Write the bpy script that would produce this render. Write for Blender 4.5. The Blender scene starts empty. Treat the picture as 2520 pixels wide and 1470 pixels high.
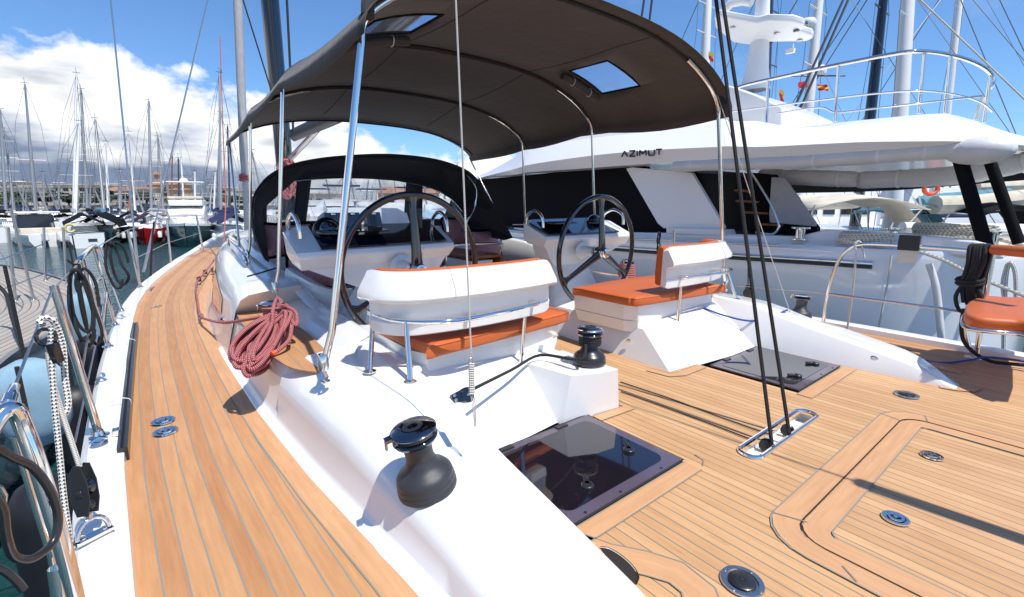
import bpy, math, random
from mathutils import Vector, Matrix, noise
random.seed(7)
SC = bpy.context.scene
COL = SC.collection
PI = math.pi
# ------------------------------------------------------------ camera, sky, sun
EYE = Vector((0.0, 0.0, 1.12))
F, HOR, CX, CY = 1150.0, 500.0, 1260.0, 735.0
PIT = math.atan((CY-HOR)/F); YAW = math.radians(38.4)
cam_d = bpy.data.cameras.new("camera"); cam = bpy.data.objects.new("camera", cam_d); COL.objects.link(cam)
cam_d.sensor_width = 36.0; cam_d.lens = F/2520.0*36.0; cam_d.clip_start = 0.05; cam_d.clip_end = 3000
cam.location = EYE; cam.rotation_euler = (PI/2-PIT, 0, -YAW)
SC.camera = cam
SC.view_settings.view_transform = 'Standard'; SC.view_settings.look = 'None'
SC.view_settings.exposure = 0.27; SC.view_settings.gamma = 1.0
SUN_EL, SUN_AZ = math.radians(63), math.radians(12)     # sun stands aft, a little to starboard
SUN_DIR = Vector((math.sin(SUN_AZ)*math.cos(SUN_EL), -math.cos(SUN_AZ)*math.cos(SUN_EL), math.sin(SUN_EL)))
sd = bpy.data.lights.new("sun", 'SUN'); sd.energy = 4.3; sd.angle = math.radians(0.53); sd.color = (1.0, 0.965, 0.91)
sun = bpy.data.objects.new("sun", sd); COL.objects.link(sun)
sun.rotation_euler = SUN_DIR.to_track_quat('Z', 'Y').to_euler(); sun.location = (3, -3, 12)

w = bpy.data.worlds.new("World"); SC.world = w; w.use_nodes = True
nt = w.node_tree; nt.nodes.clear()
def N(t, **k):
    n = nt.nodes.new(t)
    for a, b in k.items(): setattr(n, a, b)
    return n
def wl(a, b): nt.links.new(a, b)
def wm(op, a, b=None, c=None, clamp=False):
    n = N('ShaderNodeMath', operation=op); n.use_clamp = clamp
    for i, q in enumerate((a, b, c)):
        if q is None: continue
        if isinstance(q, (int, float)): n.inputs[i].default_value = q
        else: wl(q, n.inputs[i])
    return n.outputs[0]
sky = N('ShaderNodeTexSky', sky_type='NISHITA'); sky.sun_disc = False
sky.sun_elevation = SUN_EL; sky.sun_rotation = math.pi - SUN_AZ; sky.air_density = 1.0; sky.dust_density = 0.3; sky.ozone_density = 2.5
tc = N('ShaderNodeTexCoord'); sep = N('ShaderNodeSeparateXYZ'); wl(tc.outputs['Generated'], sep.inputs[0])
dot = N('ShaderNodeVectorMath', operation='DOT_PRODUCT'); wl(tc.outputs['Generated'], dot.inputs[0])
dot.inputs[1].default_value = (-math.cos(YAW), math.sin(YAW), 0)
el = sep.outputs['Z']
# height of the cumulus bank: high to port, low to starboard
bank = wm('ADD', wm('MULTIPLY', wm('MAXIMUM', wm('SUBTRACT', dot.outputs['Value'], 0.12), 0.0), 0.27), 0.095)
def wnoise(scale, det, rough, stretch):
    mp = N('ShaderNodeMapping'); mp.inputs['Scale'].default_value = (1, 1, stretch); wl(tc.outputs['Generated'], mp.inputs[0])
    n = N('ShaderNodeTexNoise'); n.inputs['Scale'].default_value = scale; n.inputs['Detail'].default_value = det
    n.inputs['Roughness'].default_value = rough; wl(mp.outputs[0], n.inputs['Vector']); return n.outputs['Fac']
n1 = wnoise(9, 8, .56, 1.5); n2 = wnoise(5, 5, .5, 3.6); n3 = wnoise(4, 7, .65, 2.5)
mask = wm('MULTIPLY_ADD', wm('SUBTRACT', bank, el), 34.0, wm('MULTIPLY', wm('SUBTRACT', n1, 0.5), 9.0))
mask = wm('MULTIPLY', mask, 1.0, clamp=True)
cir = wm('MULTIPLY', wm('MULTIPLY_ADD', n3, 3.2, -1.85, clamp=True), 0.22)
shade = wm('MULTIPLY_ADD', wm('SUBTRACT', wm('MULTIPLY', bank, .64), el), 11.0, wm('MULTIPLY_ADD', n2, 5.0, -2.6), clamp=True)
shade = wm('MULTIPLY', shade, wm('MULTIPLY_ADD', dot.outputs['Value'], 1.4, 0.2, clamp=True))
cc = N('ShaderNodeMix', data_type='RGBA'); cc.inputs['A'].default_value = (6.6, 6.7, 6.8, 1); cc.inputs['B'].default_value = (1.55, 2.0, 2.9, 1)
wl(shade, cc.inputs['Factor'])
det = N('ShaderNodeMix', data_type='RGBA', blend_type='MULTIPLY'); det.inputs['Factor'].default_value = 1.0
rr = N('ShaderNodeMapRange'); rr.inputs['From Min'].default_value = .3; rr.inputs['From Max'].default_value = .62; rr.inputs['To Min'].default_value = .74; rr.inputs['To Max'].default_value = 1.12
wl(n1, rr.inputs['Value']); wl(cc.outputs['Result'], det.inputs['A']); wl(rr.outputs[0], det.inputs['B'])
tint = N('ShaderNodeMix', data_type='RGBA', blend_type='MULTIPLY'); tint.inputs['Factor'].default_value = 1.0
tint.inputs['B'].default_value = (.58, .80, 1.03, 1); wl(sky.outputs[0], tint.inputs['A'])
mx = N('ShaderNodeMix', data_type='RGBA'); wl(tint.outputs['Result'], mx.inputs['A']); wl(det.outputs['Result'], mx.inputs['B'])
wl(wm('MAXIMUM', mask, cir), mx.inputs['Factor'])
bg = N('ShaderNodeBackground'); bg.inputs['Strength'].default_value = 0.138; wl(mx.outputs['Result'], bg.inputs['Color'])
wo = N('ShaderNodeOutputWorld'); wl(bg.outputs[0], wo.inputs['Surface'])

# ------------------------------------------------------------ helpers
def ray(px, py):
    u = (px-CX)/F; v = (CY-py)/F
    sy, cy, sp, cp = math.sin(YAW), math.cos(YAW), math.sin(PIT), math.cos(PIT)
    return Vector((sy*cp, cy*cp, -sp)) + Vector((cy, -sy, 0))*u + Vector((sy*sp, cy*sp, cp))*v
def W(px, py, x=None, y=None, z=None, t=None):
    """a real place: where the line of sight meets a plane of the boat"""
    d = ray(px, py)
    if z is not None: k = (z-EYE.z)/d.z
    elif x is not None: k = x/d.x
    elif y is not None: k = y/d.y
    else: k = t
    return EYE + d*k
CL = 2.38                                  # the yacht's centreline
def mir(p): return Vector((2*CL-p[0], p[1], p[2]))
def V(*a): return Vector(a if len(a) > 1 else a[0])
def lerp(a, b, t): return a+(b-a)*t
def pw(tab, x):                             # piecewise linear
    if x <= tab[0][0]: return tab[0][1]
    for (a, b), (c, d) in zip(tab, tab[1:]):
        if x <= c: return b+(d-b)*(x-a)/(c-a)
    return tab[-1][1]
def smooth(pts, n=6, closed=False):
    P = [Vector(p) for p in pts]; out = []
    m = len(P); rng = range(m if closed else m-1)
    for i in rng:
        if closed: a, b, c, d = P[(i-1) % m], P[i], P[(i+1) % m], P[(i+2) % m]
        else: a, b, c, d = P[max(i-1, 0)], P[i], P[i+1], P[min(i+2, m-1)]
        for k in range(n):
            t = k/n
            out.append(0.5*((2*b)+(c-a)*t+(2*a-5*b+4*c-d)*t*t+(3*b-a-3*c+d)*t**3))
    if not closed: out.append(P[-1])
    return out
class MB:
    def __init__(s, xf=None): s.v = []; s.f = []; s.uv = []; s.mi = []; s.xf = xf
    def add(s, verts, faces, uvs=None, mi=0):
        b = len(s.v)
        for p in verts:
            p = Vector(p); s.v.append(s.xf @ p if s.xf else p)
        for f in faces:
            s.f.append([b+i for i in f]); s.mi.append(mi)
            s.uv.append([uvs[i] for i in f] if uvs else [(verts[i][0], verts[i][1]) for i in f])
        return s
    def box(s, c, sz, rz=0, mi=0, rx=0, ry=0, taper=1.0):
        R = Matrix.Rotation(rz, 3, 'Z') @ Matrix.Rotation(ry, 3, 'Y') @ Matrix.Rotation(rx, 3, 'X')
        vs = []
        for dz in (-.5, .5):
            k = taper if dz > 0 else 1
            for dx, dy in ((-.5, -.5), (.5, -.5), (.5, .5), (-.5, .5)):
                vs.append(Vector(c)+R @ Vector((dx*sz[0]*k, dy*sz[1]*k, dz*sz[2])))
        return s.add(vs, [(0, 3, 2, 1), (4, 5, 6, 7), (0, 1, 5, 4), (1, 2, 6, 5), (2, 3, 7, 6), (3, 0, 4, 7)], mi=mi)
    def bar(s, a, b, w, h, mi=0):
        a = Vector(a); b = Vector(b); d = (b-a).normalized(); up = Vector((0, 0, 1)) if abs(d.z) < .95 else Vector((1, 0, 0))
        r = d.cross(up).normalized(); u = r.cross(d)
        vs = [p+r*i*w/2+u*j*h/2 for p in (a, b) for i, j in ((-1, -1), (1, -1), (1, 1), (-1, 1))]
        return s.add(vs, [(0, 1, 2, 3), (7, 6, 5, 4), (0, 4, 5, 1), (1, 5, 6, 2), (2, 6, 7, 3), (3, 7, 4, 0)], mi=mi)
    def tube(s, pts, r, n=8, closed=False, mi=0, caps=True):
        P = [Vector(p) for p in pts]; m = len(P); vs = []; uv = []; L = 0
        T = []
        for i in range(m):
            a = P[i-1] if (i or closed) else P[i]; b = P[(i+1) % m] if (i < m-1 or closed) else P[i]
            d = b-a; T.append(d.normalized() if d.length > 1e-9 else Vector((0, 0, 1)))
        up = Vector((0, 0, 1)) if abs(T[0].z) < .9 else Vector((1, 0, 0))
        nx = T[0].cross(up).normalized(); rad = r if isinstance(r, (list, tuple)) else [r]*m
        cnt = m+1 if closed else m
        for i in range(cnt):
            j = i % m; t = T[j]; nx = (nx-t*nx.dot(t)); nx = nx.normalized() if nx.length > 1e-6 else t.orthogonal().normalized()
            ny = t.cross(nx)
            if i: L += (P[j]-P[(i-1) % m]).length
            for k in range(n+1):
                a = 2*PI*k/n; vs.append(P[j]+(nx*math.cos(a)+ny*math.sin(a))*rad[j]); uv.append((k/n, L))
        fs = [(i*(n+1)+k, i*(n+1)+k+1, (i+1)*(n+1)+k+1, (i+1)*(n+1)+k) for i in range(cnt-1) for k in range(n)]
        if caps and not closed: fs += [tuple(range(n-1, -1, -1)), tuple((cnt-1)*(n+1)+k for k in range(n))]
        return s.add(vs, fs, uv, mi)
    def lathe(s, prof, o=(0, 0, 0), ax=(0, 0, 1), n=24, mi=0):
        o = Vector(o); ax = Vector(ax).normalized(); x = ax.orthogonal().normalized(); y = ax.cross(x); vs = []; uv = []
        for r, z in prof:
            for k in range(n+1):
                a = 2*PI*k/n; vs.append(o+ax*z+(x*math.cos(a)+y*math.sin(a))*max(r, 1e-5)); uv.append((k/n, z))
        fs = [(i*(n+1)+k, i*(n+1)+k+1, (i+1)*(n+1)+k+1, (i+1)*(n+1)+k) for i in range(len(prof)-1) for k in range(n)]
        return s.add(vs, fs, uv, mi)
    def grid(s, rows, mi=0, uvs=None, closed=False):
        m = len(rows[0]); vs = [p for r in rows for p in r]
        uv = [q for r in uvs for q in r] if uvs else None
        fs = []
        for i in range(len(rows)-1):
            for k in range(m if closed else m-1):
                q = (k+1) % m; fs.append((i*m+k, i*m+q, (i+1)*m+q, (i+1)*m+k))
        return s.add(vs, fs, uv, mi)
    def poly(s, pts, mi=0): return s.add(pts, [tuple(range(len(pts)))], mi=mi)
    def prism(s, pts, d, mi=0):              # polygon swept by vector d
        d = Vector(d); n = len(pts); vs = [Vector(p) for p in pts]+[Vector(p)+d for p in pts]
        fs = [tuple(range(n-1, -1, -1)), tuple(range(n, 2*n))]+[(i, (i+1) % n, n+(i+1) % n, n+i) for i in range(n)]
        return s.add(vs, fs, mi=mi)
    def ball(s, c, r, n=14, mi=0, top=False, sq=(1, 1, 1)):
        c = Vector(c); m = n//2; lo = 0 if top else -m
        rows = [[c+Vector((math.cos(a)*math.cos(b)*sq[0], math.cos(a)*math.sin(b)*sq[1], math.sin(a)*sq[2]))*r
                 for b in [2*PI*k/n for k in range(n+1)]] for a in [PI/2*i/m for i in range(lo, m+1)]]
        return s.grid(rows, mi=mi)
WL = {}
def setp(o, label=None, cat=None, group=None, kind=None):
    for k, v_ in (('label', label), ('category', cat), ('group', group), ('kind', kind)):
        if v_: o[k] = v_
    return o
def empty(name, loc, label=None, cat=None, group=None, kind=None):
    o = bpy.data.objects.new(name, None); o.empty_display_size = .2; COL.objects.link(o); o.location = loc
    WL[o.name] = Vector(loc); return setp(o, label, cat, group, kind)
def build(mb, name, mats, parent=None, label=None, cat=None, group=None, kind=None, ang=38, bevel=0, seg=2, sub=0, solid=0, recalc=True):
    if not isinstance(mats, (list, tuple)): mats = [mats]
    if parent is not None: org = WL[parent.name]
    else:
        xs = [p.x for p in mb.v]; ys = [p.y for p in mb.v]; zs = [p.z for p in mb.v]
        org = Vector(((min(xs)+max(xs))/2, (min(ys)+max(ys))/2, min(zs)))
    me = bpy.data.meshes.new(name); me.from_pydata([p-org for p in mb.v], [], mb.f)
    for m in mats: me.materials.append(m)
    ul = me.uv_layers.new(name='UVMap'); i = 0
    for f in mb.uv:
        for q in f: ul.data[i].uv = q; i += 1
    for p, k in zip(me.polygons, mb.mi): p.material_index = k; p.use_smooth = True
    if recalc:
        import bmesh
        bm = bmesh.new(); bm.from_mesh(me); bmesh.ops.recalc_face_normals(bm, faces=bm.faces); bm.to_mesh(me); bm.free()
    me.set_sharp_from_angle(angle=math.radians(ang)); me.update()
    o = bpy.data.objects.new(name, me); COL.objects.link(o)
    if parent is not None: o.parent = parent
    else: o.location = org
    WL[o.name] = org
    if solid:
        m = o.modifiers.new('solid', 'SOLIDIFY'); m.thickness = solid; m.offset = 0
    if bevel:
        m = o.modifiers.new('bevel', 'BEVEL'); m.width = bevel; m.segments = seg; m.limit_method = 'ANGLE'; m.angle_limit = math.radians(35); m.harden_normals = True
    if sub:
        m = o.modifiers.new('sub', 'SUBSURF'); m.levels = sub; m.render_levels = sub
    return setp(o, label, cat, group, kind)
def dup(root, loc, rz=0, label=None, group=None):
    r = root.copy(); COL.objects.link(r); r.location = loc; r.rotation_euler = (0, 0, rz); WL[r.name] = Vector(loc)
    if label: r['label'] = label
    if group: r['group'] = group
    for ch in list(root.children):
        c = ch.copy(); COL.objects.link(c); c.parent = r
        for g in list(ch.children):
            d = g.copy(); COL.objects.link(d); d.parent = c
    return r
# ------------------------------------------------------------ materials
def mat(name, col, rough=.5, metal=0., coat=0., bump=0., bscale=200., var=0., vscale=6., spec=.5, trans=0., alpha=1., sheen=0.):
    m = bpy.data.materials.new(name); m.use_nodes = True; t = m.node_tree; b = t.nodes['Principled BSDF']
    b.inputs['Base Color'].default_value = (*col, 1); b.inputs['Roughness'].default_value = rough; b.inputs['Metallic'].default_value = metal
    b.inputs['Coat Weight'].default_value = coat; b.inputs['Coat Roughness'].default_value = .04
    b.inputs['Specular IOR Level'].default_value = spec; b.inputs['Transmission Weight'].default_value = trans
    b.inputs['Alpha'].default_value = alpha; b.inputs['Sheen Weight'].default_value = sheen
    co = t.nodes.new('ShaderNodeTexCoord')
    if var:
        n = t.nodes.new('ShaderNodeTexNoise'); n.inputs['Scale'].default_value = vscale; n.inputs['Detail'].default_value = 6
        t.links.new(co.outputs['Object'], n.inputs['Vector'])
        r = t.nodes.new('ShaderNodeMapRange'); r.inputs['From Min'].default_value = .3; r.inputs['From Max'].default_value = .7
        r.inputs['To Min'].default_value = 1-var; r.inputs['To Max'].default_value = 1+var*.6; t.links.new(n.outputs['Fac'], r.inputs['Value'])
        x = t.nodes.new('ShaderNodeMix'); x.data_type = 'RGBA'; x.blend_type = 'MULTIPLY'; x.inputs['Factor'].default_value = 1
        x.inputs['A'].default_value = (*col, 1); t.links.new(r.outputs[0], x.inputs['B']); t.links.new(x.outputs['Result'], b.inputs['Base Color'])
    if bump:
        n = t.nodes.new('ShaderNodeTexNoise'); n.inputs['Scale'].default_value = bscale; n.inputs['Detail'].default_value = 3
        t.links.new(co.outputs['Object'], n.inputs['Vector']); u = t.nodes.new('ShaderNodeBump'); u.inputs['Strength'].default_value = bump
        u.inputs['Distance'].default_value = .01; t.links.new(n.outputs['Fac'], u.inputs['Height']); t.links.new(u.outputs[0], b.inputs['Normal'])
    return m
def nodes_of(m): return m.node_tree, m.node_tree.nodes['Principled BSDF']
def teak(name, plank, dark, light, caulk=.0045, cc=(.17, .16, .12), off=0.0, streak=.35):
    m = mat(name, light, .55); t, b = nodes_of(m); L = t.links.new
    def M(op, a, c=None, d=None, cl=False):
        n = t.nodes.new('ShaderNodeMath'); n.operation = op; n.use_clamp = cl
        for i, q in enumerate((a, c, d)):
            if q is None: continue
            if isinstance(q, (int, float)): n.inputs[i].default_value = q
            else: L(q, n.inputs[i])
        return n.outputs[0]
    uv = t.nodes.new('ShaderNodeUVMap'); s = t.nodes.new('ShaderNodeSeparateXYZ'); L(uv.outputs[0], s.inputs[0])
    pos = M('DIVIDE', M('ADD', s.outputs[0], off), plank); idx = M('FLOOR', pos); fr = M('FRACT', pos)
    edge = M('MULTIPLY', M('MINIMUM', fr, M('SUBTRACT', 1.0, fr)), plank)
    line = M('LESS_THAN', edge, caulk/2)
    wn = t.nodes.new('ShaderNodeTexWhiteNoise'); wn.noise_dimensions = '1D'; L(idx, wn.inputs['W'])
    cb = t.nodes.new('ShaderNodeCombineXYZ'); L(M('MULTIPLY', s.outputs[0], 55.), cb.inputs[0]); L(M('ADD', M('MULTIPLY', s.outputs[1], 3.2), M('MULTIPLY', wn.outputs['Value'], 40.)), cb.inputs[1])
    g = t.nodes.new('ShaderNodeTexNoise'); g.inputs['Scale'].default_value = 1.; g.inputs['Detail'].default_value = 8; g.inputs['Roughness'].default_value = .62; L(cb.outputs[0], g.inputs['Vector'])
    cb2 = t.nodes.new('ShaderNodeCombineXYZ'); L(M('MULTIPLY', s.outputs[0], 30.), cb2.inputs[0]); L(M('ADD', M('MULTIPLY', s.outputs[1], 6.), M('MULTIPLY', wn.outputs['Value'], 91.)), cb2.inputs[1])
    g2 = t.nodes.new('ShaderNodeTexNoise'); g2.inputs['Scale'].default_value = 1.; g2.inputs['Detail'].default_value = 10; g2.inputs['Roughness'].default_value = .7; L(cb2.outputs[0], g2.inputs['Vector'])
    g3 = t.nodes.new('ShaderNodeTexNoise'); g3.inputs['Scale'].default_value = 2.2; g3.inputs['Detail'].default_value = 4; L(uv.outputs[0], g3.inputs['Vector'])
    f = M('ADD', M('MULTIPLY', g.outputs['Fac'], .60), M('MULTIPLY_ADD', wn.outputs['Value'], .22, M('MULTIPLY', g3.outputs['Fac'], .25)))
    f = M('MULTIPLY_ADD', f, 1.9, -.47, cl=True)
    mix = t.nodes.new('ShaderNodeMix'); mix.data_type = 'RGBA'; mix.inputs['A'].default_value = (*dark, 1); mix.inputs['B'].default_value = (*light, 1); L(f, mix.inputs['Factor'])
    st = M('MULTIPLY', M('MULTIPLY_ADD', g2.outputs['Fac'], 7., -4.15, cl=True), streak)
    mx2 = t.nodes.new('ShaderNodeMix'); mx2.data_type = 'RGBA'; L(mix.outputs['Result'], mx2.inputs['A']); mx2.inputs['B'].default_value = (dark[0]*.55, dark[1]*.42, dark[2]*.40, 1); L(st, mx2.inputs['Factor'])
    mx3 = t.nodes.new('ShaderNodeMix'); mx3.data_type = 'RGBA'; L(mx2.outputs['Result'], mx3.inputs['A']); mx3.inputs['B'].default_value = (*cc, 1); L(line, mx3.inputs['Factor'])
    L(mx3.outputs['Result'], b.inputs['Base Color'])
    bu = t.nodes.new('ShaderNodeBump'); bu.inputs['Strength'].default_value = .25; bu.inputs['Distance'].default_value = .003
    L(M('SUBTRACT', g.outputs['Fac'], line), bu.inputs['Height']); L(bu.outputs[0], b.inputs['Normal'])
    return m
def rope(name, a, c, su=2, sv=60., thr=.5, rough=.8):
    m = mat(name, a, rough); t, b = nodes_of(m); L = t.links.new
    uv = t.nodes.new('ShaderNodeUVMap'); s = t.nodes.new('ShaderNodeSeparateXYZ'); L(uv.outputs[0], s.inputs[0])
    def M(op, x, y=None):
        n = t.nodes.new('ShaderNodeMath'); n.operation = op
        for i, q in enumerate((x, y)):
            if q is None: continue
            if isinstance(q, (int, float)): n.inputs[i].default_value = q
            else: L(q, n.inputs[i])
        return n.outputs[0]
    p = M('ADD', M('MULTIPLY', s.outputs[0], float(su)), M('MULTIPLY', s.outputs[1], sv)); q = M('SUBTRACT', M('MULTIPLY', s.outputs[0], float(su)), M('MULTIPLY', s.outputs[1], sv))
    k = M('MULTIPLY', M('SINE', M('MULTIPLY', p, 2*PI)), M('SINE', M('MULTIPLY', q, 2*PI)))
    f = M('GREATER_THAN', k, thr)
    mix = t.nodes.new('ShaderNodeMix'); mix.data_type = 'RGBA'; mix.inputs['A'].default_value = (*a, 1); mix.inputs['B'].default_value = (*c, 1); L(f, mix.inputs['Factor']); L(mix.outputs['Result'], b.inputs['Base Color'])
    bu = t.nodes.new('ShaderNodeBump'); bu.inputs['Strength'].default_value = .6; bu.inputs['Distance'].default_value = .004; L(k, bu.inputs['Height']); L(bu.outputs[0], b.inputs['Normal'])
    return m
M_ = {}
M_['gel'] = mat('white_gelcoat', (.85, .835, .80), .22, coat=.6, var=.03, vscale=3)
M_['gelw'] = mat('gelcoat_trim', (.74, .735, .71), .3, coat=.3, var=.05, vscale=2)
M_['teak'] = teak('teak_deck', .0475, (.43, .210, .085), (.68, .415, .205), streak=.6)
M_['teak_side'] = teak('teak_side_deck', .062, (.37, .155, .060), (.60, .325, .145), caulk=.0055, cc=(.24, .24, .20), streak=.25)
M_['teakm'] = teak('teak_margin', 9.0, (.42, .20, .085), (.67, .385, .195), off=4.5)
M_['teak_grey'] = teak('weathered_teak', .055, (.30, .26, .21), (.46, .40, .33), cc=(.10, .09, .08), caulk=.008, streak=.1)
M_['caulk'] = mat('caulking', (.24, .235, .19), .8)
M_['gap'] = mat('dark_gap', (.02, .015, .012), .9)
M_['chrome'] = mat('polished_steel', (.82, .79, .74), .06, 1.0)
M_['blkg2'] = mat('dark_chrome', (.20, .20, .215), .07, 1.0)
M_['steel'] = mat('satin_steel', (.58, .565, .54), .28, 1.0, bump=.05)
M_['blk'] = mat('black_anodised', (.018, .018, .020), .32, coat=.2)
M_['blkg'] = mat('black_gloss', (.006, .007, .010), .07, coat=1.0)
M_['winch'] = mat('winch_charcoal', (.035, .036, .040), .42, bump=.15, bscale=500)
M_['canvas'] = mat('bimini_canvas', (.062, .053, .045), .9, bump=.5, bscale=9, var=.12, vscale=2.5, sheen=.2)
M_['canvasd'] = mat('sprayhood_canvas', (.026, .026, .029), .85, bump=.3, bscale=600, var=.15, vscale=4, sheen=.1)
M_['orange'] = mat('orange_vinyl', (.55, .115, .017), .5, bump=.12, bscale=900, var=.08, vscale=4, sheen=.1)
M_['smoke'] = mat('smoked_acrylic', (.010, .008, .013), .035, coat=1.0)
M_['smoke2'] = mat('smoked_border', (.10, .078, .105), .15, coat=.6)
M_['wood'] = mat('varnished_wood', (.34, .12, .035), .2, coat=.7, var=.25, vscale=9)
M_['navy'] = mat('navy_panel', (.006, .010, .022), .12, coat=.8)
M_['screen'] = mat('instrument_screen', (.004, .005, .006), .08, coat=1)
M_['wline'] = rope('white_line', (.70, .67, .60), (.40, .37, .31), 3, 90, .6)
M_['bwrope'] = rope('black_white_rope', (.74, .72, .66), (.03, .03, .03), 3, 42, .42)
M_['redrope'] = rope('red_braid', (.36, .018, .026), (.50, .31, .30), 4, 55, .15)
M_['blkrope'] = rope('black_rope', (.012, .012, .013), (.05, .05, .052), 4, 70, .5)
M_['bluerope'] = rope('blue_rope', (.02, .08, .36), (.06, .16, .5), 4, 80, .5)
M_['twist'] = rope('twisted_mooring_rope', (.62, .58, .48), (.30, .27, .21), 1, 14, .3)
M_['fender'] = mat('fender_cover', (.26, .42, .52), .95, bump=.4, bscale=300, var=.25, vscale=5, sheen=.4)
M_['blkvinyl'] = mat('black_fender', (.012, .011, .014), .5)
M_['glass'] = mat('dark_glass', (.010, .012, .014), .04, coat=1)
M_['white'] = mat('white_paint', (.86, .85, .83), .25, coat=.3)
M_['hullgrey'] = mat('white_hull', (.82, .82, .82), .12, coat=.8)
M_['greycv'] = mat('grey_canvas', (.40, .40, .41), .8, bump=.2, bscale=300, var=.1)
M_['cream'] = mat('cream_canvas', (.62, .56, .45), .8, bump=.3, bscale=60, var=.15, vscale=3)
M_['whitecv'] = mat('white_vinyl_cover', (.66, .65, .62), .42, bump=.6, bscale=9, var=.08, vscale=4)
M_['alu'] = mat('mast_alloy', (.42, .41, .39), .42, .6, var=.1)
M_['mastw'] = mat('white_mast', (.76, .75, .72), .3)
M_['mastd'] = mat('dark_mast', (.05, .052, .06), .3, coat=.5)
M_['wire'] = mat('rigging_wire', (.20, .20, .20), .4, .7)
M_['navycv'] = mat('navy_canvas', (.012, .022, .075), .8)
M_['teal'] = mat('teal_canvas', (.10, .26, .32), .8, var=.15)
M_['blackcv'] = mat('black_canvas', (.006, .006, .007), .8, spec=.15)
M_['red'] = mat('red_hull', (.36, .012, .015), .2, coat=.6)
M_['green'] = mat('green_hull', (.010, .045, .045), .15, coat=.7)
M_['lbuoy'] = mat('lifebuoy_orange', (.72, .10, .03), .5)
M_['flagr'] = mat('flag_red', (.60, .02, .03), .8)
M_['flagy'] = mat('flag_yellow', (.70, .45, .03), .8)
M_['stone'] = mat('quay_stone', (.36, .33, .28), .9, var=.25, vscale=.8)
M_['wallA'] = mat('ochre_wall', (.50, .36, .23), .9, var=.15, vscale=.15)
M_['wallB'] = mat('pale_wall', (.55, .49, .40), .9, var=.15, vscale=.15)
M_['roof'] = mat('clay_roof', (.38, .20, .12), .9, var=.2, vscale=.3)
M_['leaf'] = mat('foliage', (.055, .085, .030), .9, var=.5, vscale=1.2)
M_['leafd'] = mat('dark_foliage', (.030, .050, .022), .9, var=.5, vscale=1.2)
M_['bark'] = mat('bark', (.16, .12, .08), .9, var=.3)
# clear vinyl for windows: mostly see-through with a soft milky sheen
def clear(name, tint, mixf, rough=.12):
    m = bpy.data.materials.new(name); m.use_nodes = True; t = m.node_tree; t.nodes.clear()
    o = t.nodes.new('ShaderNodeOutputMaterial'); x = t.nodes.new('ShaderNodeMixShader'); tr = t.nodes.new('ShaderNodeBsdfTransparent'); p = t.nodes.new('ShaderNodeBsdfPrincipled')
    tr.inputs['Color'].default_value = (*tint, 1); p.inputs['Base Color'].default_value = (.75, .78, .82, 1); p.inputs['Roughness'].default_value = rough
    co = t.nodes.new('ShaderNodeTexCoord'); n = t.nodes.new('ShaderNodeTexNoise'); n.inputs['Scale'].default_value = 3.5; n.inputs['Distortion'].default_value = 1.2; t.links.new(co.outputs['Object'], n.inputs['Vector'])
    r = t.nodes.new('ShaderNodeMapRange'); r.inputs['From Min'].default_value = .35; r.inputs['From Max'].default_value = .75; r.inputs['To Min'].default_value = mixf*.6; r.inputs['To Max'].default_value = mixf*2.4
    t.links.new(n.outputs['Fac'], r.inputs['Value']); t.links.new(r.outputs[0], x.inputs['Fac'])
    bu = t.nodes.new('ShaderNodeBump'); bu.inputs['Strength'].default_value = .25; bu.inputs['Distance'].default_value = .03; t.links.new(n.outputs['Fac'], bu.inputs['Height']); t.links.new(bu.outputs[0], p.inputs['Normal'])
    t.links.new(tr.outputs[0], x.inputs[1]); t.links.new(p.outputs[0], x.inputs[2]); t.links.new(x.outputs[0], o.inputs['Surface']); return m
M_['clear'] = clear('clear_vinyl', (.93, .95, .97), .17)
M_['clearb'] = clear('tinted_skylight', (.72, .80, .90), .10)
# zigzag woven cushion and printed seat fabric
def zig(name, a, c):
    m = mat(name, a, .9); t, b = nodes_of(m); L = t.links.new; uv = t.nodes.new('ShaderNodeUVMap')
    wv = t.nodes.new('ShaderNodeTexWave'); wv.inputs['Scale'].default_value = 16; wv.inputs['Distortion'].default_value = 5.5; wv.inputs['Detail'].default_value = 2; wv.inputs['Detail Scale'].default_value = 3; L(uv.outputs[0], wv.inputs['Vector'])
    r = t.nodes.new('ShaderNodeValToRGB'); r.color_ramp.elements[0].position = .35; r.color_ramp.elements[0].color = (*a, 1); r.color_ramp.elements[1].position = .65; r.color_ramp.elements[1].color = (*c, 1); L(wv.outputs['Fac'], r.inputs[0]); L(r.outputs[0], b.inputs['Base Color'])
    return m
M_['zig'] = zig('zigzag_fabric', (.50, .030, .05), (.66, .50, .46))
M_['print'] = zig('printed_fabric', (.50, .46, .42), (.30, .06, .05))
# ------------------------------------------------------------ water
SEA = -1.7
m = bpy.data.materials.new('harbour_water'); m.use_nodes = True; t, b = nodes_of(m)
b.inputs['Base Color'].default_value = (.011, .052, .056, 1); b.inputs['Roughness'].default_value = .06; b.inputs['IOR'].default_value = 1.33
co = t.nodes.new('ShaderNodeTexCoord'); hs = []
for sc, st in ((1.6, (1, 1.8, 1)), (6.5, (1.4, 1, 1))):
    mp = t.nodes.new('ShaderNodeMapping'); mp.inputs['Scale'].default_value = st; mp.inputs['Rotation'].default_value = (0, 0, .5); t.links.new(co.outputs['Object'], mp.inputs[0])
    n = t.nodes.new('ShaderNodeTexNoise'); n.inputs['Scale'].default_value = sc; n.inputs['Detail'].default_value = 4; t.links.new(mp.outputs[0], n.inputs['Vector']); hs.append(n)
ad = t.nodes.new('ShaderNodeMath'); ad.operation = 'MULTIPLY_ADD'; ad.inputs[1].default_value = .35; t.links.new(hs[1].outputs['Fac'], ad.inputs[0]); t.links.new(hs[0].outputs['Fac'], ad.inputs[2])
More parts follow.
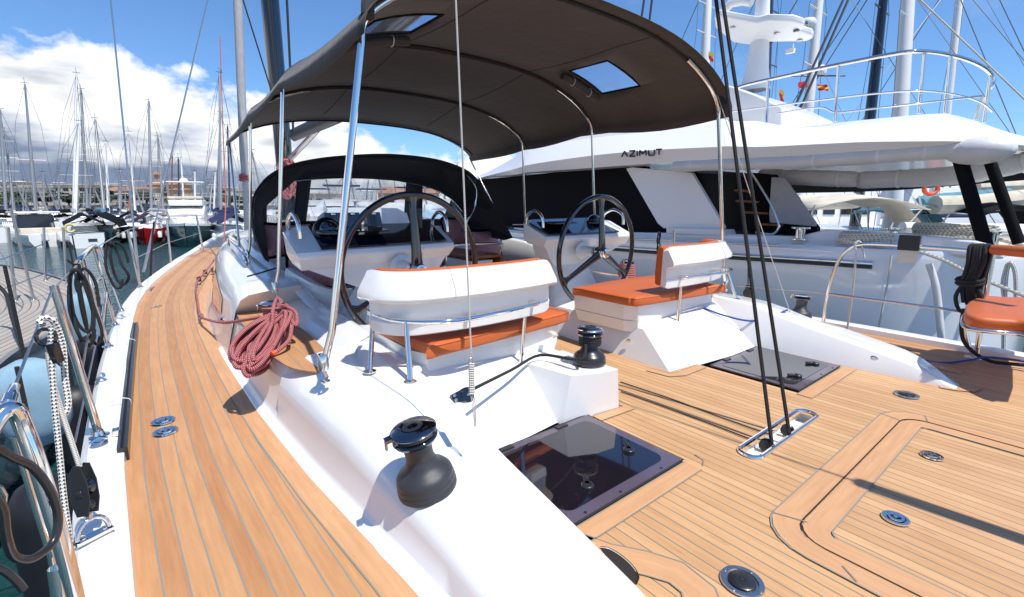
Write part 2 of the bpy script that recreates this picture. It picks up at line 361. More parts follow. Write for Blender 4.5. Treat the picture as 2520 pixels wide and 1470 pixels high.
bu = t.nodes.new('ShaderNodeBump'); bu.inputs['Strength'].default_value = 1.0; bu.inputs['Distance'].default_value = .16; t.links.new(ad.outputs[0], bu.inputs['Height']); t.links.new(bu.outputs[0], b.inputs['Normal'])
M_['water'] = m
mb = MB(); mb.add([(-1500, -400, SEA), (1500, -400, SEA), (1500, 2500, SEA), (-1500, 2500, SEA)], [(0, 1, 2, 3)])
build(mb, 'water', M_['water'], kind='structure')

# ------------------------------------------------------------ own yacht
YA = empty('sailing_yacht', (CL, 5, SEA), 'white sailing yacht with teak decks, twin steering wheels and open aft deck, filling the foreground', 'sailing yacht')
def hb(y): return pw([(-1.6, 2.52), (0, 2.60), (1.5, 2.67), (2.5, 2.71), (4, 2.72), (5.5, 2.69), (6.8, 2.63), (8.0, 2.50), (9.3, 2.26), (11, 1.90), (13, 1.40), (14.4, 1.02), (16, .55), (17.2, .12)], y)
def zs(y): return pw([(-1.6, 0), (1, 0.0), (2.5, -.02), (8, -.02), (12, .05), (17.2, .25)], y)   # deck edge height
YS = [-1.6, -.8, 0, .6, 1.2, 1.8, 2.4, 3, 3.6, 4.2, 5, 5.8, 6.6, 7.4, 8.2, 9, 10, 11, 12, 13, 14, 15, 16, 16.8, 17.2]
rows = []
for y in YS:
    h = hb(y); z = zs(y)
    sec = [(h-.16, z-.002), (h-.155, z+.045), (h-.10, z+.055), (h-.03, z+.05), (h, z+.02), (h+.01, z-.05), (h-.01, z-.5), (h-.10, z-1.1), (h-.3, SEA-.3)]
    rows.append([V(CL-a, y, c) for a, c in sec]+[V(CL+a, y, c) for a, c in reversed(sec)])
mb = MB(); mb.grid(rows); mb.poly([rows[0][i] for i in range(2, 16)])
build(mb, 'hull', M_['gel'], YA, ang=30)
def inner(y): return pw([(-1.6, .55), (.4, .55), (1.1, .51), (1.44, .48), (1.94, .44), (2.76, .40), (3.8, .385), (5.45, .40), (6.5, .50), (8, .74), (10, 1.06), (12, 1.42), (13.5, 1.75)], y)
def sidedeck(sgn):
    rows = []; uvs = []
    ys = [y for y in YS if y > 1.0 and y < 13.2]; ys = [.45, .8]+ys
    for y in ys:
        xo = CL-hb(y)+.155; xi = inner(y)-.085; z = zs(y)+.002
        if y < 1.3: z = .001
        rw = []; uw = []
        for k in range(7):
            x = lerp(xo, xi, k/6); rw.append(V(x, y, z)); uw.append((x-xo, y))
        rows.append(rw if sgn < 0 else [mir(p) for p in rw]); uvs.append(uw)
    mb = MB(); mb.grid(rows, uvs=uvs)
    mr = []; mu = []; cr = []
    for y in ys:
        xi = inner(y); z = (zs(y) if y >= 1.3 else 0)+.003
        a, c = V(xi-.085, y, z), V(xi+.03, y, z); d = (V(xi-.090, y, z+.001), V(xi-.084, y, z+.001))
        mr.append([a, c] if sgn < 0 else [mir(a), mir(c)]); mu.append([(0, y), (.1, y)]); cr.append(list(d) if sgn < 0 else [mir(d[0]), mir(d[1])])
    mb.grid(mr, mi=1, uvs=mu); mb.grid(cr, mi=2)
    build(mb, 'side_deck', [M_['teak_side'], M_['teakm'], M_['caulk']], YA)
sidedeck(-1); sidedeck(1)
# foredeck and substrate (white) under the teak
rows = []
for y in YS:
    h = hb(y)-.15; z = zs(y)-.012 if y > 1.2 else -.03
    rows.append([V(CL-h, y, z), V(CL-h*.5, y, z), V(CL+h*.5, y, z), V(CL+h, y, z)])
# ---- aft deck teak with real holes for the two hatches, traveller well
AY0 = -1.5
def rrect(x0, x1, y0, y1, r, n=5):
    out = []
    for cx, cy, a0 in ((x1-r, y1-r, 0), (x0+r, y1-r, 90), (x0+r, y0+r, 180), (x1-r, y0+r, 270)):
        for k in range(n+1):
            a = math.radians(a0+90*k/n); out.append((cx+r*math.cos(a), cy+r*math.sin(a)))
    return out
TR = (2.02, 2.74, .80, .90)      # traveller well
cells_x = sorted({.46, .95, 1.06, 1.72, 1.76, 1.9, 2.0, TR[0]+.04, TR[1]-.04, 2.78, 2.86, 2.99, 3.04, 3.70, 3.81, 4.30, 4.56, 4.84, CL-2.45+.02})
cells_y = sorted({AY0, .45, .75, TR[2]+.02, TR[3]-.02, .99, 1.0, 1.57, 1.68, 2.2, 3.6})
mb = MB()
for x0, x1 in zip(cells_x, cells_x[1:]):
    for y0, y1 in zip(cells_y, cells_y[1:]):
        mx_, my_ = (x0+x1)/2, (y0+y1)/2
        if TR[0]+.03 < mx_ < TR[1]-.03 and TR[2] < my_ < TR[3]: continue
        if my_ > .75 and (mx_ < .95 or mx_ > 3.81): continue
        if my_ > .99 and my_ < 1.68 and (1.06 < mx_ < 1.76 or 2.99 < mx_ < 3.70): continue
        if my_ > 1.68 and (mx_ < 1.06 or mx_ > 3.70): continue
        mb.add([(x0, y0, 0), (x1, y0, 0), (x1, y1, 0), (x0, y1, 0)], [(0, 1, 2, 3)])
build(mb, 'aft_deck', M_['teak'], YA)
# margin boards & caulk lines on the aft deck
def strip(pts, wd, z, mb, mi, closed=False, off=0):
    P = [Vector((p[0], p[1])) for p in pts]; m = len(P); rows = []; uv = []; L = 0
    for i in range(m+(1 if closed else 0)):
        j = i % m; a = P[(j-1) % m] if (closed or j) else P[j]; c = P[(j+1) % m] if (closed or j < m-1) else P[j]
        d = (c-a).normalized(); n = Vector((-d.y, d.x))
        if i: L += (P[j]-P[(i-1) % m]).length
        rows.append([V(*(P[j]+n*(off-wd/2)), z), V(*(P[j]+n*(off+wd/2)), z)]); uv.append([(0, L+j*.01), (wd, L+j*.01)])
    mb.grid(rows, mi=mi, uvs=uv)
def margin(pts, wd, closed=False, corner=True):
    mb = MB(); strip(pts, wd, .004, mb, 0, closed); strip(pts, .005, .0052, mb, 1, closed, wd/2-.002); strip(pts, .005, .0052, mb, 1, closed, -wd/2+.002)
    return mb
mt = [M_['teakm'], M_['caulk'], M_['gap']]
# port hatch: margin inboard and aft, rounded corner outboard
pa = [(1.06, .955), (1.75, .955), (1.795, .965), (1.805, 1.0), (1.805, 1.56)]
mb = margin([(1.02, .955), (1.3, .955), (1.6, .955), (1.76, .955)], .085); strip([(1.795, .93), (1.84, .95), (1.85, 1.0)], .006, .0056, mb, 1)
build(mb, 'margin_board', mt, YA)
build(margin([(1.0, .99), (1.06, .84), (1.13, .74), (1.17, .66), (1.16, .58), (1.08, .50)], .11), 'margin_board', mt, YA)
build(margin([(2.96, .955), (3.2, .955), (3.5, .955), (3.74, .955)], .085), 'margin_board', mt, YA)
build(margin([(3.80, .50), (3.82, .43), (3.86, .38), (3.93, .37)], .10), 'margin_board', mt, YA)
build(margin([(1.78, 1.52), (2.02, 1.50), (2.03, 1.62), (1.99, 1.8)], .07), 'margin_board', mt, YA)
build(margin([(2.62, 1.80), (2.64, 1.65), (2.72, 1.61), (2.97, 1.61)], .07), 'margin_board', mt, YA)
# lazarette lid: outer margin, dark groove, inner margin
def ring(off, r):
    x0, x1, y1 = 1.64, 3.09, .515
    o = [(x0-off, AY0), (x0-off, y1-.16)]
    c = rrect(x0-off, x1+off, AY0, y1+off, r)
    return [(x0-off, AY0+.05)]+[(x0-off, .10)]+[p for p in reversed(c[:12]) if p[1] > .0]+[(x1+off, .10)]+[(x1+off, AY0+.05)]
mb = MB(); rg = ring(0, .10)
strip(ring(.045, .14), .085, .004, mb, 0); strip(ring(.088, .17), .006, .0052, mb, 1); strip(ring(-.045, .06), .08, .004, mb, 0)
strip(ring(-.088, .035), .006, .0052, mb, 1); strip(rg, .006, .0064, mb, 2)
for q in ((1.60, .35, 1.72-.16, .30), (1.74, .50, 1.70, .60), (3.0, .51, 3.03, .61), (3.09, .42, 3.18, .45)):
    strip([(q[0], q[1]), (q[2], q[3])], .005, .0066, mb, 1)
build(mb, 'locker_lid', mt, YA)
# deck plates: filler caps, pop-up cleats, lid handles
def disc(c, r, name, ax=(0, 0, 1), sub=True, star=False, rim=.74):
    mb = MB(); mb.lathe([(0, .001), (r*rim, .001), (r*rim, .0065), (r*.97, .0065), (r, .001)] if sub else [(0, .004), (r, .004), (r, 0)], c, ax, 32)
    for k in range(4):
        a = PI/4+k*PI/2; x = Vector(ax).orthogonal().normalized(); y = Vector(ax).cross(x)
        mb.lathe([(0, .009), (r*.09, .008), (r*.10, .005)], Vector(c)+(x*math.cos(a)+y*math.sin(a))*r*.86, ax, 10)
    o = build(mb, name, M_['steel' if star else 'chrome'], YA)
    m2 = MB(); rr_ = r*rim*.86
    if star: m2.lathe([(0, .003), (rr_*.2, .003), (rr_*.22, .011), (rr_*.9, .011), (rr_, .008), (rr_, .001)], c, ax, 28); mt_ = M_['blk']
    else:
        m2.lathe([(rr_*.55, .004), (rr_*.6, .010), (rr_*.95, .010), (rr_, .002)], c, ax, 28); m2.lathe([(0, .012), (rr_*.28, .012), (rr_*.3, .004)], c, ax, 16); mt_ = M_['chrome']
    build(m2, 'socket' if star else 'ring_pull', mt_, o)
    if star:
        m3 = MB(); pts = [V(c[0]+math.cos(k*PI/8)*rr_*(.24 if k % 2 else .15), c[1]+math.sin(k*PI/8)*rr_*(.24 if k % 2 else .15), c[2]+.0115) for k in range(16)]; m3.poly(pts)
        build(m3, 'star_hole', M_['gap'], o)
disc((1.29, .515, .004), .062, 'deck_filler', star=True); disc((3.45, .585, .004), .062, 'deck_filler', star=True)
disc((2.67, .33, .004), .042, 'lid_latch'); disc((2.01, .31, .004), .042, 'lid_latch')
def dk(px, py, z=-.02): return W(px, py, z=z)
for px, py in ((402, 1040), (408, 1066)): disc(dk(px, py)+V(0, 0, .006), .055, 'deck_filler')
for px, py in ((385, 757), (447, 664)):
    p = dk(px, py); mb = MB(); mb.bar(p+V(-.05, -.03, .012), p+V(.05, .03, .012), .02, .012); mb.lathe([(0, .01), (.02, .01), (.024, 0)], p, (0, 0, 1), 12); build(mb, 'pop_up_cleat', M_['chrome'], YA, bevel=.003)
# ------------------------------------------------------------ coaming (port; starboard is its mirror)
def zt(y): return pw([(.42, .003), (.55, .06), (.65, .10), (.9, .15), (1.25, .215), (1.45, .26), (1.7, .325), (2.0, .345), (3.0, .35), (4.2, .36)], y)
def cosec(y):
    T = zt(y); f = inner(y)+max(0, (.75-y)/.33)**1.5*.33; k = min(1, T/.33); z0 = .0 if y < 1.3 else zs(y)
    xi = pw([(.42, .955), (1.1, 1.02), (1.66, 1.06), (4.2, 1.06)], y); xt = pw([(.42, .945), (.7, .94), (1.7, .95), (2.6, .99), (4.2, .99)], y)
    sh = min(T*.95, .17*k+.085)
    g_ = min(1, (xt-f)/.36)
    return [(f-.02, z0-.01), (f+.005*g_, z0+.014), (f+.028*g_, z0+.022*max(g_, .3)), (f+.045*g_, z0+.04*k+.01), (f+.060*g_, sh*.60), (f+.080*g_, sh*.88), (f+.125*g_, sh*.97+T*.04), (f+.22*g_, min(T, sh+.05+.30*(T-sh-.05) if T > .2 else T*.9)),
            (lerp(f, xt, .72), T*.965 if T > .1 else T*.95), (xt-.03*g_, T*.998), (xt, T), (xt+.012, T-.012), (xi, 0-.01)]
for sg in (-1, 1):
    rows = []
    for i in range(40):
        y = lerp(.42, 2.56, i/39); r_ = [V(x, y, z) for x, z in cosec(y)]; rows.append(r_ if sg < 0 else [mir(p) for p in r_])
    mb = MB(); mb.grid(rows)
    # pointed tail
    tip = V(.86, .16, -.004); last = rows[0]
    tp = tip if sg < 0 else mir(tip)
    # winch shelf part of the coaming: flat top at .30 with rounded rim, y 2.56..4.1
    rows2 = []
    for i in range(26):
        y = lerp(2.56, 4.25, i/25); f = inner(y); k = min(1, (y-2.56)/.2); z0 = zs(y)
        rim = .30; a = pw([(2.56, .03), (2.8, .0), (4.2, .0)], y)
        sec = [(f-.02, z0-.01), (f+.005, z0+.014), (f+.028, z0+.022), (f+.05, z0+.06), (f+.075, .16), (f+.10, .26), (f+.115, rim-.004), (f+.145, rim+.006), (f+.17, rim-.004), (.78, rim-.004), (.82, rim+.03), (.90, .37), (.99, .38), (1.002, .368), (1.06, -.01)]
        r_ = [V(x, y, z) for x, z in sec]; rows2.append(r_ if sg < 0 else [mir(p) for p in r_])
    mb.grid(rows2)
    e0 = rows[-1]; e1 = rows2[0]; mb.poly(list(e0)); mb.poly(list(e1)); mb.grid([e0[:4], e1[:4]])
    build(mb, 'coaming', M_['gel'], YA, ang=50)
    # teak pad on the winch shelf, pointed aft
    out = [(.60, 2.30), (.52, 2.44), (.485, 2.7), (.475, 3.1), (.48, 3.6), (.50, 4.02), (.74, 4.02), (.765, 3.5), (.765, 3.0), (.745, 2.66), (.70, 2.44)]
    mb = MB(); o2 = smooth([V(x, y, .302) for x, y in out[:4]], 4)+[V(x, y, .302) for x, y in out[4:]]
    o2 = o2 if sg < 0 else [mir(p) for p in o2]
    mb.prism(o2, (0, 0, .006)); build(mb, 'teak_pad', M_['teak_side'], YA)
# ------------------------------------------------------------ deck hatches
def hatch(sg):
    x0, x1, y0, y1 = 1.06, 1.755, 1.0, 1.572
    T = (lambda p: p) if sg < 0 else mir
    mb = MB(); a = [V(x0, y0, .006), V(x1, y0, .006), V(x1, y1, .006), V(x0, y1, .006)]; mb.prism([T(p) for p in a], (0, 0, .008))
    h = build(mb, 'deck_hatch', M_['smoke2'], YA, bevel=.003)
    mb = MB(); c = rrect(x0+.03, x1-.05, y0+.055, y1-.045, .05); mb.prism([T(V(x, y, .0144)) for x, y in c], (0, 0, .0022)); build(mb, 'pane', M_['smoke'], h)
    mb = MB(); strip([(p.x, p.y) for p in [T(V(*q)) for q in ((x0, y0, 0), (x1, y0, 0), (x1, y1, 0), (x0, y1, 0))]], .010, .0152, mb, 0, True); build(mb, 'seal', M_['gap'], h)
    for x, y, a in ((1.62, 1.19, .9), (1.27, 1.12, .9)) if sg < 0 else ((1.17, 1.12, 2.4), (1.52, 1.10, 2.4)):
        c = T(V(x, y, .0165)); mb = MB(); mb.lathe([(0, .014), (.022, .014), (.026, .010), (.026, 0)], c, (0, 0, 1), 20)
        d = V(math.cos(a), math.sin(a), 0); mb.bar(c+V(0, 0, .008), c+d*.062+V(0, 0, .008), .022, .012); mb.bar(c+d*.03+V(0, 0, .014), c+d*.062+V(0, 0, .014), .008, .01)
        build(mb, 'hatch_handle', M_['blk'], h, bevel=.002)
    for x in (1.2, 1.55):
        c = T(V(x, 1.555, .018)); mb = MB(); mb.box(c, (.07, .03, .008)); build(mb, 'hinge', M_['blk'], h, bevel=.002)
    for x in (1.15, 1.35, 1.62):
        c = T(V(x, 1.02, .0145)); mb = MB(); mb.lathe([(0, .002), (.006, .0015), (.006, 0)], c, (0, 0, 1), 10); build(mb, 'screw', M_['blk'], h)
hatch(-1); hatch(1)
# traveller well: oval polished frame set in the deck with a white bottom
oval = rrect(TR[0], TR[1], TR[2], TR[3], .0499, 8)
mb = MB(); mb.tube([V(x, y, .006) for x, y in oval], .011, 8, True); tw = build(mb, 'mainsheet_well', M_['chrome'], YA)
mb = MB(); n_ = len(oval); mb.grid([[V(x, y, .004) for x, y in oval]+[V(*oval[0], .004)], [V(x, y, -.05) for x, y in oval]+[V(*oval[0], -.05)]]); mb.poly([V(x, y, -.05) for x, y in oval])
build(mb, 'well_lining', M_['gel'], tw)
for x in (2.22, 2.46):
    mb = MB(); c = V(x, .85, -.012); mb.lathe([(0, -.012), (.03, -.012), (.022, 0), (.03, .012), (0, .012)], c, (1, .2, 0), 20); build(mb, 'sheave', M_['blk'], tw)
    mb = MB(); mb.tube([c+V(.03, -.02, -.03), c+V(.03, -.01, .01), c+V(.03, .02, .012), c+V(.03, .03, -.03)], .006); build(mb, 'deck_eye', M_['chrome'], tw)
# ------------------------------------------------------------ seat pods with helm seats
def TT(sg): return (lambda *a: V(*a)) if sg < 0 else (lambda *a: mir(V(*a)))
def pod(sg):
    T = TT(sg); xo = 1.0
    # lower body: sloping aft face, slightly sloping inboard face
    A = [T(xo, 1.565, -.01), T(2.065, 1.68, -.01), T(2.0, 3.3, -.01), T(xo, 3.3, -.01)]
    Bv = [T(xo-.03, 2.02, .33), T(1.94, 1.885, .185), T(1.955, 2.0, .22), T(1.94, 2.9, .23), T(xo-.03, 2.9, .36)]
    mb = MB(); vs = A+Bv   # 0-3 bottom, 4..8 top
    mb.add(vs, [(3, 2, 1, 0), (0, 1, 5, 4), (1, 6, 5), (1, 2, 7, 6), (2, 3, 8, 7), (3, 0, 4, 8), (4, 5, 6), (4, 6, 7, 8)])
    pd = build(mb, 'helm_seat', M_['gel'], YA, ang=20, bevel=.006)
    # seat base: tapered box with lip
    out = [(1.04, 1.985), (1.98, 2.03), (2.035, 2.12), (2.04, 2.62), (1.0, 2.62), (1.0, 2.1)]
    mb = MB(); lo = [T(lerp(x, 1.5, .06), lerp(y, 2.3, .06), .18) for x, y in out]; mid = [T(lerp(x, 1.5, .02), lerp(y, 2.3, .0), .27) for x, y in out]; hi = [T(x, y, .390) for x, y in out]
    mb.grid([lo+[lo[0]], mid+[mid[0]], hi+[hi[0]]]); mb.poly(hi); build(mb, 'seat_base', M_['gel'], pd, ang=25, bevel=.008)
    mb = MB(); mb.tube([lerp(p, T(1.5, 2.3, .27), -.004) for p in [mid[1], mid[2], mid[3]]], .0018, 5); build(mb, 'joint_line', M_['greycv'], pd)
    # backrest shell swept along a plan curve
    plan = smooth([V(.765, 2.16), V(.80, 2.03), V(.90, 1.945), V(1.08, 1.905), V(1.3, 1.895), V(1.6, 1.915), V(1.835, 1.95)] if False else [Vector((.835, 2.17, 0)), Vector((.865, 2.05, 0)), Vector((.95, 1.965, 0)), Vector((1.10, 1.925, 0)), Vector((1.32, 1.905, 0)), Vector((1.58, 1.91, 0)), Vector((1.80, 1.935, 0))], 5)
    prof = [(.045, .795), (.01, .81), (-.012, .807), (-.070, .715), (-.073, .69), (-.052, .675), (-.02, .67), (.0, .655), (.0, .575), (-.010, .565), (-.004, .51), (.005, .503), (.045, .503)]
    rows = []; cr = []; n = len(plan)
    cprof = [(.045, .515), (.085, .515), (.100, .53), (.104, .62), (.098, .78), (.085, .808), (.055, .816), (.04, .808)]
    for i, p in enumerate(plan):
        a = plan[max(i-1, 0)]; c = plan[min(i+1, n-1)]; d = (c-a).normalized(); nx = Vector((-d.y, d.x, 0))
        e = 1-max(0, abs(i/(n-1)-.5)*2-.93)/.07 if True else 1
        k = lerp(.86, 1, max(0, e)); e2 = lerp(0, 1, max(0, e))
        rows.append([T(*(p+nx*o*(k if o < 0 else 1))[:2], lerp(.63, z, k)) for o, z in prof]); cr.append([T(*(p+nx*o)[:2], lerp(.64, z, lerp(.93, 1, e2))) for o, z in cprof])
    mb = MB(); mb.grid(rows, closed=True); mb.poly(rows[0]); mb.poly(rows[-1]); br = build(mb, 'backrest', M_['gel'], pd, ang=28)
    mb = MB(); mb.grid(cr, closed=True); mb.poly(cr[0]); mb.poly(cr[-1]); build(mb, 'back_cushion', M_['orange'], pd, ang=60)
    # seam across the middle
    k = int(n*.52); mb = MB(); a = rows[k]; c = cr[k]; q = [p for p in a[1:7]]
    mb.tube([p+V(0, -.0008, .0008) for p in q], .0016, 5); mb.tube([p+V(0, 0, .001) for p in [c[4], c[5], c[6], c[7]]], .002, 5); build(mb, 'seam', M_['greycv'], pd)
    # rail round the back and three legs
    rp = [W(925, 748, z=.62), W(907, 767, z=.585), W(935, 783, z=.58), W(1000, 794, z=.58), W(1099, 794, z=.58), W(1200, 778, z=.58), W(1300, 755, z=.58), W(1322, 746, z=.585), W(1312, 733, z=.61)]
    rp = [V(p.x, p.y, .585) for p in rp]; rp[0] = V(rp[1].x+.06, rp[1].y+.12, .585); rp[-1] = V(rp[-2].x-.05, rp[-2].y+.11, .585)
    R = smooth(rp, 5); R = R if sg < 0 else [mir(p) for p in R]
    mb = MB(); mb.tube(R, .0125, 10); build(mb, 'grab_rail', M_['chrome'], pd)
    for q, top in (((.775, 2.06, .338), rp[1]+V(.02, -.01, -.01)), ((.88, 1.85, .325), rp[3]), ((1.60, 1.94, .19), V(1.615, 1.925, .53))):
        mb = MB(); q = Vector(q); top = Vector(top); P = [q, top]; P = P if sg < 0 else [mir(p) for p in P]
        mb.tube(P, .0125, 12); mb.lathe([(.031, 0), (.031, .005), (.02, .010), (.014, .014)], P[0], (0, 0, 1), 20); build(mb, 'leg', M_['chrome'], pd)
    mb = MB(); c = T(1.2, 1.905, .60); mb.lathe([(.012, 0), (.012, .06)], T(1.22, 1.83, .585), (0, 1, 0), 10); build(mb, 'rail_bracket', M_['chrome'], pd)
    # latch on inboard face
    p = T(2.012, 2.15, .125) if sg < 0 else W(1547, 839, x=2.735); mb = MB(); mb.ball(p, .02, 12, sq=(.25, 1.1, .8)); build(mb, 'latch', M_['chrome'], pd)
    # loose seat cushion: its own thing
    o = [(1.03, 1.93), (1.06, 1.905), (1.95, 1.985), (2.055, 2.04), (2.07, 2.10), (2.06, 2.52), (2.0, 2.60), (1.08, 2.60), (1.0, 2.3)]
    P = [Vector((x, y, 0)) for x, y in o]; c0 = sum(P, Vector())/len(P); rows = []
    P2 = smooth(P, 3, True)
    for z, s in ((.392, .965), (.397, .995), (.41, 1.0), (.435, 1.0), (.450, .992), (.457, .965), (.4585, .6), (.4585, 0.01)):
        r_ = [T(c0.x+(p.x-c0.x)*s, c0.y+(p.y-c0.y)*s, z) for p in P2]; rows.append(r_)
    mb = MB(); mb.grid(rows, closed=True); cu_ = build(mb, 'seat_cushion', M_['orange'], None, 'orange vinyl seat cushion under the backrest of the %s helm seat' % ('near port' if sg < 0 else 'far starboard'), 'cushion', 'seat cushions on the helm seats', ang=60)
    mb = MB(); mb.tube([T(c0.x+(p.x-c0.x)*.996, c0.y+(p.y-c0.y)*.996, .4505) for p in P2], .0024, 5, True); build(mb, 'piping', M_['orange'], cu_)
    return pd
pod(-1); pod(1)
# port winch pod inboard of the seat
mb = MB(); lo = [V(1.76, 1.575, -.01), V(1.83, 1.55, -.01), V(2.0, 1.53, -.01), V(2.01, 2.2, -.01), V(1.55, 2.2, -.01), V(1.35, 1.9, .1)]
mb = MB(); a = [V(1.55, 1.68, 0), V(1.79, 1.57, -.01), V(1.985, 1.535, -.01), V(2.03, 2.25, -.01), V(1.55, 2.2, -.01)]
c = [V(1.62, 1.62, .245), V(1.80, 1.53, .245), V(1.93, 1.51, .245), V(1.96, 1.97, .23), V(1.62, 2.0, .23)]
a[0] = V(1.60, 1.60, -.01); c[0] = V(1.655, 1.60, .245)
a[1] = V(1.77, 1.565, -.01)
mb.grid([a+[a[0]], c+[c[0]]]); mb.poly(c); build(mb, 'winch_pod', M_['gel'], YA, ang=20, bevel=.012)
# ------------------------------------------------------------ winches
def winch(c, ax, s=1.0, parent=None, cap='chrome', body='winch', text=False, tail=0.0, wraps=None):
    c = Vector(c); ax = Vector(ax).normalized(); P = lambda L: [(r*s, z*s) for r, z in L]
    mb = MB(); mb.lathe(P([(0, 0), (.088, 0), (.092, .006), (.092, .022), (.089, .027), (.090, .032), (.088, .042), (.078, .055), (.062, .066), (.051, .078), (.044, .10)]), c, ax, 40)
    b = build(mb, 'winch', M_[body], parent, ang=50)
    mb = MB(); mb.lathe(P([(.044, .098), (.043, .115), (.045, .15), (.052, .158)]), c, ax, 36)
    if wraps is None: build(mb, 'drum', M_[body], b)
    else:
        build(mb, 'drum', M_[body], b)
    mb = MB(); mb.lathe(P([(.052, .157), (.066, .162), (.070, .170), (.066, .176), (.060, .179), (.066, .182), (.071, .187), (.069, .195)]), c, ax, 40); build(mb, 'self_tailer', M_['blkg'], b)
    mb = MB(); mb.lathe(P([(.070, .195), (.072, .199), (.066, .205), (.042, .209), (.034, .2095), (.033, .206), (.016, .206), (.015, .2075), (.009, .2075), (.008, .202), (0, .202)]), c, ax, 40)
    x = ax.orthogonal().normalized(); y = ax.cross(x); d = x*math.cos(tail)+y*math.sin(tail)
    mb.bar(c+ax*.199*s+d*.05*s, c+ax*.197*s+d*.089*s, .028*s, .010*s)
    mb.bar(c+ax*.197*s+d*.086*s, c+ax*.168*s+d*.090*s, .012*s, .005*s)
    build(mb, 'cap', M_[cap], b, ang=50, bevel=0)
    mb = MB()
    mb.lathe(P([(.031, .2085), (.032, .211), (.018, .2125), (.016, .209)]), c, ax, 28); build(mb, 'socket', M_['blk'], b)
    return b
# engraved lettering helper
def text(s, size, M, name, m, parent=None, ext=.001, **k):
    cu = bpy.data.curves.new(name, 'FONT'); cu.body = s; cu.size = size; cu.extrude = ext; cu.align_x = 'CENTER'; cu.align_y = 'CENTER'
    o = bpy.data.objects.new(name+'_t', cu); COL.objects.link(o); dg = bpy.context.evaluated_depsgraph_get(); me = o.evaluated_get(dg).to_mesh()
    mb = MB(M); mb.add([v.co.copy() for v in me.vertices], [tuple(p.vertices) for p in me.polygons]); o.to_mesh_clear(); bpy.data.objects.remove(o)
    return build(mb, name, m, parent, recalc=False, **k)
wax = Vector((-.19, .03, 1)).normalized()
wc = W(1051, 1190, z=.205)
mb = MB(); mb.lathe([(.0985, -.012), (.0985, .006), (.095, .010)], wc, wax, 40)
big = winch(wc, wax, 1.05, YA, 'blkg2' if 'blkg2' in M_ else 'chrome', tail=2.2)
build(mb, 'base_skirt', M_['winch'], big, ang=60)
# raised maker's letters round the front of the cap
x = wax.orthogonal().normalized(); y = wax.cross(x)
camd = (EYE-wc); camd = (camd-wax*camd.dot(wax)).normalized(); side = wax.cross(camd)
for i, ch in enumerate('LEWMAR'):
    a = (i-2.5)*.24; d = camd*math.cos(a)+side*math.sin(a); r_ = side*math.cos(a)-camd*math.sin(a)
    nrm = (wax*.97+d*.25).normalized(); up = nrm.cross(r_)
    M = Matrix(((r_.x, up.x, nrm.x, 0), (r_.y, up.y, nrm.y, 0), (r_.z, up.z, nrm.z, 0), (0, 0, 0, 1))); M.translation = wc+wax*.2147+d*.059
    text(ch, .017, M, 'letter', M_['steel'], big, .0012)
sb = winch(W(1968, 782, z=.19), (.12, .03, 1), .92, YA, 'chrome', 'winch', tail=1)
pw_ = winch(W(1450, 893, z=.245), (0, 0, 1), 1.0, YA, 'chrome', 'blk', tail=.4)
hw = winch((.615, 3.20, .306), (-.05, 0, 1), 1.0, YA, 'chrome', 'blk', tail=2.5)
hs_ = winch(mir((.615, 3.20, .306)), (.05, 0, 1), 1.0, YA, 'chrome', 'blk', tail=2.5)
# ------------------------------------------------------------ steering wheels
def wheel(sg):
    T = TT(sg); c = T(1.445, 2.90, .675); R = .50; tl = .04
    mb = MB(); P = [c+V(math.cos(a)*R, -math.sin(a)*R*tl, math.sin(a)*R) for a in [2*PI*k/72 for k in range(72)]]
    mb.tube(P, .0225, 10, True); wh = build(mb, 'steering_wheel', M_['blkg'], YA, ang=60)
    hub = c+V(0, -.05, 0)
    for a in (PI/2, PI/2+2*PI/3, PI/2-2*PI/3):
        d = V(math.cos(a), -math.sin(a)*tl, math.sin(a)); e = c+d*(R-.01); s_ = V(-math.sin(a), 0, math.cos(a)); mb = MB()
        rows = []
        for k in range(13):
            t_ = k/12; p = hub.lerp(e, t_)+V(0, .0, 0); wd = lerp(.050, .0235, t_**.55)+(max(0, t_-.88)/.12)**2*.045; th = lerp(.026, .015, t_)
            rows.append([p+s_*math.cos(q)*wd+V(0, 1, 0)*math.sin(q)*th for q in [2*PI*j/12 for j in range(12)]])
        mb.grid(rows, closed=True); build(mb, 'spoke', M_['blkg'], wh, ang=60)
    mb = MB(); mb.lathe([(.052, .05), (.054, -.012), (.046, -.03), (.050, -.032), (.050, -.045), (.042, -.060), (.028, -.064), (.026, -.061), (0, -.061)], hub, (0, 1, 0), 32); build(mb, 'hub_cap', M_['chrome'], wh)
    mb = MB(); mb.lathe([(.085, .0), (.085, -.012), (.078, -.018), (.05, -.02)], V(c.x, 3.10, c.z), (0, 1, 0), 32); mb.lathe([(.05, 0), (.045, -.15)], V(c.x, 3.09, c.z), (0, 1, 0), 20)
    build(mb, 'shaft_flange', M_['gel'], wh)
    return wh
wheel(-1); wheel(1)
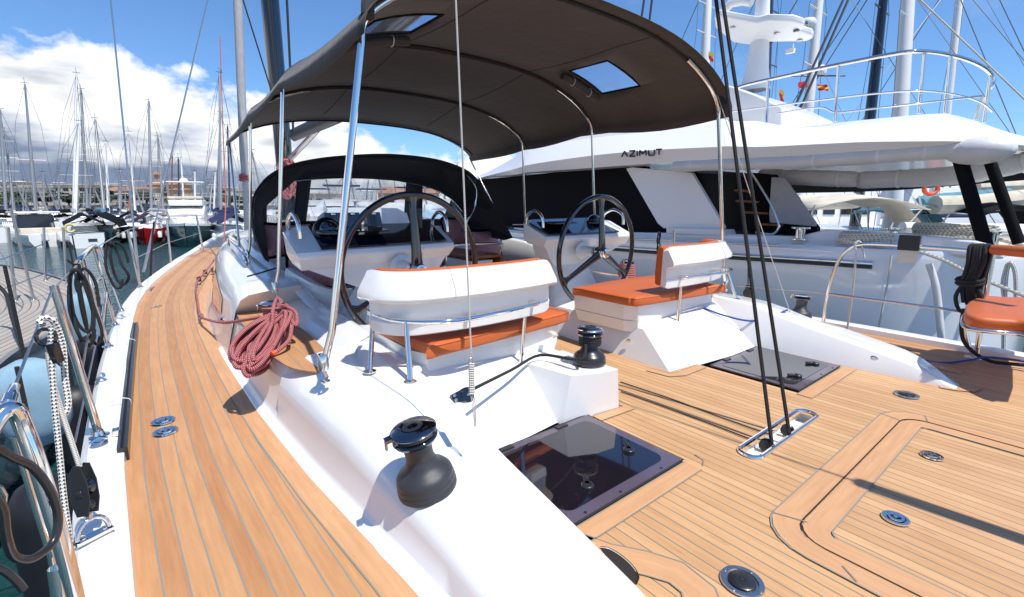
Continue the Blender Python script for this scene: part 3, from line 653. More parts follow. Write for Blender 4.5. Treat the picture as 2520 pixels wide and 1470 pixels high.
# ------------------------------------------------------------ steering consoles
def console(sg):
    T = TT(sg)
    def hexa(name, lo, hi, m, par, bev=.012, ang=20):
        mb = MB(); mb.grid([lo+[lo[0]], hi+[hi[0]]]); mb.poly(hi); mb.poly(lo); return build(mb, name, m, par, bevel=bev, ang=ang)
    top = [T(.745, 3.08, .815), T(1.90, 3.12, .82), T(1.93, 3.40, .935), T(1.80, 3.52, .955), T(.86, 3.50, .96), T(.74, 3.36, .93)]
    mid = [T(.755, 3.065, .785), T(1.905, 3.105, .79), T(1.94, 3.38, .80), T(1.80, 3.53, .80), T(.86, 3.51, .80), T(.745, 3.34, .80)]
    low = [T(.775, 3.12, .70), T(1.88, 3.16, .72), T(1.91, 3.36, .75), T(1.78, 3.48, .74), T(.88, 3.48, .72), T(.77, 3.32, .73)]
    mb = MB(); mb.grid([low+[low[0]], mid+[mid[0]], top+[top[0]]]); mb.poly(top); mb.poly(low); c = build(mb, 'steering_console', M_['gel'], YA, bevel=.014, ang=20)
    hexa('console_neck', [T(1.16, 3.18, .54), T(1.74, 3.18, .54), T(1.74, 3.42, .54), T(1.16, 3.44, .54)], [T(.82, 3.125, .70), T(1.86, 3.165, .72), T(1.86, 3.36, .742), T(.82, 3.42, .73)], M_['gel'], c)
    hexa('pedestal', [T(1.02, 3.05, -.02), T(1.86, 3.05, -.02), T(1.9, 3.75, -.02), T(1.0, 3.75, -.02)], [T(1.28, 3.2, .55), T(1.72, 3.2, .55), T(1.74, 3.46, .55), T(1.26, 3.48, .55)], M_['gel'], c, .03)
    pn = [T(.90, 3.10, .826), T(1.845, 3.13, .832), T(1.87, 3.38, .930), T(1.76, 3.49, .952), T(.93, 3.48, .956)]
    mb = MB(); mb.prism(pn, (0, 0, .012)); build(mb, 'instrument_panel', M_['navy'], c, bevel=.003)
    # compass dome
    q = T(1.02, 3.30, .945) if sg < 0 else T(1.02, 3.34, .945)
    mb = MB(); q = q-V(0, 0, .03); mb.lathe([(.088, 0), (.088, .02), (.075, .03)], q, (0, 0, 1), 28); mb.ball(q+V(0, 0, .02), .07, 20, top=True); build(mb, 'compass', M_['blkg'], c, ang=60)
    mb = MB(); mb.lathe([(.096, -.02), (.100, .02), (.096, .055), (.086, .062), (.078, .05), (.078, -.02)], q+V(0, .05, .0), (0, -1, .5), 28)
    if sg < 0: build(mb, 'compass_hood', M_['blk'], c, ang=60)
    # grab handles at both ends
    for xa, ya, yb in ((.79, 3.14, 3.42), (1.88, 3.18, 3.42)):
        mb = MB(); mb.tube(smooth([T(xa, ya, .90), T(xa, ya+.02, 1.0), T(xa, (ya+yb)/2, 1.05), T(xa, yb-.02, 1.0), T(xa, yb, .91)], 5), .014, 10); build(mb, 'grab_handle', M_['chrome'], c)
    if sg < 0:
        for k, x in enumerate((1.10, 1.24, 1.40)):
            mb = MB(); mb.box(T(x, 3.44, 1.0), (.115, .012, .11), rx=-.35); s_ = build(mb, 'display', M_['screen'], c, bevel=.004)
            M = Matrix.Translation(T(x, 3.432, 1.043)) @ Matrix.Rotation(PI/2-.35, 4, 'X'); text('B&G', .016, M, 'display_mark', M_['white'], s_, .0005)
        mb = MB(); mb.grid([[V(1.0, 3.47, .94), V(1.04, 3.49, 1.05), V(1.12, 3.50, 1.09), V(1.62, 3.50, 1.08), V(1.70, 3.50, 1.04), V(1.72, 3.48, .94)], [V(1.0, 3.60, .90), V(1.04, 3.60, 1.02), V(1.12, 3.6, 1.06), V(1.62, 3.6, 1.05), V(1.70, 3.6, 1.01), V(1.72, 3.6, .90)]]); mb.poly([V(1.0, 3.47, .94), V(1.04, 3.49, 1.05), V(1.12, 3.50, 1.09), V(1.62, 3.50, 1.08), V(1.70, 3.50, 1.04), V(1.72, 3.48, .94)])
        build(mb, 'instrument_pod', M_['gel'], c, ang=40)
        mb = MB(); mb.box(V(1.72, 3.32, .99), (.03, .03, .12)); mb.lathe([(.02, 0), (.02, .03)], V(1.72, 3.32, 1.05), (0, 0, 1), 12); build(mb, 'throttle', M_['blk'], c, bevel=.004)
        mb = MB(); mb.box(V(1.30, 3.25, .93), (.22, .13, .012), rx=.05); build(mb, 'chart_plotter', M_['blkg'], c, bevel=.003)
        mb = MB(); mb.lathe([(.014, 0), (.014, -.006), (.006, -.008), (0, -.004)], V(1.60, 3.095, .755), (0, 1, 0), 16); build(mb, 'key_switch', M_['steel'], c)
    else:
        mb = MB(); mb.box(T(1.60, 3.30, .937), (.34, .22, .012), rx=.05); build(mb, 'chart_plotter', M_['screen'], c, bevel=.003)
    return c
console(-1); console(1)
# ------------------------------------------------------------ cockpit floor, walls, coachroof
mb = MB(); mb.box((CL, 4.2, -.06), (2.9, 3.2, .08)); build(mb, 'cockpit_sole', M_['teak_side'], YA)
for sg in (-1, 1):
    T = TT(sg)
    # helm step (white) under console
    mb = MB(); mb.prism([T(.98, 2.93, -.02), T(1.9, 2.93, -.02), T(2.02, 3.1, -.02), T(2.02, 3.8, -.02), T(.98, 3.8, -.02)], (0, 0, .06)); build(mb, 'helm_step', M_['gel'], YA, bevel=.02)
    # cockpit wall: rim sweeps from the coaming, round the aft corner, low along the back of the bench
    path = smooth([Vector((1.02, 2.55, .37)), Vector((1.02, 3.1, .385)), Vector((1.0, 3.5, .40)), Vector((.97, 3.9, .50)), Vector((.93, 4.3, .58)), Vector((.90, 4.7, .64)), Vector((.92, 5.4, .68)), Vector((1.0, 6.2, .72))], 4)
    rows = [[T(p.x-.10, p.y, p.z-.02), T(p.x-.05, p.y, p.z+.004), T(p.x-.02, p.y, p.z+.002), T(p.x, p.y, p.z-.02), T(p.x+.03, p.y, p.z-.2), T(p.x+.06, p.y, -.02)] for p in path]
    mb = MB(); mb.grid(rows); build(mb, 'cockpit_wall', M_['gel'], YA, ang=50)
    path = smooth([Vector((.90, 4.1, .60)), Vector((.99, 3.80, .52)), Vector((1.14, 3.68, .455)), Vector((1.4, 3.66, .43)), Vector((1.8, 3.70, .43)), Vector((1.95, 3.78, .42))], 5)
    rows = []
    for i, p in enumerate(path):
        a = path[max(i-1, 0)]; c = path[min(i+1, len(path)-1)]; d = (c-a); d.z = 0; d.normalize(); n = Vector((d.y, -d.x, 0))*(1)
        n = Vector((-abs(n.x) if i < 8 else n.x, -abs(n.y), 0))
        rows.append([T(*(p+n*.02)[:2], -.02), T(*(p+n*.01)[:2], p.z-.03), T(*p[:2], p.z), T(*(p-n*.05)[:2], p.z+.004), T(*(p-n*.08)[:2], p.z-.02), T(*(p-n*.09)[:2], -.02)])
    mb = MB(); mb.grid(rows); build(mb, 'bench_end', M_['gel'], YA, ang=50)
    # bench with printed fabric
    mb = MB(); mb.box(T(1.32, 4.75, .15), (.62, 1.9, .32)); bn = build(mb, 'bench', M_['gel'], YA, bevel=.02)
    mb = MB(); mb.box(T(1.32, 4.74, .345), (.60, 1.84, .07)); build(mb, 'bench_cushion', M_['print'], None, 'printed red and cream bench cushion along the %s side of the cockpit' % ('port' if sg < 0 else 'starboard'), 'cushion', 'long bench cushions', bevel=.02, seg=3)
    # coachroof side / coaming hump from y=3.95 forward
    rows = []
    for y in [3.95, 3.97, 4.1, 4.4, 4.8, 5.2, 5.6, 6, 6.5, 7, 7.6, 8.3, 9, 10, 11, 12]:
        f = inner(y)+.005; h = pw([(3.95, .50), (4.4, .53), (5.4, .60), (7, .66), (9, .62), (11, .40), (12, .12)], y); e = pw([(3.95, .0), (4.8, .03), (5.6, .10), (8, .16), (12, .3)], y)
        xt = pw([(3.95, .93), (4.8, .87), (5.6, .88), (7, .93), (8, 1.1), (12, 1.7)], y); z0 = zs(y)
        if y == 3.95: h -= .03
        sec = [(f, z0-.01), (f+.02, z0+.03), (f+.05+e*.3, z0+.15), (f+.09+e*.7, h-.13), (f+.12+e, h-.04), (f+.17+e, h), (lerp(f+.17+e, xt, .5), h+.03), (xt-.04, h+.045), (xt, h+.04), (xt+.03, h-.02)]
        if y == 3.95:
            cx_, cz_ = .68, .40; sec = [(lerp(a, cx_, .05) if i > 2 else a, lerp(c, cz_, .06) if i > 2 else c) for i, (a, c) in enumerate(sec)]
        rows.append([T(a, y, c) for a, c in sec])
    rows[0] = [V(p.x, p.y-.20*max(0, min(1, (p.z-.30)/.2)), p.z) for p in rows[0]]
    mb = MB(); mb.grid(rows); mb.poly(rows[0][3:]+[T(.93, 4.0, .28), T(.5, 4.0, .28)]); build(mb, 'coachroof_side', M_['gel'], YA, ang=45)
    # long side window
    wr = []
    for i in range(17):
        y = lerp(4.55, 7.4, i/16); f = inner(y)+.005; e = pw([(3.95, .0), (4.8, .03), (5.6, .10), (8, .16), (12, .3)], y); h = pw([(3.95, .50), (4.4, .53), (5.4, .60), (7, .66)], y); z0 = zs(y)
        k = math.sin(PI*min(1, (i+.6)/17*1.0))**.45; a = lerp(.30, .06, k); b_ = lerp(.55, .97, k)
        xa, za = f+.048+e*.3, z0+.15; xb, zb = f+.088+e*.7, h-.13
        wr.append([T(lerp(xa, xb, q)-.004, y, lerp(za, zb, q)) for q in (a, (a+b_)/2, b_)])
    mb = MB(); mb.grid(wr); build(mb, 'side_window', M_['glass'], YA)
# coachroof top and aft bulkhead with companionway
rows = []
for y in [5.5, 5.6, 6.5, 7.5, 8.5, 10, 12, 14]:
    h = pw([(5.5, .77), (5.6, .80), (7, .80), (9, .74), (11, .48), (14, .16)], y); x0 = pw([(5.5, .92), (7, .95), (8, 1.1), (12, 1.72), (14, 2.1)], y)
    e = .09
    rows.append([V(x0, y, h-e), V(lerp(x0, CL, .3), y, h-.02), V(CL, y, h+.02), V(lerp(2*CL-x0, CL, .3), y, h-.02), V(2*CL-x0, y, h-e)])
mb = MB(); mb.grid(rows); build(mb, 'coachroof', M_['gel'], YA, ang=40)
mb = MB()
for x0, x1 in ((.92, 1.95), (2.8, 3.84)): mb.box(((x0+x1)/2, 5.56, .36), (x1-x0, .1, .82))
mb.box((CL, 5.56, .72), (.85, .09, .10)); bh = build(mb, 'bulkhead', M_['gel'], YA, bevel=.01)
mb = MB(); mb.box((CL, 5.6, .33), (.82, .03, .68)); build(mb, 'companionway', M_['gap'], YA)
for c_, z_, w_ in ((1.55, .82, .95), (3.3, .79, .7)): mb = MB(); mb.box((c_, 5.45, z_), (w_, .22, .07)); build(mb, 'ledge', M_['gel'], YA, bevel=.015)
# cockpit table with drop leaf
tb = empty('cockpit_table', (2.75, 4.4, -.02), 'varnished wooden cockpit table with dropped leaf and steel grab rail, forward of the near wheel', 'table')
mb = MB(); mb.box((2.68, 4.35, .60), (.36, 1.15, .03)); build(mb, 'tabletop', M_['wood'], tb, bevel=.004)
mb = MB(); mb.box((2.88, 4.35, .36), (.03, 1.1, .46)); build(mb, 'drop_leaf', M_['wood'], tb, bevel=.004)
mb = MB(); mb.box((2.60, 4.0, .28), (.26, .5, .58)); build(mb, 'cabinet', M_['gel'], tb, bevel=.01)
mb = MB(); mb.box((2.48, 3.98, .10), (.28, .48, .24)); build(mb, 'lower_panel', M_['wood'], tb, bevel=.004)
mb = MB(); mb.tube(smooth([V(2.2, 3.76, .60), V(2.2, 3.74, .71), V(2.25, 3.73, .735), V(2.55, 3.73, .735), V(2.80, 3.73, .73), V(2.83, 3.74, .70), V(2.83, 3.78, .61)], 4), .014, 10); build(mb, 'grab_rail', M_['chrome'], tb)
# throw pillows
def pillow(c, w_, h_, rz, tilt, label):
    R = Matrix.Rotation(rz, 4, 'Z') @ Matrix.Rotation(tilt, 4, 'X'); M = Matrix.Translation(c) @ R; mb = MB(M); n = 10
    for sd_ in (-1, 1):
        rows = []; uv = []
        for i in range(n+1):
            a = i/n*2-1; r_ = []; u_ = []
            for j in range(n+1):
                b_ = j/n*2-1; t_ = .085*((1-a*a)*(1-b_*b_))**.4*sd_; s = 1-.06*(1-abs(a*b_)); r_.append((a*w_/2*(1-.05*(1-b_*b_)), t_, b_*h_/2*(1-.05*(1-a*a)))); u_.append((i/n, j/n))
            rows.append(r_); uv.append(u_)
        mb.grid(rows, uvs=uv)
    o = build(mb, 'throw_pillow', M_['zig'], None, label, 'pillow', 'zigzag throw pillows', ang=180)
    mb = MB(M); ed = [(-1, -1), (0, -.97), (1, -1), (.97, 0), (1, 1), (0, .97), (-1, 1), (-.97, 0)]; P = smooth([(a*w_/2, 0, b_*h_/2) for a, b_ in ed], 8, True)
    rnd = random.Random(3); P = [p+V(rnd.uniform(-.006, .006), rnd.uniform(-.006, .006), rnd.uniform(-.006, .006)) for p in P]
    mb.tube(P, .014, 6, True); build(mb, 'fringe', M_['blackcv'], o)
pillow(V(1.10, 4.78, .78), .42, .30, -.15, -.35, 'upper red zigzag pillow leaning at the port end of the bench, black fringe')
pillow(V(1.22, 4.40, .58), .50, .44, -.55, -.45, 'large red zigzag pillow with black fringe below the near sprayhood side')
pillow(V(3.22, 5.2, .76), .46, .34, .2, -.2, 'red zigzag pillow against the dark far side of the sprayhood')
pillow(V(3.36, 4.75, .60), .50, .38, .3, -.25, 'red zigzag pillow with black fringe beside the wooden table leaf')
# ------------------------------------------------------------ bimini
BI = empty('bimini', (CL, 4, .3), 'brown grey canvas bimini awning on polished steel bows over both wheels', 'bimini')
def bcrown(y): return pw([(2.0, 2.28), (2.5, 2.33), (3.6, 2.34), (4.7, 2.24), (5.3, 2.16), (5.95, 2.05)], y)
def bedge(y): return pw([(2.0, 1.88), (3.6, 1.90), (4.7, 1.86), (5.95, 1.76)], y)
def bz(x, y, off=0):
    u = min(1, abs(x-CL)/(1.53)); sag = 0
    for a, c in ((2.13, 3.55), (3.55, 4.70), (4.70, 5.92)):
        if a < y < c: sag = -.035*math.sin(PI*(y-a)/(c-a))
    return bedge(y)+(bcrown(y)-bedge(y))*(1-u**2.7)**.72+off+sag*(1-u*u*.3)
xs = sorted(set([round(CL+1.53*math.sin(PI/2*(k/14)), 4) for k in range(-14, 15)]+[1.18, 1.62, 3.14, 3.58]))
ysb = sorted(set([2.05, 2.13, 2.3, 2.5, 2.72, 2.93, 3.15, 3.35, 3.55, 3.75, 3.95, 4.15, 4.35, 4.5, 4.7, 4.9, 5.1, 5.3, 5.5, 5.7, 5.92]))
def inset(x, y):  # scalloped ends: fore and aft edges bow inwards
    u = (x-CL)/1.53
    if y < 2.2: return y+.0*(1-u*u)
    if y > 5.6: return y-.22*(1-u*u)*(y-5.6)/.32
    return y
mb = MB(); rows = [[V(x, inset(x, y), bz(x, y)) for x in xs] for y in ysb]; m_ = len(xs)
for i in range(len(ysb)-1):
    for k in range(m_-1):
        xc, yc = (xs[k]+xs[k+1])/2, (ysb[i]+ysb[i+1])/2
        if 2.72 < yc < 3.15 and (1.18 < xc < 1.62 or 3.14 < xc < 3.58): continue
        mb.add([rows[i][k], rows[i][k+1], rows[i+1][k+1], rows[i+1][k]], [(0, 1, 2, 3)])
# side valances
for s in (-1, 1):
    x = CL+1.53*s; mb.grid([[V(x, inset(x, y), bz(x, y)) for y in ysb], [V(x+.012*s, inset(x, y), bz(x, y)-.07-.02*math.sin(y*3)) for y in ysb]])
def weld(mb):
    key = {}; mp = []; nv = []
    for p in mb.v:
        k = (round(p.x, 4), round(p.y, 4), round(p.z, 4))
        if k not in key: key[k] = len(nv); nv.append(p)
        mp.append(key[k])
    mb.v = nv; mb.f = [[mp[i] for i in f] for f in mb.f]; return mb
weld(mb); cn = build(mb, 'canopy', M_['canvas'], BI, ang=60, solid=.004)
for x0, x1 in ((1.18, 1.62), (3.14, 3.58)):
    mb = MB(); xx = [lerp(x0, x1, i/4) for i in range(5)]; yy = [2.72, 2.93, 3.15]; mb.grid([[V(x, y, bz(x, y)) for x in xx] for y in yy]); build(mb, 'skylight', M_['clearb'], cn)
    mb = MB(); P = [V(x, 2.72, bz(x, 2.72)-.004) for x in xx]+[V(x, 3.15, bz(x, 3.15)-.004) for x in reversed(xx)]; mb.tube(P, .009, 6, True); build(mb, 'skylight_border', M_['blackcv'], cn)
    mb = MB(); yb = 3.22; P = [V(x, yb, bz(x, yb)-.045) for x in [x0-.02]+xx+[x1+.02]]; mb.tube(P, [.026, .033, .030, .034, .03, .033, .026], 12); rl = build(mb, 'rolled_cover', M_['canvas'], BI)
    for x in (xx[1], xx[3]):
        mb = MB(); c = V(x, yb, bz(x, yb)-.045); mb.tube([c+V(0, math.cos(a)*.036, math.sin(a)*.036) for a in [2*PI*k/16 for k in range(16)]], .004, 5, True); build(mb, 'tie_strap', M_['gelw'], rl)
# seams
mb = MB()
for x in (1.75, 3.0):
    mb.tube([V(x, y, bz(x, y)-.003) for y in ysb[1:-2]], .004, 5)
for y, r_ in ((2.17, .012), (3.55, .020), (4.70, .018), (5.80, .010)):
    mb.tube([V(x, inset(x, y), bz(x, y)-.016) for x in xs[2:-2]], r_, 6)
build(mb, 'bow_sleeve', M_['canvasd'], BI)
# steel bows and posts
def bow(y, r, foot, name='bow'):
    for s in (-1, 1):
        P = [V(CL+s*(1.0), y, bz(CL+1.0, y)-.022)]
        for u in (.75, .85, .92): P.append(V(CL+s*1.5*u, y, bz(CL+1.5*u, y)-.024))
        P += [V(CL+s*1.465, y, bz(CL+1.465, y)-.03), V(CL+s*1.505, y, bz(CL+1.505, y)-.05), V(CL+s*1.515, y, bedge(y)-.08)]
        f = Vector(foot); f = f if s < 0 else mir(f); knee = lerp(P[-1], f, .86)+V(0, 0, 0); knee = V(knee.x+(.012*s*-1), knee.y, knee.z)
        Q = smooth(P, 5)+[lerp(P[-1], knee, .5), knee, f+V(0, 0, .05)]
        mb = MB(); mb.tube(Q, r, 12); o = build(mb, name, M_['chrome'], BI, ang=60)
        mb = MB(); mb.lathe([(r*1.45, 0), (r*1.45, .065), (r*1.1, .075)], f+V(0, 0, .035), (0, 0, 1), 16); mb.tube([f+V(0, 0, .035), f+V(-.01*s, -.01, .0), f+V(0, -.025, -.008)], .008, 8); mb.lathe([(.022, 0), (.022, .005), (.01, .008)], f+V(0, -.012, -.02), (0, 0, 1), 16)
        build(mb, 'foot_fitting', M_['chrome'], o)
bow(2.15, .0165, W(798, 928, z=.345), 'aft_bow')
bow(3.55, .0135, V(.70, 3.56, .47), 'middle_bow')
bow(4.70, .0125, V(.74, 4.75, .60), 'forward_bow')
for s in (-1, 1):
    T = TT(s); mb = MB(); mb.tube([T(.87, 5.9, 1.76), T(.74, 5.15, .68)], .011, 10); build(mb, 'strut', M_['chrome'], BI)
    mb = MB(); mb.tube(smooth([T(.88, 2.1, 1.90), T(.90, 2.12, 1.98), T(.97, 2.14, 2.06)], 4), .03, 8); build(mb, 'corner_pocket', M_['canvasd'], BI)
# ------------------------------------------------------------ sprayhood
SH = empty('sprayhood', (CL, 5.4, .7), 'black canvas sprayhood with clear vinyl windows over the companionway', 'sprayhood')
def resample(P, n):
    L = [0]
    for a, c in zip(P, P[1:]): L.append(L[-1]+(c-a).length)
    out = []
    for k in range(n+1):
        d = L[-1]*k/n; i = 0
        while i < len(P)-2 and L[i+1] < d: i += 1
        out.append(P[i].lerp(P[i+1], (d-L[i])/max(1e-6, L[i+1]-L[i])))
    return out
def curve(L, n=60): return resample(smooth([W(a, b_, y=y) for a, b_, y in L], 6), n)
NS = 60
A_ = curve([(655, 642, 4.30), (634, 600, 4.36), (621, 540, 4.45), (621, 492, 4.52), (636, 458, 4.60), (672, 425, 4.70), (730, 400, 4.78), (830, 384, 4.84), (960, 379, 4.88), (1070, 391, 4.86), (1140, 414, 4.80), (1172, 438, 4.72), (1196, 474, 4.58), (1228, 525, 4.45), (1262, 586, 4.30)])
C_ = curve([(654, 500, 5.0), (662, 470, 5.1), (690, 449, 5.4), (760, 439, 5.7), (860, 436, 5.85), (960, 441, 5.9), (1050, 458, 5.75), (1105, 486, 5.5), (1140, 525, 5.2)])
D_ = curve([(652, 556, 4.98), (675, 554, 5.3), (720, 549, 5.9), (800, 547, 6.35), (900, 545, 6.6), (1000, 543, 6.5), (1080, 542, 6.1), (1145, 541, 5.4)])
B_ = [a.lerp(c, .42)+V(0, .18, .055*math.sin(PI*k/NS)+.03) for k, (a, c) in enumerate(zip(A_, C_))]
E_h = [p+V(0, 0, -.17) for p in D_]
def hA(s): return A_[min(NS, max(0, int(round(s*NS))))]
def hC(s): return C_[min(NS, max(0, int(round(s*NS))))]
def hD(s): return D_[min(NS, max(0, int(round(s*NS))))]
S = [k/NS for k in range(NS+1)]
C2 = [p+V(0, -.03, .045) for p in C_]
mb = MB(); mb.grid([A_, B_, C2, C_]); mb.grid([A_, [p+V(0, .03, -.05*min(1, 4*math.sin(PI*k/NS))) for k, p in enumerate(A_)]])
panes = ((1, 15), (19, 42), (46, 58))
for a, c in ((0, 1), (15, 19), (42, 46), (58, 60)): mb.grid([[C_[k].lerp(D_[k], q/4) for k in range(a, c+1)] for q in range(5)])
mb.grid([[p+V(0, -.004, .02) for p in D_], E_h])
build(weld(mb), 'canopy', M_['canvasd'], SH, ang=60, solid=.004)
for a, c in panes:
    mb = MB(); mb.grid([[C_[k].lerp(D_[k], q/6) for k in range(a, c+1)] for q in range(7)]); build(mb, 'window', M_['clear'], SH, ang=80)
mb = MB(); mb.tube([p+V(0, .012, -.03) for p in A_[3:-12]], .011, 8); build(mb, 'hoop', M_['blk'], SH)
mb = MB(); mb.tube([p+V(0, -.04, -.012) for p in C_[2:-1]], .011, 8); build(mb, 'hoop', M_['chrome'], SH)
mb = MB(); mb.tube(smooth([W(1150, 432, y=4.80), W(1172, 462, y=4.75), W(1170, 505, y=4.75), W(1150, 545, y=4.8), W(1138, 570, y=4.85)], 5), .011, 8); build(mb, 'hoop', M_['chrome'], SH)
mb = MB(); lf = [A_[k] for k in range(0, 22, 3)]; mb.grid([lf, [C_[0].lerp(D_[0], 1-k/7) if k < 7 else C_[0] for k in range(8)]]); mb.add([A_[0], D_[0], E_h[0], A_[0]+V(.03, .05, -.02)], [(0, 1, 2, 3)]); build(mb, 'side_panel', M_['canvasd'], SH, ang=60, solid=.004)
mb = MB(); rt = [A_[NS-k] for k in range(0, 24, 3)]; mb.grid([rt, [D_[NS].lerp(C_[NS], k/7) for k in range(8)]]); mb.add([A_[NS], D_[NS], E_h[NS], A_[NS]+V(-.05, .1, -.03)], [(0, 1, 2, 3)]); build(mb, 'side_panel', M_['canvasd'], SH, ang=60, solid=.004)
mb = MB(); mb.tube(smooth([V(.87, 4.2, .60), V(.80, 4.1, .60), V(.70, 4.05, .585), V(.62, 4.1, .56)], 4), .006, 6); build(mb, 'tie_strap', M_['blackcv'], SH)
# handrails on the coachroof side by the sprayhood foot
mb = MB(); mb.tube(smooth([V(.70, 4.6, .59), V(.70, 4.66, .66), V(.72, 5.2, .72), V(.75, 5.9, .74), V(.76, 5.98, .66)], 4), .013, 8); build(mb, 'handrail', M_['chrome'], YA)
# ------------------------------------------------------------ yacht's rails, ropes and fittings
def tubeobj(pts, r, name, m, parent=None, n=8, closed=False, **k):
    mb = MB(); mb.tube(pts, r, n, closed); return build(mb, name, M_[m], parent, ang=60, **k)
def base_plate(mb, p, r=.035): mb.lathe([(r, 0), (r, .005), (r*.6, .009), (r*.45, .03)], p, (0, 0, 1), 18)
# port stanchions
def stan(b, y, zb, top, r=.014):
    p = W(*b, z=zb); q = W(*top, y=p.y+y); mb = MB(); mb.tube([p, lerp(p, q, .5), q], r, 12); base_plate(mb, p, r*2.4); o = build(mb, 'stanchion', M_['chrome'], YA, ang=60)
    return p, q
pA, qA = stan((245, 1074), 0, .035, (132, 703), .0165)
p2, q2 = stan((266, 853), 0, .035, (203, 640), .015)
p3, q3 = stan((284, 800), 0, .035, (231, 612), .014)
p3b, q3b = stan((300, 765), .1, .035, (243, 607), .012)
p4, q4 = stan((346, 707), 0, .035, (314, 566), .017)
p5, q5 = stan((421, 652), 0, .035, (410, 541), .017)
p6, q6 = stan((500, 619), 0, .05, (483, 529), .02)
mb = MB(); mb.tube(smooth([q2+V(-.03, -.03, -.02), q2+V(0, 0, .02), q3+V(0, 0, .02), q3+V(.02, .04, -.02)], 5), .018, 10); mb.tube([q2.lerp(p2, .35), q3.lerp(p3, .35)], .011, 8); mb.tube([q2.lerp(p2, .75), q3.lerp(p3, .55), q3.lerp(p3, .75)], .012, 8)
build(mb, 'gate_rail', M_['chrome'], YA, ang=60)
# wires
mb = MB()
for a, c in ((W(38, 947, y=1.9), qA), (qA+V(0, 0, -.01), q2), (q3, q4), (q4, q5), (q5, q6), (pA.lerp(qA, .42), p2.lerp(q2, .55)), (W(184, 1090, y=2.7), W(246, 798, y=4.6)), (p4.lerp(q4, .5), p5.lerp(q5, .5)), (p5.lerp(q5, .5), p6.lerp(q6, .5))): mb.tube([a, c], .0045, 6)
build(mb, 'lifeline', M_['steel'], YA)
mb = MB(); a = W(38, 947, y=1.9); d = (a-qA).normalized(); mb.lathe([(.006, 0), (.012, .01), (.012, .07), (.018, .075), (.018, .12), (.009, .13)], a, d, 12); build(mb, 'turnbuckle', M_['chrome'], YA)
# boarding-gate tube at the near left corner
P = smooth([W(-60, 1130, y=1.50), W(-20, 1052, y=1.52), W(12, 1012, y=1.54), W(38, 1010, y=1.55), W(58, 1050, y=1.55), W(95, 1150, y=1.53), W(150, 1330, y=1.50), W(190, 1490, y=1.48), W(215, 1600, y=1.46)], 5)
tubeobj(P, .0185, 'pushpit_rail', 'chrome', YA, 14)
P = [W(38, 1075, y=1.60), W(85, 1230, y=1.58), W(128, 1370, y=1.56), W(150, 1500, y=1.56)]; tubeobj(P, .009, 'pushpit_brace', 'chrome', YA, 10)
mb = MB(); mb.tube([W(150, 1392, y=1.51), W(165, 1500, y=1.49)], .026, 14); build(mb, 'rail_clamp', M_['chrome'], YA)
# shrouds and chain-plate rods
for (b, m1, t_), nm, mm in ((((341, 680), (330, 564), (272, 0)), 'shroud', 'steel'), (((353, 670), (412, 431), (512, 0)), 'shroud', 'steel')):
    p = W(*b, z=.05); y = p.y; q = W(*t_, y=y+.4); e = p+(q-p)*1.0; mid = p.lerp(q, .10)
    mb = MB(); mb.tube([p, p.lerp(q, .17)], .020, 10); mb.tube([p.lerp(q, .17), q, q+(q-p)*.5], .012, 8); build(mb, nm, M_[mm], YA)
# genoa track bar along the inside of the toe rail
mb = MB(); P = [(333, 795), (322, 880), (311, 985), (300, 1105)]; P = [W(*q, z=.045) for q in P]
rows = [[p+V(-.018, 0, -.055), p+V(-.018, 0, .005), p+V(-.006, 0, .008), p+V(.0, 0, .0), p+V(.008, 0, .008), p+V(.02, 0, .003), p+V(.02, 0, -.055)] for p in smooth(P, 4)]
mb.grid(rows); mb.poly(rows[0]); mb.poly(rows[-1]); tk = build(mb, 'sheet_track', M_['blk'], YA)
for px, py in ((318, 838), (300, 985)):
    p = W(px, py, z=.06); tubeobj(smooth([p+V(-.05, 0, 0), p+V(-.02, 0, .015), p+V(.03, 0, .0), p+V(.035, 0, -.03)], 4), .003, 'cable_tie', 'gelw', tk, 5)
p = W(286, 1063, z=.05); mb = MB(); mb.box(p, (.03, .04, .03)); build(mb, 'track_stop', M_['chrome'], tk, bevel=.004)
# toe-rail fairlead and padeye
p = W(243, 1088, z=.05); mb = MB(); mb.lathe([(0, .006), (.03, .006), (.034, 0)], p, (0, 0, 1), 18); mb.tube([p+V(-.03, -.01, .006), p+V(0, 0, .02), p+V(.03, .01, .006)], .007, 8); build(mb, 'deck_eye', M_['chrome'], YA)
p = W(232, 1322, z=.05); mb = MB(); mb.bar(p+V(-.045, -.02, .006), p+V(.045, .022, .006), .035, .010)
d = V(.9, .42, 0).normalized(); mb.tube([p+d*.042*math.cos(a)+V(0, 0, .012)+V(0, .012, .045)*math.sin(a)*1.1 for a in [PI*k/12 for k in range(13)]], .008, 10)
for s in (-1, 1): mb.lathe([(.011, 0), (.011, .006), (.004, .008), (0, .006)], p+d*.028*s+V(0, 0, .011), (0, 0, 1), 12)
pe = build(mb, 'padeye', M_['chrome'], YA, bevel=0)
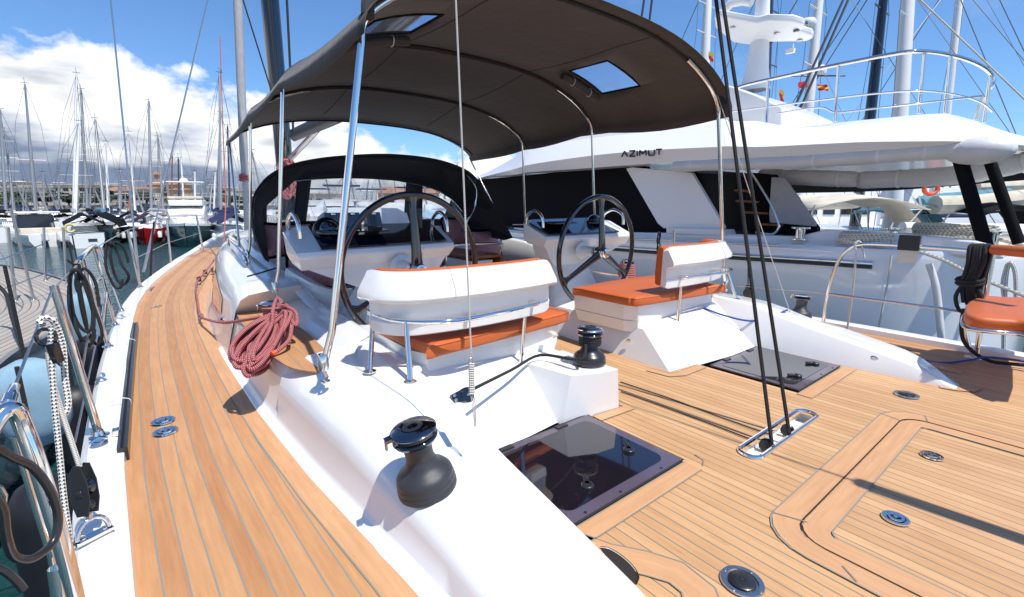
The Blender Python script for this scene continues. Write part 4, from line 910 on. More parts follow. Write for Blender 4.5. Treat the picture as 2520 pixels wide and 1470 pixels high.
# tall black snatch block standing on the padeye
sh0 = W(217, 1275, y=p.y+.02); up = (W(200, 1150, y=p.y+.06)-sh0).normalized(); s_ = V(.55, .8, .1); s_ = (s_-up*s_.dot(up)).normalized(); f_ = up.cross(s_)
bl = empty('snatch_block', sh0, 'tall black twin sheave block shackled to the steel padeye on the port rail', 'pulley block')
mb = MB(); mb.tube([p+V(0, .012, .055), p+V(0, .012, .075), sh0], .007, 8); mb.lathe([(.011, 0), (.011, .012), (.006, .02)], sh0-up*.01, up, 12); build(mb, 'shackle', M_['chrome'], bl)
for sd_ in (-1, 1):
    mb = MB(); out = [(-.020, .012), (.018, .012), (.030, .06), (.031, .11), (.022, .16), (.008, .178), (-.012, .175), (-.028, .12), (-.030, .06)]
    mb.prism([sh0+f_*a+up*b_+s_*.016*sd_ for a, b_ in out], s_*.004*sd_); mb.lathe([(.012, 0), (.012, .004), (0, .005)], sh0+up*.085+s_*.02*sd_, s_*sd_, 14); build(mb, 'cheek', M_['blk'], bl, bevel=.0015)
for zz_, r_ in ((.10, .027), (.04, .018)):
    mb = MB(); mb.lathe([(r_, -.014), (r_*.72, -.006), (r_*.7, .006), (r_, .014), (0, .014)], sh0+up*zz_, s_, 24); build(mb, 'sheave', M_['blkg'], bl)
# ropes on the port quarter
y0 = p.y+.02
tubeobj(smooth([W(126, 802, y=y0+.1), W(127, 870, y=y0+.1), W(133, 980, y=y0+.08), W(146, 1110, y=y0+.06), W(158, 1230, y=y0+.03), W(172, 1345, y=y0), W(172, 1500, y=y0-.05)], 6), .0085, 'mooring_rope', 'bwrope', None, 10, label='black flecked white braided rope hanging down beside the tall black block at the port rail', cat='rope')
tubeobj(smooth([W(106, 800, y=y0+.12), W(96, 792, y=y0+.13), W(108, 783, y=y0+.14), W(128, 787, y=y0+.14), W(143, 812, y=y0+.15), W(155, 855, y=y0+.15), W(160, 930, y=y0+.13), W(168, 990, y=y0+.11), W(160, 1020, y=y0+.1), W(152, 1006, y=y0+.11)], 6), .0095, 'rope_tail', 'bwrope', None, 10, label='looped tail of black flecked white rope knotted over the port guard wire', cat='rope')
tubeobj(smooth([W(118, 868, y=y0+.1), W(128, 930, y=y0+.1), W(150, 1010, y=y0+.09), W(175, 1085, y=y0+.07), W(196, 1150, y=y0+.05)], 5), .0075, 'control_line', 'wline', None, 8, label='plain off white line running from the guard wire into the tall black block', cat='rope')
c = W(113, 830, y=y0+.1); rr_ = (W(130, 830, y=y0+.1)-c).x
mb = MB(); mb.tube([c+V(math.cos(a)*.022, 0, math.sin(a)*.026) for a in [2*PI*k/20 for k in range(20)]], .006, 8, True); mb.tube([c+V(.01, 0, -.02), c+V(.016, 0, -.085)], .017, 12); build(mb, 'rope_clip', M_['blkg'], None, 'black plastic ring and sleeve clipped on the port guard wire', 'clip')
# black mooring coils
def coil(c, L_, wd, nl, r, m, label, cat='rope', sway=.0, seed=1, y=None):
    rd = random.Random(seed); pts = []
    for i in range(nl):
        a = rd.uniform(.7, 1.1); o = rd.uniform(-.5, .5)*wd
        for k in range(10):
            q = 2*PI*k/10; pts.append(c+V(math.cos(q)*wd*.5*rd.uniform(.8, 1.1)+o*.6, rd.uniform(-.5, .5)*wd*.5+o*.3, (math.sin(q)-1)*L_*.5*a))
    return tubeobj(smooth(pts, 3), r, 'rope_coil', m, None, 7, label=label, cat=cat)
coil(W(192, 662, y=3.6), .42, .09, 4, .0085, 'blkrope', 'black rope coil hanging from the port guard wire beside the steel gate', seed=2)
coil(W(280, 596, y=5.6), .42, .12, 2, .0115, 'blkrope', 'black rope hanging in loose loops over the water beyond the steel gate', seed=5)
tubeobj(smooth([W(165, 640, y=3.7), W(180, 650, y=3.7), W(197, 655, y=3.7), W(185, 690, y=3.7), W(192, 720, y=3.7), W(205, 690, y=3.7)], 5), .006, 'black_lashing', 'blkrope', None, 6, label='thin black cord knotted round the port guard wire', cat='cord')
tubeobj(smooth([W(379, 545, y=7.6), W(374, 600, y=7.6), W(372, 640, y=7.6), W(371, 680, y=7.6)], 4), .012, 'hanging_rope', 'blkrope', None, 6, label='black rope hanging straight down by the port shroud rods', cat='rope')
tubeobj(smooth([W(-30, 1090, y=1.3), W(30, 1125, y=1.33), W(80, 1150, y=1.36), W(125, 1210, y=1.36), W(143, 1275, y=1.36), W(130, 1335, y=1.34), W(80, 1375, y=1.3), W(35, 1370, y=1.28), W(15, 1320, y=1.26), W(5, 1250, y=1.25), W(-30, 1200, y=1.24)], 6), .0085, 'black_hose', 'blk', None, 9, label='black rubber hose looping over dark water at the bottom left corner', cat='hose')
tubeobj(smooth([W(-20, 1395, y=1.2), W(10, 1405, y=1.2), W(40, 1430, y=1.2), W(58, 1452, y=1.2)], 4), .007, 'hose_end', 'blk', None, 9, label='short cut black hose end pointing at the water, bottom left corner', cat='hose')
mb = MB(); mb.prism([W(-30, 1190, y=1.3), W(5, 1200, y=1.3), W(18, 1222, y=1.3), W(14, 1262, y=1.3), W(-30, 1330, y=1.3)], V(0, .01, 0)); br_ = build(mb, 'rail_bracket', M_['steel'], YA, bevel=.002)
# red sheet: from the shroud down to the deck blocks, round to the winch
tubeobj([W(541, 90, y=11.5), W(548, 300, y=10.6), W(556, 500, y=9.2), W(551, 600, y=8.2), W(526, 642, y=7.2)], .010, 'red_sheet', 'redrope', None, 7, label='thin red rope coming down past the port shrouds to the deck blocks', cat='rope')
Z0 = .02
rp_ = smooth([W(526, 642, z=.12), W(505, 670, z=.10), W(483, 698, z=.06), W(486, 740, z=.03), W(493, 776, z=.06), W(515, 788, z=.10), W(548, 794, z=.18), W(600, 788, z=.36), W(640, 780, z=.40)], 5)
tubeobj(rp_, .011, 'genoa_sheet', 'redrope', None, 8, label='red sheet led along the port side deck and round to the roped winch', cat='rope')
for q, nm in (((505, 672), 'sheet_block'), ((524, 668), 'sheet_block'), ((490, 690), 'sheet_block')):
    p = W(*q, z=.05); mb = MB(); mb.lathe([(.0, -.02), (.035, -.02), (.028, 0), (.035, .02), (0, .02)], p+V(0, 0, .02), (1, .2, .2), 16); mb.bar(p+V(-.0, -.05, .0), p+V(0, .09, .0), .05, .03); build(mb, nm, M_['blk'], YA, bevel=.003)
for q, zz_ in (((484, 702), .06), ((494, 778), .06)):
    p = W(*q, z=zz_); mb = MB(); mb.tube([p+V(math.cos(a)*.022, 0, math.sin(a)*.022) for a in [2*PI*k/14 for k in range(14)]], .006, 6, True); mb.lathe([(.02, -.03), (.008, -.02)], p, (0, 0, 1), 10); build(mb, 'fairlead', M_['chrome'], YA)
p = W(552, 792, z=.18); mb = MB(); mb.tube([p+V(0, math.cos(a)*.028, math.sin(a)*.028) for a in [2*PI*k/14 for k in range(14)]], .007, 6, True); mb.bar(p+V(-.02, -.03, .03), p+V(.05, .05, .035), .02, .02); build(mb, 'fairlead', M_['chrome'], YA)
# big red coil: wraps on the winch plus hanging loops
wct = Vector((.615, 3.20, .306)); pts = []
for k in range(5*14): a = 2*PI*k/14; pts.append(wct+V(math.cos(a)*.060, math.sin(a)*.060, .10+.0115*k/14*1.0))
mb = MB(); mb.tube(pts, .0105, 8); mb.tube([wct+V(math.cos(a)*.073, math.sin(a)*.073, .172) for a in [2*PI*k/20 for k in range(16, 37)]], .0105, 8)
rd = random.Random(11); allp = []
topc = (688, 735)
for i in range(19):
    f1 = i/18; ax_ = lerp(668, 712, f1)+rd.uniform(-6, 6); ay_ = lerp(790, 768, f1)+rd.uniform(-10, 10); bx_ = lerp(572, 628, rd.random()); by_ = 925-abs(bx_-606)*.9-rd.uniform(0, 26)
    wd = rd.uniform(9, 30); dd = rd.uniform(-.07, .05); dx, dy = bx_-ax_, by_-ay_; L_ = math.hypot(dx, dy); nx_, ny_ = -dy/L_, dx/L_; loop = []
    sg_ = 1 if i % 2 else -1
    for k in range(12):
        q = 2*PI*k/12; c_ = .5-.5*math.cos(q); w2 = math.sin(q)*wd*(1+.5*math.sin(q*.5))
        x_ = ax_+dx*c_+nx_*w2; y_ = ay_+dy*c_+ny_*w2; dep = lerp(2.80, 2.50, c_)+dd+(.035*math.sin(q)*sg_)
        loop.append(W(x_, y_, t=dep))
    allp.append(loop)
for loop in allp: mb.tube(smooth(loop, 5, True), .0122, 8, True)
mb.tube(smooth([W(692, 742, t=2.72), W(682, 735, t=2.80), W(672, 760, t=2.66), W(668, 800, t=2.62), W(640, 850, t=2.52), W(600, 900, t=2.44), W(612, 926, t=2.44), W(640, 895, t=2.48), W(672, 850, t=2.54)], 6), .0115, 8)
mb.tube(smooth([W(718, 800, t=2.66), W(712, 835, t=2.60), W(690, 858, t=2.54), W(676, 868, t=2.52)], 5), .0115, 8)
mb.tube(smooth([W(718, 790, t=2.70), W(730, 800, t=2.70), W(728, 770, t=2.74), W(705, 755, t=2.76), W(685, 752, t=2.7)], 5), .0115, 8)
cl_ = build(mb, 'rope_coil', M_['redrope'], None, 'fat red and white rope coil hanging from the near port winch over the coaming', 'rope coil', ang=80)
mb = MB(); mb.tube([W(678, 866, t=2.52), W(669, 872, t=2.50)], .0125, 10); build(mb, 'whipped_end', M_['lbuoy'], cl_)
# red rope round the far starboard winch
wct = mir((.615, 3.20, .306)); mb = MB()
for k in range(6): mb.tube([wct+V(math.cos(a)*(.068+.004*k), math.sin(a)*(.068+.003*k), .16-.024*k+.012*math.sin(a)) for a in [2*PI*j/18 for j in range(18)]], .013, 8, True)
build(mb, 'rope_coil', M_['redrope'], None, 'faded red rope wound round the far winch behind the starboard wheel', 'rope coil')
# black sheet on the pod winch, led to a block on the coaming
wct = W(1450, 893, z=.245); pts = []
for k in range(6*14): a = 2*PI*k/14; pts.append(wct+V(math.cos(a)*.056, math.sin(a)*.056, .105+.0105*k/14))
mb = MB(); mb.tube(pts, .0075, 8)
bp = W(1150, 962, z=.30)
mb.tube(smooth([wct+V(-.054, -.02, .12), wct+V(-.13, -.05, .06), W(1330, 874, z=.27), W(1260, 910, z=.28), bp+V(.03, .0, .0)], 5), .0085, 8)
build(mb, 'main_sheet_tail', M_['blkrope'], None, 'black rope wrapped round the pod winch and led across the white coaming', 'rope')
mb = MB(); d = V(-.85, .10, 0); q = bp+V(-.02, -.02, -.01); nrm = V(.1, -.85, .5).normalized(); u_ = d-nrm*d.dot(nrm); u_.normalize(); v_ = nrm.cross(u_)
mb.lathe([(0, -.018), (.034, -.018), (.036, -.006), (.036, .006), (.034, .018), (.012, .020), (0, .019)], q, nrm, 28)
mb.prism([q+u_*a+v_*b_-nrm*.016 for a, b_ in ((0, .03), (.07, .022), (.085, .0), (.07, -.018), (0, -.034))], nrm*.03)
fb = build(mb, 'foot_block', M_['blkg'], YA, bevel=.003)
for a, b_ in ((0, 0), (.068, .012), (.070, -.008)):
    mb = MB(); mb.lathe([(0, .004), (.006, .004), (.008, 0)], q+u_*a+v_*b_+nrm*.018, nrm, 12); build(mb, 'bolt', M_['steel'], fb)
# mainsheet: two black falls from the deck well up to the boom
ms = empty('mainsheet', (2.38, .85, 0), 'pair of taut black braided ropes rising from the steel oval deck well', 'rope')
for b_, t_, zb in (((1900, 1098), (1762, 0), -.01), ((1944, 1078), (1778, 0), -.01)):
    p = W(*b_, z=zb); q = W(*t_, x=2.38); mb = MB(); mb.tube([p, p.lerp(q, .4), q, q+(q-p)*.25], .0088, 9); build(mb, 'rope', M_['blkrope'], ms)
# two thin black lines laid over the deck from the well to the seat pod
tubeobj(smooth([W(1900, 1072, z=.008), W(1760, 1022, z=.007), W(1640, 978, z=.007), W(1527, 940, z=.007)], 4), .0035, 'deck_line', 'blkrope', None, 6, label='thin black line lying across the teak from the deck well, the farther of two', cat='rope')
tubeobj(smooth([W(1850, 1082, z=.008), W(1740, 1040, z=.007), W(1630, 1000, z=.007), W(1528, 964, z=.007)], 4), .0035, 'deck_line', 'blkrope', None, 6, label='thin black line lying across the teak from the deck well, the nearer of two', cat='rope')
# white flag halyard with macrame lashing
p0, p1 = W(1170, 1050, y=1.25), W(1120, -40, y=1.45)
hl = empty('white_lanyard', p0, 'thin white cord hanging in front of the near helm seat, ending in a knotted lashing', 'cord')
a = W(1159, 860, y=1.30); tb_ = W(1161, 968, y=1.27)
mb = MB(); mb.tube([a, p1], .0032, 7); build(mb, 'cord', M_['wline'], hl)
for s in (-1, 1):
    mb = MB(); mb.tube([a+V(0, 0, -.008), a+V(.006*s, 0, -.03), a+V(.008*s, 0, -.05)], .002, 6); build(mb, 'eye_strand', M_['wline'], hl)
for s in (-1, 0, 1):
    mb = MB(); mb.tube([lerp(a, tb_, .98)+V(.006*s, 0, 0), lerp(a, p0, .75)+V(.006*s, 0, 0), p0+V(.003*s, 0, 0)], .0018, 6); build(mb, 'strand', M_['wline'], hl)
mb = MB(); st_ = a+V(0, 0, -.052)
for k in range(14):
    c = lerp(st_, tb_, k/13.0); mb.tube([c+V(math.cos(q)*.0095, math.sin(q)*.006, .0015*math.sin(q*2)) for q in [2*PI*j/10 for j in range(10)]], .0034, 6, True)
build(mb, 'macrame_lashing', M_['wline'], hl)
mb = MB(); c = a+V(0, 0, -.047); mb.tube([c+V(math.cos(q)*.009, 0, math.sin(q)*.016) for q in [2*PI*j/14 for j in range(14)]], .003, 7, True); build(mb, 'thimble', M_['steel'], hl)
# second thin cord from the aft bimini corner to the starboard coaming
tubeobj([W(1745, 172, x=3.80), W(1905, 655, x=4.0), W(1962, 820, x=4.02)], .0035, 'thin_line', 'wline', None, 6, label='thin white cord from the starboard bimini corner down to the far coaming', cat='cord')
# pad eye and organiser on the starboard coaming
p = W(1963, 822, x=4.02); mb = MB(); mb.box(p, (.05, .07, .012), rx=.3); mb.lathe([(.015, 0), (.015, .02)], p, (0, -.4, 1), 12); mb.lathe([(.012, 0), (.012, .02)], p+V(.01, .03, .01), (0, -.4, 1), 12); build(mb, 'coaming_padeye', M_['steel'], YA, bevel=.002)
tubeobj(smooth([W(1732, 758, x=3.55), W(1780, 776, x=3.66), W(1845, 790, x=3.75), W(1895, 780, x=3.85), W(1938, 763, x=3.97)], 6), .0075, 'blue_line', 'bluerope', None, 8, label='bright blue rope drooping from the far helm seat to the starboard coaming', cat='rope')
p = W(2150, 883, x=3.80); mb = MB(); mb.ball(p, .028, 12, sq=(.3, 1.1, .7)); build(mb, 'latch', M_['chrome'], YA)
# black hanging block and stropped line on the far rail
p = W(1841, 722, x=4.70); mb = MB(); mb.lathe([(0, -.02), (.045, -.02), (.045, .02), (0, .02)], p, (-1, .3, 0), 20); mb.prism([p+V(0, a, b_) for a, b_ in ((-.04, 0), (-.03, .08), (.03, .08), (.04, 0), (.03, -.08), (-.03, -.08))], V(.03, 0, 0)); mb.tube([W(1841, 640, x=4.7), W(1841, 700, x=4.7)], .006, 6)
build(mb, 'hanging_block', M_['blk'], None, 'black pulley block hanging from a line behind the mainsheet, over the grey hull', 'pulley block')
coil(W(1622, 572, x=4.70), .26, .05, 2, .008, 'blkrope', 'small black rope loop hung on the far guard rail between wheel and seat', seed=8)
# ------------------------------------------------------------ starboard pushpit with corner seat
XS = 4.70
tubeobj(smooth([W(2025, 802, x=XS), W(2033, 745, x=XS), W(2042, 700, x=XS), W(2058, 655, x=XS), W(2082, 618, x=XS), W(2115, 602, x=XS), W(2180, 602, x=XS), W(2300, 610, x=XS), W(2420, 620, x=XS), W(2440, 622, x=XS)], 5), .0145, 'pushpit_rail', 'chrome', YA, 12)
tubeobj([W(2034, 722, x=XS), W(2150, 738, x=XS), W(2300, 757, x=XS), W(2400, 772, x=XS)], .0115, 'pushpit_rail', 'chrome', YA, 10)
tubeobj([W(2445, 620, x=XS), W(2430, 700, x=XS), W(2402, 876, x=XS)], .0165, 'pushpit_rail', 'chrome', YA, 12)
tubeobj(smooth([W(2370, 785, x=XS), W(2374, 800, x=XS), W(2385, 850, x=XS), W(2398, 878, x=XS)], 4), .013, 'pushpit_brace', 'chrome', YA, 10)
mb = MB(); q = W(2400, 882, x=XS); mb.box(q, (.09, .12, .012)); build(mb, 'rail_foot', M_['steel'], YA, bevel=.003)
for a, c in (((2030, 722), (1655, 690)), ((2060, 620), (1655, 592))):
    tubeobj([W(*a, x=XS), W(*c, x=XS)], .0045, 'lifeline', 'steel', YA, 6)
for t_, b_ in (((1660, 567), (1648, 640)), ((1322, 548), (1318, 610)), ((1334, 553), (1330, 612))):
    p = W(*t_, x=XS); q = W(*b_, x=XS); q.z = -.02; q.x = XS; tubeobj([V(XS, p.y, -.01), p], .015, 'stanchion', 'chrome', YA, 10)
tubeobj([W(1262, 553, x=XS), W(1322, 553, x=XS)], .006, 'lifeline', 'steel', YA, 6)
# corner seat: curved rail platform and two orange pads
cs_ = empty('corner_seat', W(2440, 800, x=4.6), 'orange padded corner seat on the steel pushpit at the right edge', 'seat')
o = [W(2386, 792, z=.42), W(2372, 775, z=.42), W(2385, 752, z=.42), W(2420, 740, z=.42), W(2470, 742, z=.42), W(2600, 752, z=.42), W(2640, 830, z=.42), W(2520, 806, z=.42), W(2450, 800, z=.42)]
mb = MB(); P = smooth(o, 3, True); c0 = sum(P, Vector())/len(P); rows = []
for dz, s in ((.0, .97), (.008, 1), (.045, 1.0), (.06, .985), (.068, .93), (.070, .5), (.070, .01)): rows.append([V(c0.x+(q.x-c0.x)*s, c0.y+(q.y-c0.y)*s, .39+dz) for q in P])
mb.grid(rows, closed=True); build(mb, 'seat_pad', M_['orange'], cs_, ang=60)
tubeobj([V(q.x, q.y, .378) for q in P], .013, 'seat_frame', 'chrome', cs_, 10, True)
mb = MB(); a = W(2442, 614, x=4.62); c = W(2620, 628, x=4.45); mb.tube([a, lerp(a, c, .04), lerp(a, c, .5), c], [.030, .036, .038, .038], 14); build(mb, 'back_pad', M_['orange'], cs_, ang=60)
# thick black rope hank on the corner of the pushpit
rd = random.Random(4); mb = MB()
for k, (x0_, x1_) in enumerate(((2386, 2372), (2398, 2385), (2412, 2392), (2424, 2400), (2405, 2380))):
    mb.tube(smooth([W(x1_, 745, x=4.64+.01*k), W(x1_-4, 700, x=4.63), W(x0_-4, 650, x=4.62), W(x0_, 612, x=4.64), W(x0_+9, 604, x=4.66), W(x0_+14, 625, x=4.68), W(x1_+16, 700, x=4.67), W(x1_+8, 750, x=4.67)], 5), .0135, 8)
for z_ in (688, 696): mb.tube([W(2388+math.cos(q)*34, z_+math.sin(q)*7, x=4.655-.05*math.sin(q)) for q in [2*PI*j/14 for j in range(14)]], .0125, 8, True)
mb.tube(smooth([W(2370, 700, x=4.62), W(2352, 730, x=4.62), W(2362, 765, x=4.62), W(2395, 770, x=4.62), W(2418, 745, x=4.62), W(2408, 712, x=4.62)], 5), .0125, 8)
mb.tube(smooth([W(2372, 760, x=4.60), W(2366, 800, x=4.6), W(2372, 840, x=4.6), W(2400, 870, x=4.6), W(2440, 890, x=4.6), W(2500, 897, x=4.6), W(2600, 905, x=4.6)], 5), .0125, 8)
build(mb, 'rope_hank', M_['blkrope'], None, 'thick black rope hank knotted on the starboard pushpit beside the orange seat', 'rope')
tubeobj(smooth([W(2180, 850, x=4.3), W(2270, 886, x=4.35), W(2330, 893, x=4.4), W(2390, 886, x=4.5), W(2440, 880, x=4.6), W(2600, 900, x=4.7)], 6), .008, 'blue_hose', 'bluerope', None, 8, label='dark blue line running along the far side deck to the corner seat', cat='rope')
# electric box on the pushpit, knotted flecked line
p = W(2238, 598, x=XS); mb = MB(); mb.box(p, (.05, .135, .12)); eb = build(mb, 'junction_box', M_['blk'], None, 'black square socket box clamped on the starboard pushpit rail', 'box', bevel=.008, seg=3)
mb = MB(); mb.box(p+V(.01, 0, -.10), (.006, .12, .12)); build(mb, 'mounting_plate', M_['steel'], eb)
tubeobj(smooth([W(2098, 870, x=4.74), W(2090, 760, x=4.72), W(2104, 680, x=4.70), W(2107, 618, x=4.68)], 4) if False else smooth([W(2073, 880, x=4.95), W(2088, 790, x=4.85), W(2100, 700, x=4.75), W(2106, 630, x=4.69), W(2104, 603, x=4.68), W(2112, 594, x=4.70), W(2120, 603, x=4.71), W(2127, 635, x=4.71)], 5), .0085, 'knotted_rope', 'bwrope', None, 9, label='black flecked white rope knotted over the starboard pushpit rail and dropping overboard', cat='rope')
# backstay with hydraulic ram, mast and boom
mb = MB(); a, c = V(CL, -1.35, .02), V(CL, 9.2, 24.0); d = (c-a).normalized(); mb.tube([a, c], .007, 6); bs = build(mb, 'backstay', M_['steel'], YA)
mb = MB(); mb.tube([a+d*.25, a+d*2.1], .038, 12); build(mb, 'hydraulic_ram', M_['steel'], bs)
mb = MB(); rows = []
for z in (.8, 1.7, 6, 14, 24): rows.append([V(CL-.05+.15*math.cos(q), 9.9-.02*(z-1)+.16*math.sin(q), z) for q in [2*PI*j/20 for j in range(20)]])
mb.grid(rows, closed=True); ma = build(mb, 'mast', M_['blkg'], YA, ang=60)
mb = MB(); mb.tube([W(718, 335, y=9.2), W(830, 285, y=8.6), V(CL, 6.6, 2.9), V(CL, 1.6, 3.2)], [.10, .13, .14, .12], 14); build(mb, 'boom', M_['mastd'], YA, ang=60)
mb = MB(); mb.tube([W(715, 390, y=9.5), W(800, 300, y=8.8)], .05, 10); build(mb, 'boom_vang', M_['steel'], YA)
tubeobj([W(609, 640, y=12), W(603, 450, y=12), W(600, 380, y=12), W(584, -30, y=12), W(582, -200, y=12)], [.04, .055, .085, .085, .08], 'furled_sail_roll', 'greycv', YA, 12)
mb = MB()
for k in range(4): c = W(601, 432+k*4, y=12); mb.tube([c+V(math.cos(a)*.09, math.sin(a)*.09, .02*math.sin(a*2+k)) for a in [2*PI*j/12 for j in range(12)]], .018, 6, True)
build(mb, 'furling_tie', M_['redrope'], YA)
for a, c, r_ in (((690, 300), (660, 0), .018), ((668, 225), (598, 0), .012), ((722, 330), (706, 0), .02)): tubeobj([W(*a, y=9), W(*c, y=9.2), W(*c, y=9.2)+V(0, 0, 3)], r_, 'halyard', 'blkrope', YA, 6)
coil(W(706, 395, y=9.3), .7, .25, 4, .03, 'redrope', 'red rope bundle hanging on the mast seen left under the bimini', seed=9)
# two black stays above the starboard bimini edge
for a, c in (((1578, 50), (1594, -60)), ((1597, 62), (1612, -60))): 
    p, q = W(*a, y=9), W(*c, y=9); tubeobj([p+(p-q)*1.2, q, q+(q-p)*2], .035, 'lazy_jack', 'mastd', YA, 6)
# ------------------------------------------------------------ fenders on the port side
def fender(c, r, h, m, label, group=None, tilt=(0, 0)):
    mb = MB(); ax = V(tilt[0], tilt[1], 1).normalized(); mb.lathe([(0, 0), (r*.35, 0), (r*.75, .05), (r*.97, .13), (r, .2), (r, h-.18), (r*.96, h-.1), (r*.7, h-.035), (r*.3, h), (0, h)], Vector(c)-ax*h/2, ax, 28)
    o = build(mb, 'fender', M_[m], None, label, 'fender', group, ang=70)
    mb = MB(); mb.tube([Vector(c)+ax*(h/2-.01), Vector(c)+ax*(h/2+.55)], .009, 7); build(mb, 'fender_line', M_['blkrope'], o); return o
fender(W(85, 990, t=2.75), .155, .52, 'fender', 'nearest pale blue cloth covered fender hanging from the grey decked boat', 'fenders between the boats')
fender(W(207, 795, t=5.0), .14, .62, 'fender', 'pale blue cloth covered fender farther along, behind the steel gate', 'fenders between the boats')
fender(W(205, 725, t=7.2), .15, .7, 'fender', 'farthest pale blue fender, mostly behind black rope coils', 'fenders between the boats')
for (px, py, t_), l_ in (((222, 880, 4.5), 'upper black fender along the white port hull beside the guard wires'), ((205, 1040, 3.3), 'middle black fender squeezed along the port hull below the stanchion'), ((165, 1290, 2.2), 'nearest black fender against the port hull below the flecked rope')):
    p = W(px, py, t=t_); fender((-.50, p.y+.1, -.62), .14, .95, 'blkvinyl', l_, 'black fenders on the port hull')
# ------------------------------------------------------------ neighbouring boat with weathered teak deck
NB = empty('moored_boat', (-2.5, 8, SEA), 'neighbouring yacht with silvery weathered teak deck at the left edge', 'boat')
zd = -.22
edge = [W(-260, 1130, z=zd), W(0, 893, z=zd), W(60, 858, z=zd), W(130, 822, z=zd), W(200, 782, z=zd), W(243, 752, z=zd), W(247, 735, z=zd), W(225, 718, z=zd), W(180, 700, z=zd), W(95, 673, z=zd), W(0, 655, z=zd), W(-260, 625, z=zd)]
E_ = smooth(edge, 6); rows = []; uvs = []
cen = [V(min(p.x-.3, -4.5) if False else -4.2, p.y*.55+3.6, zd) for p in E_]
for p, c in zip(E_, cen):
    pass
tot = [0]
for a, c in zip(E_, E_[1:]): tot.append(tot[-1]+(c-a).length)
rows = [[p.lerp(c, k/10) for p, c in zip(E_, cen)] for k in range(11)]; uvs = [[(k/10*2.6, L_) for L_ in tot] for k in range(11)]
mb = MB(); mb.grid(rows, uvs=uvs); build(mb, 'teak_deck', M_['teak_grey'], NB)
mb = MB(); mb.grid([[p+V(0, 0, .03) for p in E_], [p+(p-c).normalized()*.05+V(0, 0, .03) for p, c in zip(E_, cen)], [p+(p-c).normalized()*.06+V(0, 0, -.06) for p, c in zip(E_, cen)]]); build(mb, 'toe_rail', M_['mastd'], NB)
mb = MB(); mb.grid([[p+(p-c).normalized()*.055+V(0, 0, -.06) for p, c in zip(E_, cen)], [p+(p-c).normalized()*-.02+V(0, 0, -.5) for p, c in zip(E_, cen)], [p-(p-c).normalized()*.25+V(0, 0, -1.0) for p, c in zip(E_, cen)], [p-(p-c).normalized()*.5+V(0, 0, -1.6) for p, c in zip(E_, cen)]]); build(mb, 'hull', M_['hullgrey'], NB)
for (b_, t_), r_ in ((((83, 738), (27, 515)), .0), (((38, 740), (20, 560)), 0), (((112, 690), (108, 560)), 0), (((165, 700), (155, 560)), 0)):
    p = W(*b_, z=zd); q = W(*t_, y=p.y); mb = MB(); mb.tube([p, q], .018, 8); base_plate(mb, p, .04); build(mb, 'stanchion', M_['steel'], NB)
mb = MB()
for a, c in (((0, 640), (110, 600)), ((0, 715), (160, 655)), ((45, 700), (0, 620))): mb.tube([W(*a, y=8.5), W(*c, y=9.5)], .007, 6)
build(mb, 'lifeline', M_['steel'], NB)
tubeobj(smooth([W(-20, 690, y=7.2), W(15, 725, y=7.0), W(30, 780, y=6.6), W(52, 850, y=6.2), W(60, 880, y=6.0)], 4), .018, 'mooring_line', 'blkrope', None, 7, label='black mooring line running down over the weathered teak deck to its fender', cat='rope')

P = [W(*q, z=.0075) for q in ((1478, 1348), (1500, 1352), (1530, 1370), (1558, 1396), (1571, 1420), (1566, 1442), (1540, 1420), (1500, 1380))]
mb = MB(); mb.prism(P, V(0, 0, -.004)); dr_ = build(mb, 'deck_drain', M_['gap'], YA)
mb = MB(); mb.tube(smooth([p+V(0, 0, .002) for p in P[:6]], 4), .003, 6); build(mb, 'drain_rim', M_['chrome'], dr_)
for q, d_ in ((W(1500, 820, z=.385), V(.03, -.035, 0)), (W(1358, 822, z=.37), V(.03, -.04, 0))):
    mb = MB(); mb.grid([[q, q+V(.03, 0, 0)], [q+d_+V(0, 0, .002), q+d_+V(.03, 0, .002)], [q+d_*1.3+V(0, 0, -.018), q+d_*1.3+V(.03, 0, -.018)], [q+d_*.6+V(0, 0, -.024), q+d_*.6+V(.03, 0, -.024)]]) ; o_ = mb
mb = MB(); q = W(1352, 815, z=.375); mb.grid([[q+V(-.02, .01, 0), q+V(.02, .01, 0)], [q+V(-.016, -.03, -.004), q+V(.024, -.03, -.004)], [q+V(-.012, -.05, -.022), q+V(.028, -.05, -.022)], [q+V(-.01, -.035, -.034), q+V(.03, -.035, -.034)]]); build(mb, 'webbing_strap', M_['cream'], YA, solid=.002)
# fold-down cleat and speaker ring on the port cockpit side, round drink recess on the coachroof end
p = W(775, 752, z=.30); mb = MB(); mb.tube([p+V(math.cos(a)*.035, math.sin(a)*.02, 0) for a in [2*PI*k/20 for k in range(20)]], .006, 6, True); mb.bar(p+V(-.03, 0, 0), p+V(.03, 0, 0), .02, .008); build(mb, 'pad_cleat', M_['chrome'], YA)
